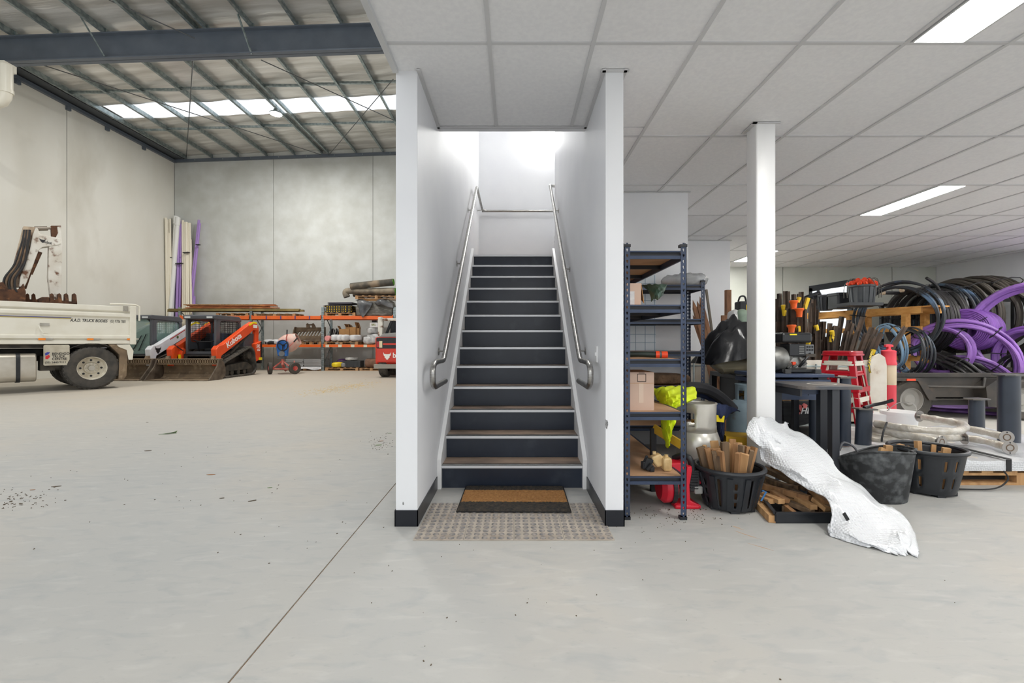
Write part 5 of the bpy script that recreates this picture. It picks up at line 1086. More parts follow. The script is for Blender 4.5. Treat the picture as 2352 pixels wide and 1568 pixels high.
# ---- gas bottles
def gas_bottle(label, x, y, r, hb, hc, m, rc, valve=True):
    t = thing('gas_bottle', label, 'gas bottle', (x, y, 0))
    MB().lathe([(r*0.72,0),(r*0.75,0.03),(r*0.9,0.05),(r,0.11),(r,hb-0.16),(r*0.97,hb-0.09),(r*0.86,hb-0.03),(r*0.6,hb+0.01),(0,hb+0.02)],n=32).build('shell', m, t, smooth=True)
    MB().lathe([(r*1.004,hb*0.42),(r*1.012,hb*0.42+0.006),(r*1.004,hb*0.42+0.012)],n=32,cap=False).build('weld_seam', m, t, smooth=True)
    n, rows = 32, [0,0.05,0.16,0.2,hc]; V = [(rc*math.cos(2*math.pi*k/n),rc*math.sin(2*math.pi*k/n),hb-0.03+h) for h in (0,hc*0.25,hc*0.7,hc*0.97,hc) for k in range(n)]
    F = []
    for i in range(4):
        for k in range(n):
            if i == 1 and (18 <= k <= 20 or 29 <= k <= 31 or 6 <= k <= 9): continue
            F.append((i*n+k,i*n+(k+1)%n,(i+1)*n+(k+1)%n,(i+1)*n+k))
    MB().add(V,F).build('collar', m, t, smooth=True, solid=0.006)
    MB().lathe([(rc-0.006,0),(rc+0.008,0.002),(rc+0.008,0.012),(rc-0.006,0.014)],(0,0,hb-0.03+hc-0.008),32,cap=False).build('collar_rim', m, t, smooth=True)
    BR = mat('brass',(176,136,70),0.35,0.9)
    MB().cyl((0,0,hb),(0,0,hb+0.1),0.022).cyl((-0.06,-0.02,hb+0.06),(0.03,0.0,hb+0.06),0.015).cyl((0,0,hb+0.1),(0,0,hb+0.13),0.03).build('valve', BR, t, smooth=True)
    return t
gas_bottle('silver aluminium gas bottle with a cut-out collar beside the shelving', at(1604,0,3.72).x, 3.72, 0.170, 0.48, 0.235, mat('satin_aluminium',(214,211,203),0.3,0.5,c2=(200,195,184),scale=3), 0.134)
gas_bottle('blue-grey steel gas bottle standing behind the white column', at(1712,0,4.35).x, 4.35, 0.165, 0.62, 0.19, mat('blue_grey_enamel',(138,158,168),0.4,c2=(120,138,148),scale=4,c3=(110,98,84),s3=6,lo3=0.62,hi3=0.75), 0.085)
# yellow steel offcuts
for (p_, q_, w_, h_, lab) in ((at(1500,982,3.62),at(1566,1022,3.5),0.03,0.06,'yellow painted steel bar leaning under the jacket sleeve'),(at(1660,1007,4.0),at(1728,1012,3.95),0.25,0.09,'chipped yellow steel channel lying behind the timber basket')):
    c = (p_+q_)/2; o = MB().bar(p_-c,q_-c,w_,h_).build('steel_channel', mat('chipped_yellow',(200,160,30),0.6,c2=(176,136,24),scale=5,c3=(60,56,50),s3=7,lo3=0.6,hi3=0.7)); o.location = c; tag(o,lab,'steel bar')
MB().box((at(1500,0,3.62).x-0.02,3.6,0),(at(1500,0,3.62).x+0.02,3.64,0.5)).build('stand_leg', BLACK, bpy.data.objects['steel_channel'], w=True)
o = MB().box((at(1655,0,4.0).x,3.85,0),(at(1730,0,4.0).x,4.12,at(0,1018,4.0).z)).build('wooden_crate', WOOD); tag(o,'plain timber crate behind the timber basket, under the yellow channel','crate')
# ---- red power blower
RD = mat('blower_red',(206,24,48),0.35)
t = thing('power_blower','red petrol blower with a black fan grille standing below the shelving','blower',(at(1575,0,3.28).x,3.28,0)); bx_ = at(1575,0,3.28).x
def bq(px,py,dy=0.0): p = at(px,py,3.28+dy); return Vector((p.x-bx_, dy, p.z))
MB().prism([(bq(x,0).x,bq(0,y).z) for x,y in ((1566,1160),(1568,1110),(1572,1068),(1583,1066),(1584,1076),(1578,1110),(1580,1144),(1592,1150),(1604,1155),(1604,1162))],'xz',-0.05,0.0).build('frame', RD, t, bevel=0.006)
MB().box((bq(1545,0).x,-0.06,0),(bq(1600,0).x,0.10,0.03)).build('base_plate', RD, t, bevel=0.01)
MB().lathe([(0,0),(0.085,0.01),(0.11,0.04),(0.115,0.10),(0.09,0.13),(0,0.13)],(bq(1556,0).x,0.02,0.14),26,(-1,0,0)).build('fan_housing', RD, t, smooth=True)
g = MB()
for k in range(28): a = 2*math.pi*k/28; g.bar((bq(1532,0).x+0.028,0.02+0.03*math.cos(a),0.14+0.03*math.sin(a)),(bq(1532,0).x+0.034,0.02+0.105*math.cos(a),0.14+0.105*math.sin(a)),0.007,0.012)
g.lathe([(0.112,0.0),(0.118,0.0),(0.118,0.03),(0.112,0.03)],(bq(1532,0).x+0.05,0.02,0.14),26,(-1,0,0),cap=False).build('fan_grille', BLACK, t)
MB().prism([(bq(x,0).x,bq(0,y).z) for x,y in ((1536,1062),(1575,1060),(1582,1078),(1565,1085),(1545,1080))],'xz',-0.02,0.10).build('shroud', RD, t, bevel=0.01)
MB().box((bq(1582,0).x,-0.02,bq(0,1128).z),(bq(1606,0).x,0.12,bq(0,1078).z)).build('engine', mat('engine_black',(36,36,38),0.5,c2=(120,118,112),scale=16,lo=0.55,hi=0.75), t, bevel=0.01)
for k in range(7): MB().box((bq(1580,0).x,-0.03,bq(0,1084+6*k).z),(bq(1600,0).x,-0.02,bq(0,1082+6*k).z)).build('cooling_fin', BLACK, t)
MB().box((bq(1592,0).x,-0.03,bq(0,1132).z),(bq(1611,0).x,0.1,bq(0,1114).z)).build('fuel_tank', mat('tank_grey',(150,150,146),0.5), t, bevel=0.01)
MB().prism([(bq(x,0).x,bq(0,y).z) for x,y in ((1596,1078),(1608,1080),(1612,1110),(1600,1112))],'xz',-0.01,0.12).build('side_cover', RD, t, bevel=0.008)
MB().tube(spline([bq(1548,1052,0.1),bq(1565,1046,0.05),bq(1583,1052,0.0),bq(1589,1070,0.0),bq(1590,1084,0.0)],6),0.022,10).build('air_hose', BLACK, t, smooth=True)
# ---- slotted baskets of timber
OFF = mat('sawn_offcut',(172,130,88),0.8,c2=(136,98,64),scale=7,stretch=(3,3,0.6),c3=(96,70,50),s3=5)
OFF2 = mat('weathered_offcut',(128,104,78),0.85,c2=(92,74,58),scale=7,stretch=(3,3,0.6),c3=(160,126,90),s3=4)
OFF3 = mat('pale_offcut',(200,158,110),0.8,c2=(172,130,86),scale=6,stretch=(3,3,0.6))
def basket(label, x, y, r0, r1, h, slots, flare=1.0, tilt=0.0):
    t = thing('plastic_basket', label, 'basket', (x, y, 0)); n = 72
    zs = [0.02+ (h-0.02)*k/12 for k in range(13)]; V = []; F = []
    for z in zs:
        q_ = (z-0.02)/(h-0.02); r = r0+(r1-r0)*q_**0.8
        V += [(r*math.cos(2*math.pi*k/n),r*math.sin(2*math.pi*k/n),z) for k in range(n)]
    for i in range(12):
        for k in range(n):
            if slots == 'rows': cut = (k % 12 in (3,7)) and i in (2,3,4,7,8,9)
            else: cut = (k % 6 == 3) and (1 <= i <= 9) and not (i % 3 == 0 and k % 12 == 3)
            if not cut: F.append((i*n+k,i*n+(k+1)%n,(i+1)*n+(k+1)%n,(i+1)*n+k))
    F.append(tuple(range(n))[::-1]); MB().add(V,F).build('basket_wall', PLASTIC_BK, t, smooth=30, solid=0.006)
    MB().tube([(r1*1.03*math.cos(2*math.pi*k/48),r1*1.03*math.sin(2*math.pi*k/48),h) for k in range(48)],0.016,8,closed=True).build('rim', PLASTIC_BK, t, smooth=True)
    if slots != 'rows':
        for k in range(12): a = 2*math.pi*k/12+0.12; rm = (r0+r1)/2; MB().bar((r0*1.02*math.cos(a),r0*1.02*math.sin(a),0.02),(r1*1.02*math.cos(a),r1*1.02*math.sin(a),h-0.03),0.035,0.012,roll=(-math.sin(a),math.cos(a),0)).build('rib', PLASTIC_BK, t)
    for k in range(6): a = 2*math.pi*k/6+0.3; MB().box((r0*0.8*math.cos(a)-0.03,r0*0.8*math.sin(a)-0.03,0),(r0*0.8*math.cos(a)+0.03,r0*0.8*math.sin(a)+0.03,0.03)).build('foot', PLASTIC_BK, t)
    return t
bX, bY = at(1674,0,3.29).x, 3.29
basket('round black slotted basket full of upright timber stakes', bX, bY, 0.165, 0.222, 0.285, 'ribs')
def stick(name, label, p, q, w_, h_, m, group, roll=None, cat='timber'):
    p, q = Vector(p), Vector(q); o = MB().bar(Vector((0,0,0)), q-p, w_, h_, roll).build(name, m, bevel=0.0015); o.location = p
    return tag(o, label, cat, group)
tops = [(1612,1030,3.2),(1625,1042,3.12),(1640,1012,3.35),(1632,1030,3.3),(1652,1037,3.12),(1664,1015,3.28),(1673,1018,3.34),(1682,1008,3.38),(1690,1018,3.28),(1703,1022,3.22),(1697,1016,3.36),(1714,1024,3.3),(1722,1026,3.38),(1727,1034,3.2),(1710,1042,3.12),(1696,1040,3.13),(1734,1026,3.32),(1604,1026,3.3),(1618,1022,3.36),(1646,1030,3.22),(1655,1024,3.38),(1638,1050,3.1)]
for k, (a, b, Z) in enumerate(tops):
    p = at(a,b,Z); dd = Vector((p.x-bX,p.y-bY,0)); lim = 0.185+0.12*max(0,p.z-0.29)
    if dd.length > lim: dd *= lim/dd.length; p = Vector((bX+dd.x,bY+dd.y,p.z))
    f = 0.55 + 0.1*(k%3); q = Vector((bX+(p.x-bX)*0.5+rnd.uniform(-.02,.02), bY+(p.y-bY)*0.6, 0.035)); q = Vector((bX+max(-.1,min(.1,q.x-bX)), bY+max(-.1,min(.1,q.y-bY)), q.z))
    stick('timber_stake','sawn timber stake standing in the round slotted basket',q,p,0.036+0.01*(k%3),0.024+0.006*(k%2),(OFF,OFF2,OFF3,OFF)[k%4],'stakes in the basket',roll=(math.cos(k*1.3),math.sin(k*1.3),0))
# ---- timber tray
TRY = thing('plastic_tray','shallow black tray of loose timber offcuts on the floor','tray',(2.0,3.2,0))
tr_poly = [(1.70,2.975),(2.30,2.975),(2.36,3.55),(1.86,3.55)]
def ring(P, z0, z1, th):
    b = MB(); n = len(P)
    for i in range(n):
        a, c = Vector((*P[i],0)), Vector((*P[(i+1)%n],0)); m_ = (a+c)/2; b.bar(a+Vector((0,0,(z0+z1)/2)),c+Vector((0,0,(z0+z1)/2)),th,z1-z0,roll=Vector((c-a)).cross(Vector((0,0,1))))
    return b
ring(tr_poly,0.012,0.072,0.012).build('tray_wall', PLASTIC_BK, TRY, w=True)
MB().prism(tr_poly,'xy',0.0,0.012).build('tray_floor', PLASTIC_BK, TRY, w=True)
ring([(a+(a-2.05)*0.02,b+(b-3.25)*0.02) for a,b in tr_poly],0.064,0.074,0.022).build('tray_lip', PLASTIC_BK, TRY, w=True)
def offc(k, p, q, w_, h_, m, lab='loose timber offcut heaped in the shallow black tray', grp='offcuts in the tray'): return stick('timber_offcut', lab, p, q, w_, h_, m, grp, roll=(0,0,1) if k%3==0 else (1,0.4,0))
ofs = [((1735,1112,3.42),(1860,1145,3.12),.04,.035,OFF,0.14),((1738,1128,3.38),(1795,1152,3.12),.05,.03,OFF3,0.11),((1735,1138,3.34),(1772,1152,3.16),.045,.03,OFF3,0.08),((1755,1108,3.5),(1835,1122,3.3),.045,.03,OFF2,0.2),((1748,1096,3.55),(1815,1120,3.3),.05,.03,OFF2,0.17),((1752,1075,3.6),(1855,1122,3.3),.05,.035,OFF2,0.24),((1774,1068,3.62),(1880,1128,3.2),.05,.035,OFF,0.27),((1865,1125,3.2),(1902,1155,3.02),.05,.03,OFF,0.17),((1870,1145,3.1),(1902,1170,3.0),.05,.03,OFF3,0.12)]
for k, (a, b, w_, h_, m_, z_) in enumerate(ofs):
    p, q = at(*a), at(*b); offc(k, p, q, w_, h_, m_)
for k in range(16):
    x, y = 1.86+0.028*(k%8)*2, 3.03+0.12*(k//8); a = rnd.uniform(-0.9,0.9); L_ = rnd.uniform(0.12,0.2)
    z = 0.03+0.03*(k%3)
    offc(k, (x-L_/2*math.sin(a),y-0.02,z), (x+L_/2*math.sin(a),y+L_,z+rnd.uniform(0,.03)), .045, .03, (OFF,OFF2,OFF3,OFF2)[k%4])
p, q = at(1730,1155,3.36), at(1775,1197,2.98); p.z = q.z = 0.025
stick('timber_plank','pale timber plank lying on the floor against the black tray',p,q,0.05,0.048,OFF3,None,roll=(1,0,0))
o = MB().tube([at(1746,1130,3.25),at(1752,1127,3.2),at(1760,1129,3.2),at(1748,1150,3.2)],0.006,6).build('blue_strap', mat('strap_blue',(70,130,190),0.5), smooth=True); tag(o,'loop of thin blue strapping around the tray offcuts','strap')
# ---- bubble wrap
def bubble_material():
    m = bpy.data.materials.new('bubble_wrap_film'); m.use_nodes = True; nt = m.node_tree; N = nt.nodes; L = nt.links; b = N['Principled BSDF']
    b.inputs['Base Color'].default_value = (*lin((236,238,241)),1); b.inputs['Roughness'].default_value = 0.28
    b.inputs['Transmission Weight'].default_value = 0.12; b.inputs['Subsurface Weight'].default_value = 0.0
    tc = N.new('ShaderNodeTexCoord'); v = N.new('ShaderNodeTexVoronoi'); v.inputs['Scale'].default_value = 70; v.inputs['Randomness'].default_value = 0.3; b.inputs['Coat Weight'].default_value = 0.6; b.inputs['Coat Roughness'].default_value = 0.12
    L.new(tc.outputs['Object'], v.inputs['Vector']); bp = N.new('ShaderNodeBump'); bp.inputs['Strength'].default_value = 0.9; bp.inputs['Distance'].default_value = 0.008; bp.invert = True
    L.new(v.outputs['Distance'], bp.inputs['Height']); L.new(bp.outputs[0], b.inputs['Normal']); return m
BUB = bubble_material()
rows_ = [[(1716,962,3.45),(1745,957,3.45),(1780,966,3.5),(1808,968,3.58)],[(1713,994,3.36),(1750,985,3.34),(1785,985,3.4),(1818,990,3.48)],[(1742,1026,3.33),(1772,1020,3.28),(1815,1010,3.34),(1852,1002,3.42)],
 [(1752,1060,3.3),(1805,1050,3.2),(1850,1036,3.26),(1888,1029,3.34)],[(1786,1080,3.2),(1830,1078,3.1),(1875,1066,3.16),(1912,1056,3.24)],[(1836,1110,3.06),(1870,1106,3.02),(1905,1094,3.08),(1926,1080,3.16)],
 [(1878,1132,2.98),(1910,1128,2.93),(1945,1114,3.0),(1975,1111,3.1)],[(1903,1152,2.88),(1945,1158,2.85),(1985,1142,2.91),(2010,1147,3.0)],[(1904,1205,2.80),(1955,1198,2.76),(2015,1176,2.8),(2050,1168,2.88)],
 [(1908,1231,2.772),(1970,1233,2.66),(2045,1212,2.7),(2085,1196,2.78)],[(1975,1253,2.642),(2030,1253,2.58),(2075,1238,2.6),(2108,1236,2.68)],[(2034,1268,2.56),(2060,1270,2.54),(2085,1274,2.525),(2100,1276,2.52)]]
def sheet(name, label, cat, rows, m, k=9, amp=0.017, th=0.006, sd=5):
    q = random.Random(sd); rr_ = [spline([at(*p) for p in r_], k) for r_ in rows]; n = len(rr_[0]); cc = [spline([r_[j] for r_ in rr_], k) for j in range(n)]
    ph = [q.uniform(0,6.28) for _ in range(8)]; G_ = []
    M_ = len(cc[0])
    for i in range(M_):
        row = []
        for j in range(n):
            p = cc[j][i].copy(); u_, v_ = i/M_*12, j/n*4
            w_ = 0.5*math.sin(9.5*v_+3.1*u_+ph[6])*math.sin(5.1*u_-2*v_+ph[7])+math.sin(2.1*v_+0.9*u_+ph[0])+0.7*math.sin(4.3*v_-1.3*u_+ph[1])+0.5*math.sin(6.5*v_+2.2*u_+ph[2])+0.35*math.sin(3*u_+ph[3])+0.45*abs(math.sin(2.7*u_+3.1*v_+ph[4]))-0.5*abs(math.sin(1.9*u_-4.2*v_+ph[5]))
            p.y += amp*w_; p.z = max(0.006, p.z + amp*0.6*w_); row.append(p)
        G_.append(row)
    c = Vector((G_[M_//2][n//2].x, G_[M_//2][n//2].y, 0)); o = MB().grid([[tuple(p-c) for p in r_] for r_ in G_]).build(name, m, smooth=70, solid=th); o.location = c
    return tag(o, label, cat)
bw = sheet('bubble_wrap','long sheet of bubble wrap trailing from the white column onto the floor','bubble wrap',rows_,BUB)
p = at(1943,1186,2.77); MB().cb(p-bw.location,(0.02,0.004,0.05),ry=-0.55).build('tape_piece', INKBLK, bw)
# ---- crumpled black tub
tX, tY = at(2008,0,3.5).x, 3.5
t = thing('rubber_tub','scuffed soft black tub with a buckled rim, holding timber','tub',(tX,tY,0)); n = 48
SCUF = mat('scuffed_black_rubber',(46,48,50),0.65,c2=(34,36,38),scale=3,c3=(126,130,132),s3=16,lo3=0.46,hi3=0.95)
V = []; F = []; HH = [0,0.02,0.1,0.2,0.3,0.36]
for i, z in enumerate(HH):
    for k in range(n):
        a = 2*math.pi*k/n; r = 0.20+0.075*(z/0.36); wob = 1+0.05*math.sin(3*a+1)*(z/0.36)-0.16*(z/0.36)*math.exp(-((a-5.75)/0.28)**2)+0.06*(z/0.36)*math.exp(-((a-6.2)/0.2)**2)
        dz = (0.07*math.sin(a-0.0+2.6)*(z/0.36)**2) + 0.03*(z/0.36)**2*math.sin(2*a)
        V.append((r*wob*math.cos(a), r*wob*math.sin(a)*0.9, max(0.0, z*0.92+dz)))
for i in range(len(HH)-1): F += [(i*n+k,i*n+(k+1)%n,(i+1)*n+(k+1)%n,(i+1)*n+k) for k in range(n)]
F.append(tuple(range(n))[::-1]); MB().add(V,F).build('tub_wall', SCUF, t, smooth=True, solid=0.009)
e = (len(HH)-1)*n
MB().tube([V[e+k] for k in range(n)],0.009,6,closed=True).build('tub_rim', SCUF, t, smooth=True)
MB().tube(spline([(-0.21,0.08,0.33),(-0.18,0.08,0.39),(-0.12,0.06,0.37),(-0.08,0.05,0.31)],6),0.009,6).build('tub_handle', mat('handle_grey',(90,92,96),0.5), t, smooth=True)
for k, (a, b) in enumerate((((2030,1030,3.5),(2012,1090,3.45)),((1946,1048,3.5),(1985,1072,3.42)),((2040,1022,3.6),(2036,1080,3.6)),((2000,1052,3.65),(2003,1090,3.6)))):
    p, q = at(*a), at(*b); d = (q-p).normalized()*0.22; stick('timber_offcut','pale timber offcut standing in the buckled black tub',p+d,p,0.055-0.01*(k%2),0.03,OFF3,'offcuts in the tub',roll=(1,0,0))
# ---- second slotted basket
b2 = at(2128,0,3.62)
basket('tapered black basket with rectangular slots, full of offcuts, beside the buckled tub', b2.x, 3.62, 0.17, 0.232, 0.34, 'rows')
for k in range(10):
    a = k*0.63; r_ = 0.1+0.06*(k%2); stick('timber_offcut','pale timber offcut standing in the tapered slotted basket',(b2.x+r_*math.cos(a)*0.9,3.62+r_*math.sin(a)*0.9,0.03),(b2.x+r_*1.3*math.cos(a),3.62+r_*1.3*math.sin(a),0.31+0.03*(k%3)),0.05,0.03,OFF3,'offcuts in the slotted basket',roll=(math.sin(a),math.cos(a),0))
# ---- desks
DESK = mat('dark_desk_laminate',(72,74,80),0.5,c2=(140,124,106),scale=3,lo=0.4,hi=0.75); DESKE = mat('desk_blue_steel',(62,76,104),0.42,c2=(48,60,84),scale=3); DLEG = mat('charcoal_leg',(50,52,58),0.45)
t = thing('desk','dark steel desk with a dusty round-cornered top in front of the upturned one','desk',(2.45,3.73,0))
MB().prism(rrect(2.21,3.50,2.70,3.98,0.07),'xy',0.812,0.838).build('desk_top', DESK, t, bevel=0.004, w=True)
for x, y in ((2.255,3.93),(2.47,3.54),(2.64,3.93)): MB().box((x-0.028,y-0.028,0),(x+0.028,y+0.028,0.812)).build('leg', DLEG, t, w=True)
MB().box((2.24,3.93,0.73),(2.66,3.945,0.812)).build('back_apron', DESKE, t, w=True)
MB().box((2.225,3.56,0.755),(2.24,3.95,0.812)).build('side_apron', DLEG, t, w=True)
MB().cyl((2.40,3.928,0.775),(2.40,3.932,0.775),0.022).build('cable_hole', INKBLK, t, w=True)
MB().lathe([(0.085,0.0),(0.095,0.001),(0.105,0.0)],(2.50,3.72,0.838),28,cap=False).build('ring_stain', mat('ring_stain',(190,186,178),0.7), t, w=True)
t = thing('steel_table','blue-black steel table with a thick top under the petrol engine','table',(2.62,4.35,0))
MB().box((2.22,4.08,0.862),(2.86,4.62,0.892)).build('table_top', DESKE, t, bevel=0.006, w=True)
MB().box((2.22,4.10,0.80),(2.84,4.60,0.842)).build('lower_frame', DESKE, t, bevel=0.004, w=True)
for x in (2.3,2.78): MB().box((x-0.04,4.12,0.842),(x+0.04,4.2,0.862)).build('spacer', DLEG, t, w=True)
MB().box((2.25,4.11,0.66),(2.80,4.125,0.80)).build('drawer_front', DESKE, t, w=True)
for x, y in ((2.27,4.14),(2.80,4.14),(2.27,4.56),(2.80,4.56)): MB().box((x-0.025,y-0.025,0),(x+0.025,y+0.025,0.80)).build('leg', DLEG, t, w=True)
for x in (2.36,2.5,2.64): MB().box((x,4.105,0.70),(x+0.006,4.11,0.77)).build('pressed_rib', DLEG, t, w=True)
# petrol engine with pump
ZE = 4.3
t = thing('petrol_engine','black and silver petrol engine with a round pump on the steel table','engine',(at(1825,0,ZE).x,ZE,0.892)); ex_ = at(1825,0,ZE).x
def eq(px,py,dy=0.0): p = at(px,py,ZE+dy); return Vector((p.x-ex_, dy, p.z-0.892))
def ebox(nm,a,b,y0,y1,m,bv=0.008): 
    p, q = eq(*a), eq(*b); return MB().box((p.x,y0,q.z),(q.x,y1,p.z)).build(nm,m,t,bevel=bv)
EB = mat('engine_enamel_black',(30,31,34),0.35); ES = mat('cast_aluminium',(166,166,162),0.45,0.7,c2=(120,118,114),scale=9)
ebox('fuel_tank',(1783,764),(1851,787),-0.10,0.14,EB,0.02); ebox('tank_label',(1799,767),(1815,770),-0.104,-0.099,YELL,0.0)
ebox('cylinder_cover',(1799,789),(1836,817),-0.10,0.06,EB,0.008); ebox('air_filter',(1838,791),(1857,815),-0.08,0.06,mat('filter_grey',(110,112,114),0.5),0.006)
for k in range(5): ebox('vent_slot',(1820,794+4*k),(1831,796+4*k),-0.104,-0.098,mat('slot_grey',(130,130,128),0.5),0.0)
for k in range(6): ebox('filter_hole',(1840+5.5*(k%3),794+7*(k//3)),(1843.5+5.5*(k%3),798+7*(k//3)),-0.084,-0.079,INKBLK,0.0)
ebox('exhaust_box',(1836,812),(1858,819),-0.10,0.0,mat('exhaust_brown',(70,62,54),0.6),0.004)
ebox('crankcase',(1802,816),(1846,848),-0.06,0.1,ES,0.02)
for k in range(9): a = eq(1804+rnd.uniform(0,40),818+rnd.uniform(0,26),-0.07); MB().cyl(a,a+Vector((rnd.uniform(-.03,.03),-0.02,rnd.uniform(-.03,.03))),0.012,n=8).build('bolt_boss',ES,t)
MB().tube(spline([eq(1836,842,-0.06),eq(1846,830,-0.09),eq(1856,818,-0.09),eq(1861,808,-0.06)],5),0.012,8).build('pull_lever',EB,t,smooth=True)
ebox('choke_knob',(1808,830),(1816,837),-0.085,-0.06,OR,0.004)
MB().lathe([(0,0),(0.09,0.0),(0.11,0.03),(0.115,0.10),(0.10,0.14),(0.06,0.16),(0,0.16)],eq(1802,823),24,(-1,0,0)).build('pump_housing',ES,t,smooth=True)
ebox('base_frame',(1783,846),(1864,854),-0.10,0.12,EB,0.008)
for a in (1785,1852): ebox('rubber_foot',(a,846),(a+14,858),-0.13,-0.09,mat('foot_rubber',(70,70,70),0.7),0.006)
SLZ0 = 0.214
# black plastic hopper with sprayed lettering
ZH = 4.64
pp = [(1797,921),(1913,918),(1913,952),(1885,966),(1850,976),(1815,984),(1800,966)]
t = thing('black_hopper','black moulded hopper with red spray paint and white letters under the steel table','hopper',(at(1850,0,ZH).x,ZH,0))
MB().prism([(at(a,0,ZH).x,at(0,b,ZH).z) for a,b in pp],'xz',ZH,ZH+0.18).build('hopper_body', mat('scratched_black',(28,29,31),0.6,c2=(46,47,49),scale=8,stretch=(1,1,4)), t, bevel=0.015, w=True)
SPR = mat('red_spray',(206,92,92),0.8,c2=(226,130,126),scale=16)
def patchz(cx,cy,rx,rz_,nm='spray_patch'):
    c = at(cx,cy,ZH-0.001); MB().prism([(c.x+rx*(1+rnd.uniform(-.2,.2))*math.cos(2*math.pi*k/18),c.z+rz_*(1+rnd.uniform(-.2,.2))*math.sin(2*math.pi*k/18)) for k in range(18)],'xz',ZH-0.002,ZH).build(nm,SPR,t,w=True)
for a in ((1838,938,.035,.04),(1848,932,.03,.025),(1834,946,.022,.03),(1886,932,.03,.02),(1900,931,.03,.016),(1878,942,.02,.04)): patchz(*a)
WL = mat('white_letter',(236,236,234),0.6)
text('lettering','HE',0.085,WL,t,at(1838,950,ZH-0.004),(1,0,0.05),(0,0,1),shear=0.35,squeeze=1.0,bold=0.02,w=True); text('lettering','K',0.085,WL,t,at(1886,947,ZH-0.004),(1,0,0.05),(0,0,1),shear=0.35,bold=0.02,w=True)
MB().box((at(1815,0,ZH).x,ZH+0.04,SLZ0),(at(1905,0,ZH).x,ZH+0.16,at(0,985,ZH).z)).build('stand', CHASSIS, t, w=True)
MB().box((at(1800,0,ZH).x,ZH+0.02,at(0,921,ZH).z),(at(1910,0,ZH).x,ZH+0.16,at(0,917,ZH).z+0.01)).build('timber_load', OFF3, t, w=True)
# ---- dark fluted posts with flat end plates
FP = mat('dark_powder_coat',(36,44,56),0.4,c2=(44,52,66),scale=4); FPD = mat('plate_steel',(78,82,86),0.45,0.4,c2=(110,106,98),scale=6)
def fluted_post(label, px0, px1, py_t, py_b, base_z, plate, lean=(0,0)):
    pc = (px0+px1)/2; Z = (HC-base_z)*FPX/(py_b-CY); x = at(pc,0,Z).x; w_ = (px1-px0)/FPX*Z/2; h = HC-(py_t-CY)/FPX*Z-base_z
    t = thing('fluted_post', label, 'post', (x, Z, base_z)); t.rotation_euler = (lean[1], lean[0], 0.25)
    out = []
    for k in range(40):
        a = 2*math.pi*k/40; r = 1.0 if not (0.17 < abs(((a+1.1)%math.pi)-1.57) < 0.30) else 0.86
        out.append((w_*r*math.cos(a), w_*0.62*r*math.sin(a)))
    MB().prism(out,'xy',0.0,h).build('post_shaft', FP, t, smooth=30)
    pw = w_*plate; MB().prism([(-pw,-pw*0.35),(-pw*0.5,-pw*0.62),(pw*0.8,-pw*0.55),(pw,-pw*0.2),(pw,pw*0.5),(-pw*0.6,pw*0.62),(-pw,pw*0.3)],'xy',h,h+0.012).build('end_plate', FPD, t)
    return t
SLZ = 0.212
fluted_post('short dark fluted post in front of the black hopper',1857,1889,917,1017,SLZ,1.25)
fluted_post('tall dark fluted post behind the desk leg, plate against the red stools',1928,1955,868,1022,SLZ,1.7)
fluted_post('leaning dark fluted post with a round plate and a black strap beside the rail tubes',1962,2002,940,1020,SLZ,1.35,(0.06,0.0))
fluted_post('short dark fluted post standing in front of the trailer side',2224,2262,917,988,SLZ,1.4)
fluted_post('tallest dark fluted post with a wide flat plate, by the flanged tube ends',2291,2344,862,1015,SLZ,1.25)
o = MB().tube(spline([atz(1985,936,0.56),at(2005,930,4.35),at(2030,925,4.3),at(2052,918,4.25)],5),[0.016]*16,8).build('pry_bar', BLACK, smooth=True); tag(o,'black flat-handled bar resting on the leaning fluted post','bar')
# ---- wrapped slabs on a pallet
xs0, xs1, ys0, ys1 = 2.72, 5.4, 3.75, 5.3
pallet('wide timber pallet under the bubble wrapped slab', 3.05, xs1-0.05, ys0+0.02, ys0+1.1, 0.0, 0.12, m=OFF3, nb=12, group=None)
t = thing('wrapped_slab','broad flat panel wrapped in bubble film lying on the pallet','panel',((xs0+xs1)/2,(ys0+ys1)/2,0.121))
nx, ny = 60, 36; G = []
for i in range(ny+1):
    row = []
    for k in range(nx+1):
        x, y = xs0+(xs1-xs0)*k/nx, ys0+(ys1-ys0)*i/ny
        row.append((x,y,0.206+0.008*math.sin(x*9+y*5)+0.006*math.sin(x*17-y*11)+0.004*rnd.uniform(-1,1)))
    G.append(row)
b_ = MB().grid(G); rim = [G[0][k] for k in range(nx+1)]+[G[i][nx] for i in range(1,ny+1)]+[G[ny][k] for k in range(nx-1,-1,-1)]+[G[i][0] for i in range(ny-1,0,-1)]
m0 = len(b_.v); nr = len(rim); b_.v += rim + [(x+(0.012 if 0<1 else 0)*math.sin(9*x)*0.3,y-0.01*math.sin(7*x),0.165) for x,y,z in rim] + [(x,y,0.122) for x,y,z in rim]
for j in range(2): b_.f += [(m0+j*nr+i,m0+j*nr+(i+1)%nr,m0+(j+1)*nr+(i+1)%nr,m0+(j+1)*nr+i) for i in range(nr)]
b_.build('film', BUB, t, smooth=50, w=True)
MB().box((xs0+0.02,ys0+0.02,0.124),(xs1-0.02,ys1-0.02,0.192)).build('panel_core', mat('panel_core',(206,200,190),0.8), t, w=True)
for x in (4.05,4.72): MB().box((x-0.02,ys0-0.008,0.12),(x+0.02,ys0,0.215)).box((x-0.02,ys0-0.008,0.218),(x+0.02,ys0+0.45,0.224)).build('packing_strap', INKBLK, t, w=True)
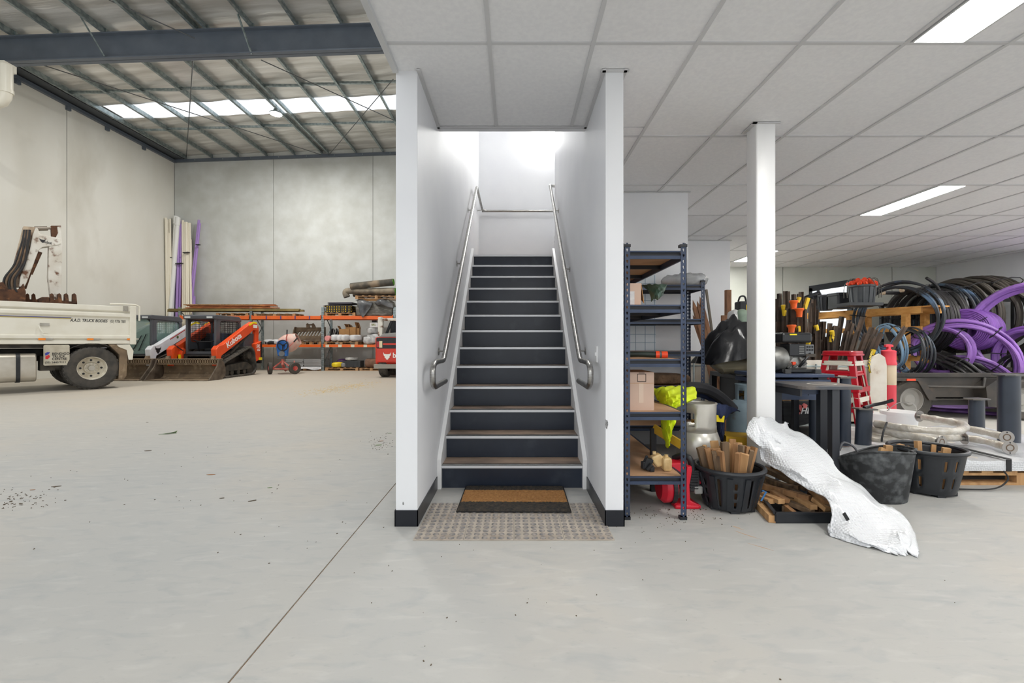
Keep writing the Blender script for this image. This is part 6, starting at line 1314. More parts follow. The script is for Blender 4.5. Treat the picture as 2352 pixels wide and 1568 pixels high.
o = MB().tube(spline([(3.98,3.72,0.13),(3.95,3.66,0.08),(3.8,3.62,0.02),(3.55,3.63,0.012),(3.4,3.66,0.012)],6),[0.006]*25,6).build('loose_strap', INKBLK, smooth=True); tag(o,'black strap trailing from the pallet onto the floor','strap')
o = MB().tube(spline([(4.3,3.70,0.13),(4.38,3.68,0.10),(4.44,3.69,0.06),(4.36,3.67,0.10),(4.28,3.69,0.12)],6),0.005,6).build('loose_strap', INKBLK, smooth=True); tag(o,'black strap loop hanging at the pallet edge below the wrapped slab','strap')
# ---- stainless rails with flanges, wrapped in film
FILM = mat('cloudy_film_on_steel',(198,190,176),0.3,0.25,c2=(220,216,208),scale=14,stretch=(1,1,1),bump=0.5,bscale=30,c3=(160,146,126),s3=5)
FLG = mat('flange_steel',(176,172,168),0.3,0.9)
def rail(label, pts, end=1, r=0.032, both=False):
    P = spline(pts, 5); t = thing('flanged_tube', label, 'steel tube', P[0])
    rr_ = [r*(1+0.10*math.sin(i*1.7)+0.06*math.sin(i*3.1)) for i in range(len(P))]
    MB().tube(P, rr_, 12).build('film_wrap', FILM, t, smooth=True, w=True)
    ends = [(P[-1],(P[-1]-P[-2]).normalized())] + ([(P[0],(P[0]-P[1]).normalized())] if both else [])
    for e, d in ends:
        MB().cyl(e-d*0.06, e+d*0.035, 0.024, n=16).build('bare_tube', STEEL, t, smooth=True, w=True)
        f_ = MB().lathe([(0.0,0.03),(0.056,0.03),(0.056,0.038),(0.0,0.038)],e,24,d).build('flange', FLG, t, smooth=True, w=True)
        MB().lathe([(0.022,0.0385),(0.027,0.041),(0.031,0.0385)],e,20,d,cap=False).build('weld_ring', mat('weld_brown',(110,92,76),0.5,0.5), f_, smooth=True, w=True)
        _, u, v_ = frame_of(d)
        for s_ in (-1,1): MB().cyl(e+v_*s_*0.044+d*0.037,e+v_*s_*0.044+d*0.0395,0.006,n=8).build('bolt_hole', INKBLK, f_, w=True)
    return t
rail('film wrapped steel tube with a round flange, lowest of the pair beside the tub',[atz(1985,1004,0.27),atz(2060,1013,0.27),atz(2122,1026,0.27)])
rail('film wrapped steel tube with a round flange, upper of the pair beside the tub',[atz(1990,984,0.335),atz(2070,998,0.335),atz(2152,1013,0.335)])
rail('film wrapped steel tube with a round flange, lower one at the tall fluted post',[atz(2190,1003,0.27),atz(2250,1010,0.27),atz(2312,1026,0.27)])
rail('film wrapped steel tube with a round flange, upper one at the tall fluted post',[atz(2205,980,0.335),atz(2255,990,0.335),atz(2305,1002,0.335)])
rail('U-bent film wrapped steel rail with one flange behind the other tubes',[atz(2010,972,0.40),atz(2100,985,0.40),atz(2190,990,0.40),atz(2216,982,0.405),atz(2208,973,0.41),atz(2170,966,0.415),atz(2120,957,0.42)])
rail('film wrapped steel tube lying under the U-bent rail',[atz(1992,993,0.27),atz(2100,1002,0.27),atz(2205,1006,0.27)])
o = MB().tube(spline([atz(2037,970,0.445),atz(2031,985,0.40),atz(2027,1000,0.35),atz(2025,1014,0.30)],5),[0.008]*16,6).build('binding_strap', INKBLK, smooth=True); tag(o,'black strap bound across the film wrapped tubes','strap')
# white pails
for k, (px,py,Z,r_) in enumerate(((2066,944,5.05,0.165),(2012,948,5.15,0.12))):
    p = at(px,py,Z); t = thing('white_pail','white lidded pail with a wire handle behind the steel tubes' if k==0 else 'smaller white pail beside the red stool legs','pail',(p.x,Z,SLZ)); h = p.z-SLZ
    MB().lathe([(r_*0.9,0),(r_,h-0.03),(r_*1.04,h-0.03),(r_*1.04,h),(r_*0.9,h+0.004),(0,h+0.004)],n=28).build('pail_body', WHITE2, t, smooth=True)
    MB().tube(spline([(-r_,0,h-0.02),(-r_*0.3,-0.05,h+0.10),(r_*0.6,-0.08,h+0.08),(r_,-0.02,h-0.06)],6),0.004,6).build('wire_handle', STEEL, t, smooth=True)
# ---- stack of metal stools
SR = mat('stool_red',(196,22,40),0.3,coat=0.3); SWH = mat('stool_cream',(232,226,210),0.35)
def stool(label, x, y, z, m, rz):
    t = thing('metal_stool', label, 'stool', (x, y, z), rz, 'stacked metal stools'); H, a, b = 0.66, 0.155, 0.215
    MB().prism(rrect(-a,-a,a,a,0.05),'xy',H-0.035,H).build('seat', m, t, bevel=0.01)
    MB().prism(rrect(-a-0.008,-a-0.008,a+0.008,a+0.008,0.05),'xy',H-0.05,H-0.03).build('seat_skirt', m, t, bevel=0.006)
    for sx in (-1,1):
        for sy in (-1,1):
            p, q = Vector((sx*(a-0.02),sy*(a-0.02),H-0.04)), Vector((sx*b,sy*b,0))
            MB().add([p+Vector((-sx*0.055,0,0)),p,p+Vector((0,-sy*0.055,0)),q+Vector((-sx*0.03,0,0)),q,q+Vector((0,-sy*0.03,0))],[(0,1,4,3),(1,2,5,4)]).build('leg', m, t, solid=0.008)
    e = b-(b-a)*0.42
    for sx in (-1,1):
        MB().bar((sx*e,-e,0.26),(sx*e,e,0.26),0.012,0.05,roll=(1,0,0)).build('brace', m, t); MB().bar((-e,sx*e,0.26),(e,sx*e,0.26),0.012,0.05,roll=(0,1,0)).build('brace', m, t)
    return t
sx_, sy_ = at(1943,0,4.9).x, 4.95
stool('red metal stool, topmost of the nested stack behind the desk',sx_,sy_,0.424,SR,R(38))
stool('cream metal stool, middle of the nested stack behind the desk',sx_,sy_,0.32,SWH,R(38))
stool('red metal stool, lowest of the nested stack behind the desk',sx_,sy_,0.216,SR,R(38))
# ---- cut-down white tank in a galvanised cage, full of star pickets
IBW = mat('white_tank_plastic',(228,222,210),0.5,c2=(206,194,176),scale=3,c3=(160,126,96),s3=6,lo3=0.62,hi3=0.75)
def cage_tank(label, x0, x1, y0, y1, h, bars=True):
    t = thing('caged_tank', label, 'tank', ((x0+x1)/2,(y0+y1)/2,0)); th = 0.03
    MB().box((x0,y0,0.1),(x1,y0+th,h)).box((x0,y1-th,0.1),(x1,y1,h)).box((x0,y0+th,0.1),(x0+th,y1-th,h)).box((x1-th,y0+th,0.1),(x1,y1-th,h)).box((x0,y0,0.1),(x1,y1,0.13)).build('tank_shell', IBW, t, w=True)
    MB().box((x0,y0,0),(x1,y1,0.1)).build('tank_base', GALV, t, w=True)
    for z in (0.25,0.42,0.62,0.86):
        if z < h: MB().tube([(x0-0.02,y0-0.02,z),(x1+0.02,y0-0.02,z),(x1+0.02,y1+0.02,z),(x0-0.02,y1+0.02,z)],0.012,8,closed=True).build('cage_bar', GALV, t, w=True)
    n = max(3,int((x1-x0)/0.24))
    for k in range(n+1): x = x0+(x1-x0)*k/n; MB().cyl((x,y0-0.02,0.05),(x,y0-0.02,h-0.05),0.011,n=8).build('cage_bar', GALV, t, w=True)
    return t
IX0, IX1, IY0, IY1 = at(1775,0,6.05).x, at(2018,0,6.05).x, 6.05, 7.0
cage_tank('cut-down white tank in a galvanised cage, full of star pickets', IX0, IX1, IY0, IY1, 0.94)
cage_tank('white caged tank behind the far shelving and wrapped mat', at(1592,0,6.2).x, at(1650,0,6.2).x+0.3, 6.2, 7.0, 0.95)
# tall rounded end panel of the tank
o = MB().prism([(at(a,0,6.02).x,at(0,b,6.02).z) for a,b in ((1996,965),(1996,830),(2005,818),(2018,812),(2030,820),(2034,838),(2034,965))],'xz',6.0,6.03).build('tank_end_panel', IBW); tag(o,'rust-flecked white rounded panel leaning at the end of the caged tank','panel')
PK = mat('star_picket_bitumen',(52,44,38),0.75,c2=(84,66,52),scale=7,c3=(34,32,31),s3=3)
pk_mesh = {}
def picket(p, q, roll, grp, lab):
    p, q = Vector(p), Vector(q); d, u, v_ = frame_of(q-p); b = MB()
    for k in range(3):
        a = roll+2*math.pi*k/3; e = u*math.cos(a)+v_*math.sin(a); n_ = d.cross(e)
        c0 = e*0.018; b.bar(c0, (q-p)+c0, 0.036, 0.006, roll=e)
    o = b.build('star_picket', PK); o.location = p; return tag(o, lab, 'star picket', grp)
q = random.Random(11)
rows = [(6.78, 668, 700, 1782, 1868, 17, 'standing'), (6.55, 700, 745, 1782, 1885, 20, 'standing'), (6.30, 745, 775, 1788, 1905, 20, 'standing')]
for Z, t0, t1, a, b_, n, _ in rows:
    for k in range(n):
        px = a+(b_-a)*(k+0.5)/n+q.uniform(-2,2); ty = q.uniform(t0,t1) + (0.25*(px-1800) if px > 1840 else 0)
        tp_ = at(px+q.uniform(-2,2)+(8 if px>1850 else 0), ty, Z); bt = at(px-(px-1830)*0.12, 905, Z+q.uniform(-.1,.1)); bt.z = 0.14
        picket(bt, tp_, q.uniform(0,2), 'star pickets standing in the tank', 'dark star picket standing upright among many in the white tank')
lean = [(1905,742,6.2),(1915,750,6.25),(1934,727,6.5),(1952,735,6.4),(1957,742,6.3),(1918,748,6.15),(1925,752,6.4),(1982,728,6.7),(1972,760,6.2),(1990,765,6.3),(2003,752,6.35),(2014,757,6.3),(2024,765,6.25),(2078,750,6.3),(1945,760,6.15),(1962,768,6.15),(1998,768,6.2),(2008,772,6.2)]
for k, (a, b_, Z) in enumerate(lean):
    tp_ = at(a,b_,Z); s_ = (a-1890)*0.62; bt = at(a-s_-8, 905, Z); bt.z = 0.14+0.02*(k%3); bt.x = min(max(bt.x, IX0+0.08), IX1-0.15); bt.y = min(max(Z,6.12),6.9)
    picket(bt, tp_, 0.4*k, 'star pickets leaning over the stools', 'dark star picket leaning out of the white tank over the red stools')
CAPO, CAPY = mat('cap_orange',(242,106,36),0.5), mat('cap_yellow',(226,190,30),0.5)
for k, (a, b_, Z) in enumerate(((1823,700,6.2),(1836,718,6.15),(1818,756,6.1))):
    o = MB().lathe([(0.034,0),(0.038,0.07),(0.045,0.085),(0.056,0.10),(0.056,0.115),(0.05,0.12),(0,0.122)],n=24).build('picket_cap', CAPO, smooth=True); o.location = at(a,b_,Z)-Vector((0,0,0.06)); picket((o.location.x,max(Z,6.1),0.14), o.location+Vector((0,0,0.05)), 0.3, 'star pickets standing in the tank', 'dark star picket standing upright among many in the white tank'); tag(o,'orange mushroom cap on a star picket, %s' % ('topmost of the three','second of the three','lowest, just above the petrol engine')[k],'cap')
for k, (a, b_, Z) in enumerate(((1832,688,6.3),(1799,706,6.3),(1802,718,6.25),(1848,703,6.3),(1835,755,6.15),(1878,752,6.1),(1908,779,6.05),(1855,790,6.0),(1912,765,6.1),(2003,808,5.98))):
    if k == 3: o = MB().box((-0.02,-0.02,0),(0.02,0.02,0.16)).build('picket_cap', CAPY)
    else: o = MB().lathe([(0.024,0),(0.028,0.05),(0.028,0.075),(0,0.078)],n=12).build('picket_cap', CAPY, smooth=True)
    o.location = at(a,b_,max(Z,6.1))-Vector((0,0,0.04))
    picket((o.location.x,max(Z,6.12),0.14), o.location+Vector((0,0,0.05)), 0.5*k, 'star pickets standing in the tank', 'dark star picket standing upright among many in the white tank')
    o.rotation_euler = (0.2*math.sin(k),0.3*math.cos(k*2),0); tag(o,'yellow plastic cap on a star picket in the white tank','cap','yellow picket caps')
o = MB().tube(spline([at(2003,806,6.08),at(1999,820,5.96),at(1996,840,5.88),at(1999,856,5.88)],5),[0.012]*16,6).build('hazard_tape', mat('hazard_yellow_black',(228,200,30),0.5,c2=(30,30,30),scale=16,kind='wave',lo=0.45,hi=0.55)); tag(o,'strip of yellow and black tape hanging from the leaning pickets','tape')
# bollard
p = at(2041,0,6.1); t = thing('traffic_bollard','red and white traffic bollard with a handle top beside the trailer','bollard',(p.x,6.1,0)); r_ = 0.082; zf = lambda y: HC-(y-CY)/FPX*6.1
BR_ = mat('bollard_red',(226,70,84),0.45)
MB().lathe([(0.13,0),(0.13,0.05),(r_,0.08),(r_,zf(883))],n=24).build('lower_body', BR_, t, smooth=True)
MB().lathe([(r_,zf(883)),(r_*1.02,zf(882)),(r_*1.02,zf(838)),(r_,zf(837))],n=24).build('reflective_sleeve', mat('sleeve_cream',(222,202,172),0.4), t, smooth=True)
MB().lathe([(r_*1.1,zf(838)),(r_*1.1,zf(833)),(r_,zf(830)),(r_,zf(810)),(r_*1.02,zf(806)),(r_*0.8,zf(804)),(0,zf(803))],n=24).build('top', BR_, t, smooth=True)
MB().prism([(-0.035,zf(804)),(-0.015,zf(800)),(-0.02,zf(796)),(-0.05,zf(797)),(-0.05,zf(792)),(0,zf(790)),(0.05,zf(792)),(0.05,zf(797)),(0.02,zf(796)),(0.015,zf(800)),(0.035,zf(804))],'xz',-0.02,0.02).build('handle', BR_, t, bevel=0.004)
# ---- bench with wrapped mat and black plastic heap
t = thing('steel_bench','dark steel bench carrying the wrapped mat behind the white column','bench',(2.8,5.0,0))
zb_ = HC-(858-CY)/FPX*5.0
MB().box((2.35,4.86,zb_-0.05),(3.0,5.5,zb_)).box((2.42,4.9,zb_-0.3),(2.95,5.4,zb_-0.05)).build('bench_top', mat('bench_black',(40,42,46),0.5), t, bevel=0.008, w=True)
for x in (2.38,2.97):
    for y in (4.89,5.47): MB().box((x-0.03,y-0.03,0),(x+0.03,y+0.03,zb_-0.05)).build('leg', _m['bench_black'], t, w=True)
GRM = mat('grimy_film',(116,110,92),0.3,c2=(160,150,124),scale=4,stretch=(0.4,2,2),bump=0.5,bscale=8,c3=(80,78,70),s3=3)
P = spline([Vector((2.2,5.0,zb_+0.05)),Vector((2.25,5.0,zb_+0.09)),Vector((2.45,5.0,zb_+0.105)),Vector((2.7,5.0,zb_+0.105)),Vector((3.0,5.0,zb_+0.1))],5)
o = MB().tube(P,[0.05,0.08,0.09,0.1]+[0.1]*(len(P)-4),16).build('wrapped_mat', GRM, smooth=True); tag(o,'grimy film wrapped mat lying along the steel bench','roll')
BKP = mat('black_polythene',(26,27,30),0.28,c2=(40,41,44),scale=4,bump=0.7,bscale=5)
def heap(name,label,cx,cy,z0,pts,dep,m,seed):
    qq = random.Random(seed); n = 26; t_ = [Vector((x,0,z)) for x,z in pts]; top = spline(t_,4); G = []
    for i in range(n+1):
        f = -1+2*i/n; s_ = math.sqrt(max(0,1-f*f*0.98)); G.append([(p.x+0.02*math.sin(9*f+p.x*7), cy+dep*f+0.02*math.sin(p.x*15+seed), z0+max(0,(p.z-z0))*s_*(1+0.06*math.sin(p.x*16+f*9+seed)+0.04*math.sin(p.x*31-f*14))) for p in top])
    o = MB().grid(G).build(name,m,smooth=25); return tag(o,label,'plastic heap')
zt_ = lambda y, Z=5.0: HC-(y-CY)/FPX*Z
hp = [(at(a,0,5.0).x,zt_(b)) for a,b in ((1615,836),(1622,812),(1640,770),(1660,748),(1672,738),(1684,728),(1700,738),(1715,745),(1740,770),(1765,800),(1775,836))]
heap('plastic_heap','tall crumpled heap under black polythene on the steel bench',2.5,5.05,zt_(838),hp,0.3,BKP,3)
sack('olive_bag','small pale olive bag peeping out on top of the black heap','bag',(at(1704,0,5.1).x,5.12,zt_(752,5.1)),(0.09,0.08,0.1),mat('olive_bag',(150,170,150),0.5,c2=(120,136,120),scale=8),None,51)
sack('white_bag','small white bag behind the black heap beside the timber post','bag',(at(1690,0,5.12).x,5.15,zt_(752,5.15)),(0.08,0.08,0.1),WBAG,None,52)
# timber stakes behind the far shelving
for k, (a, b_, c_, d_) in enumerate(((1591,688,1612,790),(1601,690,1622,795),(1607,680,1630,795),(1591,722,1615,800),(1618,720,1632,800))):
    p = at(a,b_,6.05); s_ = at(c_,d_,6.0); dr = (s_-p); qn = p+dr*((p.z-0.02)/(p.z-s_.z)); qn.y = 5.75
    t = thing('pointed_stake','reddish pointed timber stake leaning behind the far shelving','stake',qn,group='pointed stakes behind the far shelving'); d = (p-qn).normalized()
    STK = mat('stake_brown',(150,108,78),0.8,c2=(120,84,60),scale=6,stretch=(3,3,0.6)); MB().bar(qn,p-d*0.12,0.045,0.045).build('stake_shaft',STK,t,w=True)
    u = frame_of(d)[1]*0.0225; v_ = frame_of(d)[2]*0.0225; e_ = p-d*0.12; MB().add([e_-u-v_,e_+u-v_,e_+u+v_,e_-u+v_,p],[(0,1,4),(1,2,4),(2,3,4),(3,0,4)]).build('point',STK,t,w=True)
stick('wooden_pole','thin grey wooden handle leaning against the white partition',(at(1650,0,6.6).x,6.4,0.02),at(1622,665,6.9),0.03,0.03,mat('grey_wood',(112,104,92),0.8),None)
stick('timber_post','square brown timber post standing behind the black heap',(at(1672,0,6.1).x,6.1,0.0),at(1672,666,6.1),0.065,0.065,STK,None,roll=(1,0,0))
for a in (1660,1666): stick('timber_post','short pointed brown post in front of the square post',(at(a,0,5.9).x,5.9,0.0),at(a,724,5.9),0.035,0.035,STK,'short posts by the square post',roll=(1,0,0))
o = MB().box((-0.09,-0.08,0),(0.06,0.08,0.18)).build('tool_case', BLACK, bevel=0.02); o.location = (at(1707,0,6.4).x,6.4,zt_(722,6.4)); tag(o,'black tool case standing behind the column','case'); MB().box((0.0,-0.085,0.03),(0.05,-0.08,0.13)).build('yellow_clip', CAPY, o)
MB().tube(spline([(-0.07,0,0.18),(-0.04,0,0.25),(0.02,0,0.25),(0.04,0,0.18)],4),0.012,6).build('handle', BLACK, o); MB().box((-0.1,-0.1,-(o.location.z)),(0.1,0.1,0)).build('case_stand', CHASSIS, o)
# ---- timber bench along the window with tubs
TB_ = mat('yellow_pine',(214,160,88),0.7,c2=(190,134,66),scale=5,stretch=(4,0.5,4))
t = thing('timber_bench','yellow pine workbench below the window carrying black tubs','bench',(6.7,8.6,0)); zt = 1.79
A, B = Vector((6.1,9.95,0)), Vector((6.86,7.7,0)); off = Vector((0.4,0.08,0))
def bb(p,q,z0,z1,w_,nm): MB().bar(p+Vector((0,0,(z0+z1)/2)),q+Vector((0,0,(z0+z1)/2)),w_,z1-z0,roll=(1,0.2,0)).build(nm,TB_,t,w=True)
bb(A,B,zt-0.12,zt,0.045,'rail'); bb(A+off,B+off,zt-0.12,zt,0.045,'rail')
for k in range(6): p = A+(B-A)*(k/5); bb(p,p+off,zt-0.025,zt+0.0,0.3,'bench_board')
for f in (0.02,0.5,0.9):
    for o_ in (Vector((0,0,0)),off): p = A+(B-A)*f+o_; MB().box((p.x-0.045,p.y-0.045,0),(p.x+0.045,p.y+0.045,zt-0.12)).build('leg',TB_,t,w=True)
for z in (1.45,0.95): bb(A,B,z-0.09,z,0.04,'rail')
def tub(label,px,py_b,Z,w_px,h_px,m,tilt=0.0,rect=False):
    p = at(px,0,Z); r_ = w_px/FPX*Z/2; h = h_px/FPX*Z; t = thing('nursery_tub',label,'tub',(p.x,Z,zt+0.002)); t.rotation_euler = (0,tilt,0)
    if tilt: t.location.z = at(px,py_b,Z).z
    if rect: MB().prism(rrect(-r_*0.9,-r_*0.9,r_*0.9,r_*0.9,0.04),'xy',0,h).build('tub_wall',m,t,bevel=0.01); MB().prism(rrect(-r_,-r_,r_,r_,0.04),'xy',h-0.05,h).build('rim',m,t)
    else:
        MB().lathe([(0,0.0),(r_*0.82,0.0),(r_*0.98,h),(r_*0.95,h),(r_*0.79,0.02),(0,0.02)],n=28).build('tub_wall',m,t,smooth=True); MB().lathe([(r_*0.97,h-0.04),(r_*1.05,h-0.03),(r_*1.05,h),(r_*0.97,h)],n=28,cap=False).build('rim',m,t,smooth=True)
        for k in range(12): a = 2*math.pi*k/12; MB().bar((r_*0.83*math.cos(a),r_*0.83*math.sin(a),0.01),(r_*0.98*math.cos(a),r_*0.98*math.sin(a),h-0.04),0.02,0.02).build('rib',m,t)
    return t
GTB = mat('tub_grey',(78,82,86),0.55,c2=(64,68,72),scale=4)
tub('tub tipped on its rim at the far end of the pine bench',1874,700,9.35,34,26,PLASTIC_BK,tilt=-0.4)
tub('upright round black tub on the pine bench, under the tipped one',1866,716,9.45,30,22,GTB)
tub('tall black tub in the middle of the pine bench',1896,716,8.9,30,36,PLASTIC_BK)
tub('square black tub on the pine bench in front of the window',1930,708,8.45,40,36,PLASTIC_BK,rect=True)
bt = tub('grey ribbed tub on the pine bench filled with orange insulators and wire',1980,705,8.0,50,50,GTB)
o = MB().box((-0.28,-0.16,0),(0.28,0.16,0.05)).build('plastic_pallet', PLASTIC_BK); o.location = (at(1962,0,7.9).x,7.78,zt+0.002); tag(o,'low black plastic pallet on the pine bench edge','pallet')
ORI = mat('insulator_orange',(234,74,36),0.45)
for k in range(26):
    a, rr_ = q.uniform(0,6.28), 0.19*math.sqrt(q.random()); c = bt.location+Vector((rr_*math.cos(a),rr_*math.sin(a),0.39+0.11*(1-rr_/0.19)+q.uniform(0,.02)))
    o = MB().lathe([(0.0,-0.035),(0.028,-0.03),(0.032,-0.008),(0.018,0.0),(0.032,0.008),(0.028,0.03),(0,0.035)],n=12,axis=(q.uniform(-1,1),q.uniform(-1,1),q.uniform(0,1)+0.1)).build('fence_insulator', ORI, smooth=True); o.location = c; tag(o,'orange fence insulator heaped in the grey ribbed tub','insulator','orange insulators in the tub')
for k in range(8):
    a = q.uniform(0,6.28); c = bt.location+Vector((0,0,0.38)); d = Vector((math.cos(a),math.sin(a),0)); o = MB().tube(spline([Vector((0,0,0)),d*0.15+Vector((0,0,0.12)),d*0.27+Vector((0,0,q.uniform(-0.1,.1))),d*0.28+Vector((0,0,-0.22))],5),0.006,5).build('wire_loop', mat('wire_grey',(92,88,82),0.5), smooth=True); o.location = c; tag(o,'loose wire loop spilling out of the grey ribbed tub','wire','wire loops in the tub')
# ---- trailer
TRB = mat('trailer_black',(46,44,42),0.55,c2=(66,60,54),scale=4,c3=(96,82,66),s3=3,lo3=0.6,hi3=0.8)
YT = 7.05; tx0 = at(2052,0,YT).x; tx1 = 9.3
t = thing('box_trailer','black steel box trailer loaded with coiled pipe','trailer',(7.4,7.8,0))
zT = lambda y: HC-(y-CY)/FPX*YT
MB().box((tx0,YT,zT(915)),(tx1,YT+0.02,zT(866))).box((tx0,YT+1.5,zT(915)),(tx1,YT+1.52,zT(866))).box((tx0,YT,zT(915)),(tx0+0.02,YT+1.5,zT(866))).box((tx1-0.02,YT,zT(915)),(tx1,YT+1.5,zT(866))).build('side_panel', TRB, t, w=True)
MB().box((tx0,YT-0.03,zT(866)),(tx1,YT+0.03,zT(856))).box((tx0,YT+1.49,zT(866)),(tx1,YT+1.55,zT(856))).box((tx0-0.02,YT-0.03,zT(866)),(tx0+0.03,YT+1.5,zT(856))).build('top_rail', TRB, t, bevel=0.006, w=True)
MB().box((tx0,YT,zT(918)),(tx1,YT+1.52,zT(912))).build('bed', TRB, t, w=True)
MB().box((tx0+0.2,YT+0.1,zT(932)),(tx1,YT+0.18,zT(918))).box((tx0+0.2,YT+1.3,zT(932)),(tx1,YT+1.38,zT(918))).build('chassis_rail', TRB, t, w=True)
f0 = lambda a: at(a,0,YT-0.2).x
MB().add([(f0(2055),YT-0.22,zT(866)),(f0(2118),YT-0.22,zT(866)),(f0(2150),YT-0.22,zT(915)),(f0(2132),YT-0.22,zT(915)),(f0(2106),YT-0.22,zT(872)),(f0(2055),YT-0.22,zT(872)),(f0(2055),YT,zT(866)),(f0(2125),YT,zT(866)),(f0(2172),YT,zT(915)),(f0(2135),YT,zT(915)),(f0(2106),YT,zT(872)),(f0(2055),YT,zT(872))],[(0,1,2,3,4,5),(6,11,10,9,8,7),(0,6,7,1),(1,7,8,2),(2,8,9,3),(3,9,10,4),(4,10,11,5),(5,11,6,0)]).build('mudguard', TRB, t, w=True)
MB().tube([(f0(2135),YT-0.16,zT(885)),(f0(2265),YT-0.16,zT(887)),(f0(2290),YT-0.02,zT(868))],0.02,8).build('tie_rail', TRB, t, smooth=True, w=True)
MB().prism([(f0(2265),zT(886)),(f0(2292),zT(868)),(f0(2300),zT(868)),(f0(2300),zT(932)),(f0(2270),zT(930))],'xz',YT-0.2,YT-0.0).build('step_bracket', TRB, t, w=True)
MB().box((tx0+0.01,YT-0.234,zT(871.5)),(tx0+0.14,YT-0.222,zT(867))).build('marker_lamp', OR, t, w=True)
def tw(x): 
    e = t; c = Vector((x-7.4,YT-0.1-7.8,0.31)); wheel(e, c, 0.31, 0.19, mat('grey_wheel_paint',(150,148,142),0.45), axis=(0,-1,0), lugs=30, rows=4, holes=0, rim=0.60)
tw(at(2085,0,6.95).x); tw(at(2340,0,6.95).x)
for z_ in range(6): 
    o = MB().tube(spline([at(2140,920+2.4*z_,7.25),at(2180,924+2.2*z_,7.25),at(2220,926+2*z_,7.25),at(2330,925+2*z_,7.25)],4),0.016,8).build('purple_conduit', PP, smooth=True); tag(o,'purple conduit length slung under the trailer bed','conduit','conduits under the trailer')
# ---- pipe coils
BLK = mat('black_poly_pipe',(42,42,44),0.42,c2=(56,54,52),scale=2); BLKB = mat('black_pipe_blue_stripe',(46,50,56),0.4,c2=(96,122,150),scale=3,lo=0.52,hi=0.62); BRN = mat('dusty_black_pipe',(58,54,48),0.55,c2=(76,70,62),scale=3)
PUR = mat('purple_pipe',(136,92,172),0.42,c2=(154,112,190),scale=2.5,c3=(118,78,150),s3=4); PURD = mat('purple_conduit_roll',(120,72,160),0.45,c2=(138,90,178),scale=4)
def coil(label, c, R_, axis, turns, wr, bundle, m, sd, spread=0.06, flat=1.0, tail=None, group=None):
    qq = random.Random(sd); c = Vector(c); d, u, v_ = frame_of(axis); N_ = 44; P = []; keys = [(qq.uniform(-1,1),qq.uniform(-1,1),qq.uniform(-1,1)) for _ in range(turns*3+2)]
    for k in range(turns*N_+1):
        f = k/N_*3; i = int(f); s_ = f-i; s_ = s_*s_*(3-2*s_); i2 = min(i+1,len(keys)-1); i = min(i,len(keys)-1)
        e = [keys[i][w]+(keys[i2][w]-keys[i][w])*s_ for w in range(3)]
        a = 2*math.pi*k/N_+sd; r_ = R_*(1+spread*e[0])
        P.append(c + (u*math.cos(a) + v_*math.sin(a)*flat)*r_ + d*bundle*(0.9*(2*k/(turns*N_)-1)+0.25*e[1]))
    if tail: P += [c+Vector(x) for x in tail]
    for p in P: p.z = max(p.z, wr+0.005); p.y = min(p.y, YB-0.05); p.x = min(p.x, XW-0.05)
    t = thing('pipe_coil', label, 'pipe coil', c, group=group)
    MB().tube(P, wr, 7).build('pipe', m, t, smooth=True, w=True)
    for k in range(3):
        a = 0.9+2.1*k; e_ = (u*math.cos(a)+v_*math.sin(a)*flat); cc = c+e_*R_; ring_ = []
        for j in range(10): b_ = 2*math.pi*j/10; ring_.append(cc+e_*(R_*spread+wr*2)*math.cos(b_)+d*(bundle*1.0+wr*1.6)*math.sin(b_))
        MB().tube(ring_, 0.008, 5, closed=True).build('tie', INKBLK, t, w=True)
    return t
# steel hanging frame on which the black coils hang
t = thing('coil_rack','dark steel frame with long pegs holding the black pipe coils','rack',(6.9,8.4,0))
RK = mat('rack_dark_steel',(52,52,54),0.5)
for x, y in ((7.95,8.7),(7.95,9.9),(9.5,8.7),(9.5,9.9)): MB().box((x-0.03,y-0.03,0.0),(x+0.03,y+0.03,2.0)).build('post',RK,t,w=True)
for y in (8.7,9.9): MB().box((7.9,y-0.03,1.95),(9.6,y+0.03,2.01)).build('top_bar',RK,t,w=True)
MB().bar((8.0,8.75,1.9),(8.9,8.75,1.2),0.04,0.04).build('diagonal',RK,t,w=True)
peg = lambda a,b,Z: (MB().cyl(at(a,b,Z),Vector((7.95,Z+0.25,at(a,b,Z).z)),0.032,n=10).build('peg',RK,t,smooth=True,w=True), MB().cyl(at(a,b,Z)-Vector((0.02,0,0)),at(a,b,Z)+Vector((0.02,0,0)),0.042,n=10).build('peg_cap',mat('peg_cap',(196,176,150),0.5),t,smooth=True,w=True))
peg(2028,672,8.5); peg(2072,666,8.4)
def cc_(px,py,Z): return at(px,py,Z)
X = lambda a=0.0, b=0.0: (1.0, a, b)
coil('blue-striped black pipe coil hanging foremost on the rack pegs',cc_(2060,732,7.95),0.59,(0.85,0.5,0),5,0.022,0.12,BLKB,1,0.12,1.0)
coil('black pipe coil hanging behind the blue-striped one',cc_(2108,738,8.35),0.54,X(0.05),9,0.026,0.2,BLK,2,0.06,1.05)
coil('black pipe coil third along the rack pegs',cc_(2140,738,8.7),0.58,X(-0.05),9,0.026,0.2,BLK,3,0.07)
coil('black pipe coil with pale blue stripes beside the bare pipe end',cc_(2165,730,8.75),0.6,X(0.1),7,0.026,0.2,BLKB,4,0.08)
coil('dusty black pipe coil leaning on the white wall',cc_(2200,725,8.8),0.65,X(0.15,0.1),8,0.030,0.25,BRN,5,0.07)
coil('large dusty black pipe coil highest against the white wall',cc_(2258,722,8.85),0.70,X(0.1,0.1),9,0.032,0.28,BRN,6,0.09)
coil('outermost dusty black pipe coil against the white wall',cc_(2310,735,8.5),0.64,X(0.1,0.1),8,0.032,0.2,BRN,7,0.08)
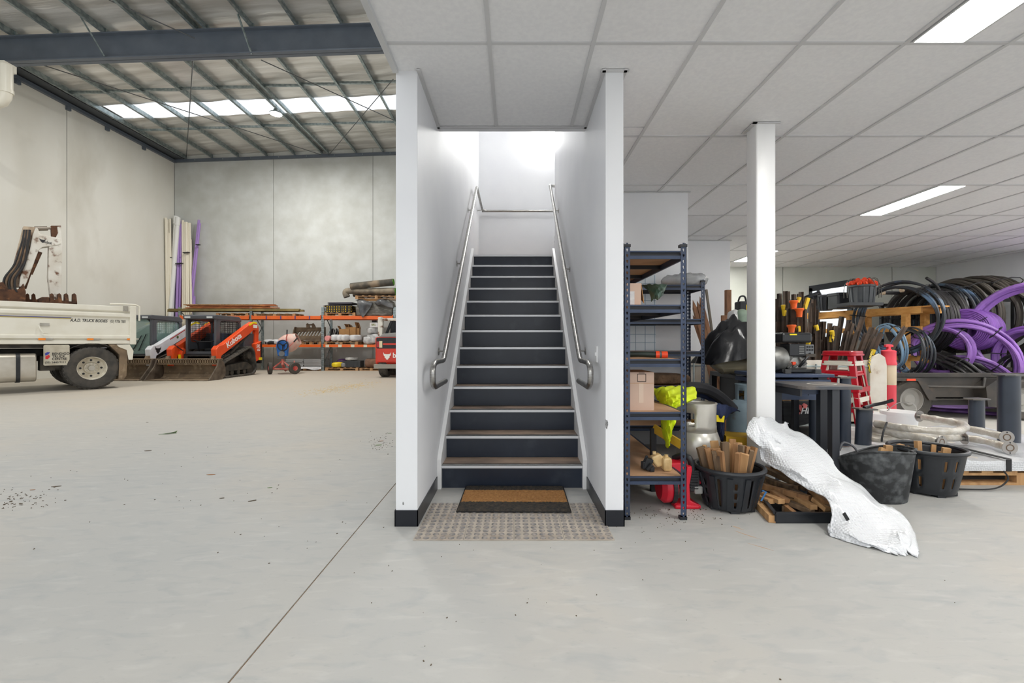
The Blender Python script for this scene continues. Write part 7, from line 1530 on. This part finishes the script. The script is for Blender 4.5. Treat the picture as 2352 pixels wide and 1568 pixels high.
o = MB().tube(spline([at(2196,745,8.6),at(2170,690,8.5),at(2150,655,8.45),at(2128,638,8.4)],6),0.026,8).build('pipe_end', BLK, smooth=True); tag(o,'loose black pipe end sticking up from the coils','pipe')
# coils standing and lying in the trailer
coil('thin blue-striped coil standing in the trailer behind the bollard',cc_(2092,808,7.55),0.36,X(-0.1),7,0.014,0.10,BLKB,8,0.14)
coil('pale blue thin coil behind the leaning star pickets',cc_(2045,795,7.5),0.34,X(-0.2,0.2),5,0.012,0.06,mat('pale_blue_pipe',(120,150,176),0.4),9,0.16)
coil('black pipe coil lying low in the trailer under the purple loops',cc_(2205,838,7.8),0.5,(0.3,-0.4,0.9),7,0.022,0.08,BLK,10,0.08)
coil('black coil with a grey tape wrap lying in the trailer',cc_(2215,872,7.5),0.42,(0.7,-0.2,0.5),8,0.020,0.10,BLK,11,0.10)
coil('large loose purple pipe coil arching over the trailer load',cc_(2198,840,7.65),0.72,(0.68,0.73,0.05),6,0.024,0.08,PUR,12,0.09,0.98)
coil('purple pipe coil standing on edge beside the wound purple roll',cc_(2165,806,7.75),0.36,(0.8,0.6,0),6,0.030,0.14,PUR,13,0.08,1.05)
coil('flat purple pipe coil lying across the trailer rail',cc_(2210,905,7.6),0.64,(0.70,0.71,0.0),5,0.026,0.06,PUR,14,0.08,0.95)
coil('tall purple pipe coil standing at the side of the wound roll',cc_(2385,765,7.55),0.78,(0.8,0.6,0.0),5,0.036,0.14,PUR,15,0.06,1.0)
coil('purple pipe coil bound with black tape beside the tall purple one',cc_(2365,820,7.6),0.46,X(0.2),5,0.034,0.12,PUR,16,0.08)
coil('small black coil tucked against the taped purple coil',cc_(2352,858,7.6),0.32,X(0.3),5,0.024,0.10,BLK,17,0.08)
# tightly wound purple roll
cr = cc_(2228,757,8.1); t = thing('conduit_roll','tightly wound roll of purple conduit with a hollow core','conduit roll',cr); ax = Vector((0.88,0.48,0.0)).normalized()
for k in range(13):
    b_ = MB()
    for L_ in range(7):
        r_ = 0.175+0.026*L_
        if L_ < 6 and 0 < k < 12: 
            if L_ > 0: continue
        u_, v_ = frame_of(ax)[1:]; c = cr+ax*(0.055*k-0.25); b_.tube([c+u_*r_*math.cos(2*math.pi*j/40)+v_*r_*math.sin(2*math.pi*j/40) for j in range(40)],0.0145 if k in (0,12) else 0.026,6,closed=True)
    if 0 < k < 12:
        r_ = 0.33+0.012*math.sin(k*2.3); b_.tube([c+u_*r_*math.cos(2*math.pi*j/40)+v_*r_*math.sin(2*math.pi*j/40) for j in range(40)],0.03,6,closed=True)
    b_.build('winding', PURD, t, smooth=True, w=True)
for k in range(3): a = 0.6+2.1*k; u_, v_ = frame_of(ax)[1:]; e_ = u_*math.cos(a)+v_*math.sin(a); MB().bar(cr-ax*0.275+e_*0.16,cr-ax*0.275+e_*0.36,0.02,0.008).build('tie', INKBLK, t, w=True)
MB().lathe([(0.155,-0.25),(0.16,-0.25),(0.16,0.42),(0.155,0.42)],cr,30,ax,cap=False).build('core', mat('roll_core',(60,32,84),0.7), t, smooth=True, w=True)
# supports inside the trailer so that coils rest on something
# ---- floor litter
GRN = mat('leaf_green',(96,124,70),0.7); DRY = mat('dry_leaf',(150,104,66),0.8); CHIP = mat('bark_chip',(92,80,64),0.9)
t = thing('leaf_sprig','small green leaf sprig lying on the concrete floor','leaf',atz(383,997,0.0))
for k in range(7):
    a = 0.3+0.25*k; p = Vector((0.02*k-0.06,0.01*k,0.003)); d = Vector((math.cos(a),math.sin(a)*0.6,0.15)); n_ = Vector((-d.y,d.x,0)).normalized()*0.012
    MB().add([p,p+d*0.05+n_,p+d*0.13,p+d*0.05-n_],[(0,1,2,3)]).build('leaflet', GRN, t, solid=0.001)
MB().tube([(-0.09,-0.02,0.004),(0.0,0.01,0.004),(0.09,0.05,0.004)],0.002,5).build('stem', GRN, t)
for k, (a, b_, rz_, m_, s_) in enumerate(((485,1090,0.1,DRY,0.04),(580,1150,0.7,CHIP,0.03),(510,1144,0.3,CHIP,0.018),(130,1117,0.4,CHIP,0.035),(75,1125,0.2,DRY,0.02),(340,1035,0.1,CHIP,0.04),(338,970,0.0,CHIP,0.02),(620,1120,0.2,GRN,0.02),(1185,1408,0.0,DRY,0.0),(870,1022,0.2,GRN,0.04),(876,1013,0.4,DRY,0.03),(895,995,0.1,GRN,0.03))):
    if s_ == 0: continue
    c = atz(a,b_,0.0); P = [(s_*math.cos(2*math.pi*j/10)*(1.0 if j%2 else 0.85), s_*0.35*math.sin(2*math.pi*j/10)) for j in range(10)]
    o = MB().prism(P,'xy',0.0005,0.003).build('dry_leaf', m_); o.location = c; o.rotation_euler = (0,0,rz_); tag(o,'single %s lying loose on the bare concrete floor' % {id(DRY):'dry brown leaf',id(CHIP):'dark bark chip',id(GRN):'green leaf fragment'}[id(m_)],'leaf','leaf litter on the floor')
q2 = random.Random(3); b_ = MB()
def chips(px,py,sx,sy,n,sz):
    for k in range(n):
        p = atz(px+q2.gauss(0,sx),max(900,py+q2.gauss(0,sy)),0.0); s_ = sz*q2.uniform(0.3,1.2); b_.cb((p.x,p.y,0.002),(s_,s_*0.5,0.003),rz=q2.uniform(0,3))
chips(30,1148,50,12,110,0.011); chips(873,1020,20,12,60,0.011); chips(1600,1185,60,14,80,0.008); chips(1500,1180,40,16,40,0.008); chips(500,1130,300,90,60,0.008); chips(1200,1300,400,120,40,0.006)
o = b_.build('floor_debris', CHIP); o['kind'] = 'stuff'; tag(o,'scattered fine bark and dirt crumbs over the concrete floor','debris')
SAW = mat('sawdust',(222,196,140),0.95,c2=(206,176,118),scale=20)
qs = random.Random(8); b_ = MB()
for k in range(500):
    a = qs.gauss(0,1); p = atz(790+45*a+qs.gauss(0,8), 890-7*a+qs.gauss(0,4), 0.0); s_ = qs.uniform(0.01,0.045); b_.cb((p.x,p.y,0.0015),(s_,s_*0.8,0.002),rz=qs.uniform(0,3))
o = b_.build('sawdust_drift', SAW); o['kind'] = 'stuff'; tag(o,'thin drift of pale sawdust on the warehouse floor','sawdust')
rust_ = mat('rust_stain',(178,140,104),0.8,c2=(192,172,150),scale=8)
for a, b_, rx, ry, rz_ in ((1695,1212,0.03,0.008,-1.0),(1715,1228,0.07,0.006,-0.9),(1745,1255,0.06,0.004,-0.8)): c = atz(a,b_,0); patch('rust_stain',c.x,c.y,rx,ry,rust_,rz_,parent=fl,z=0.0006)
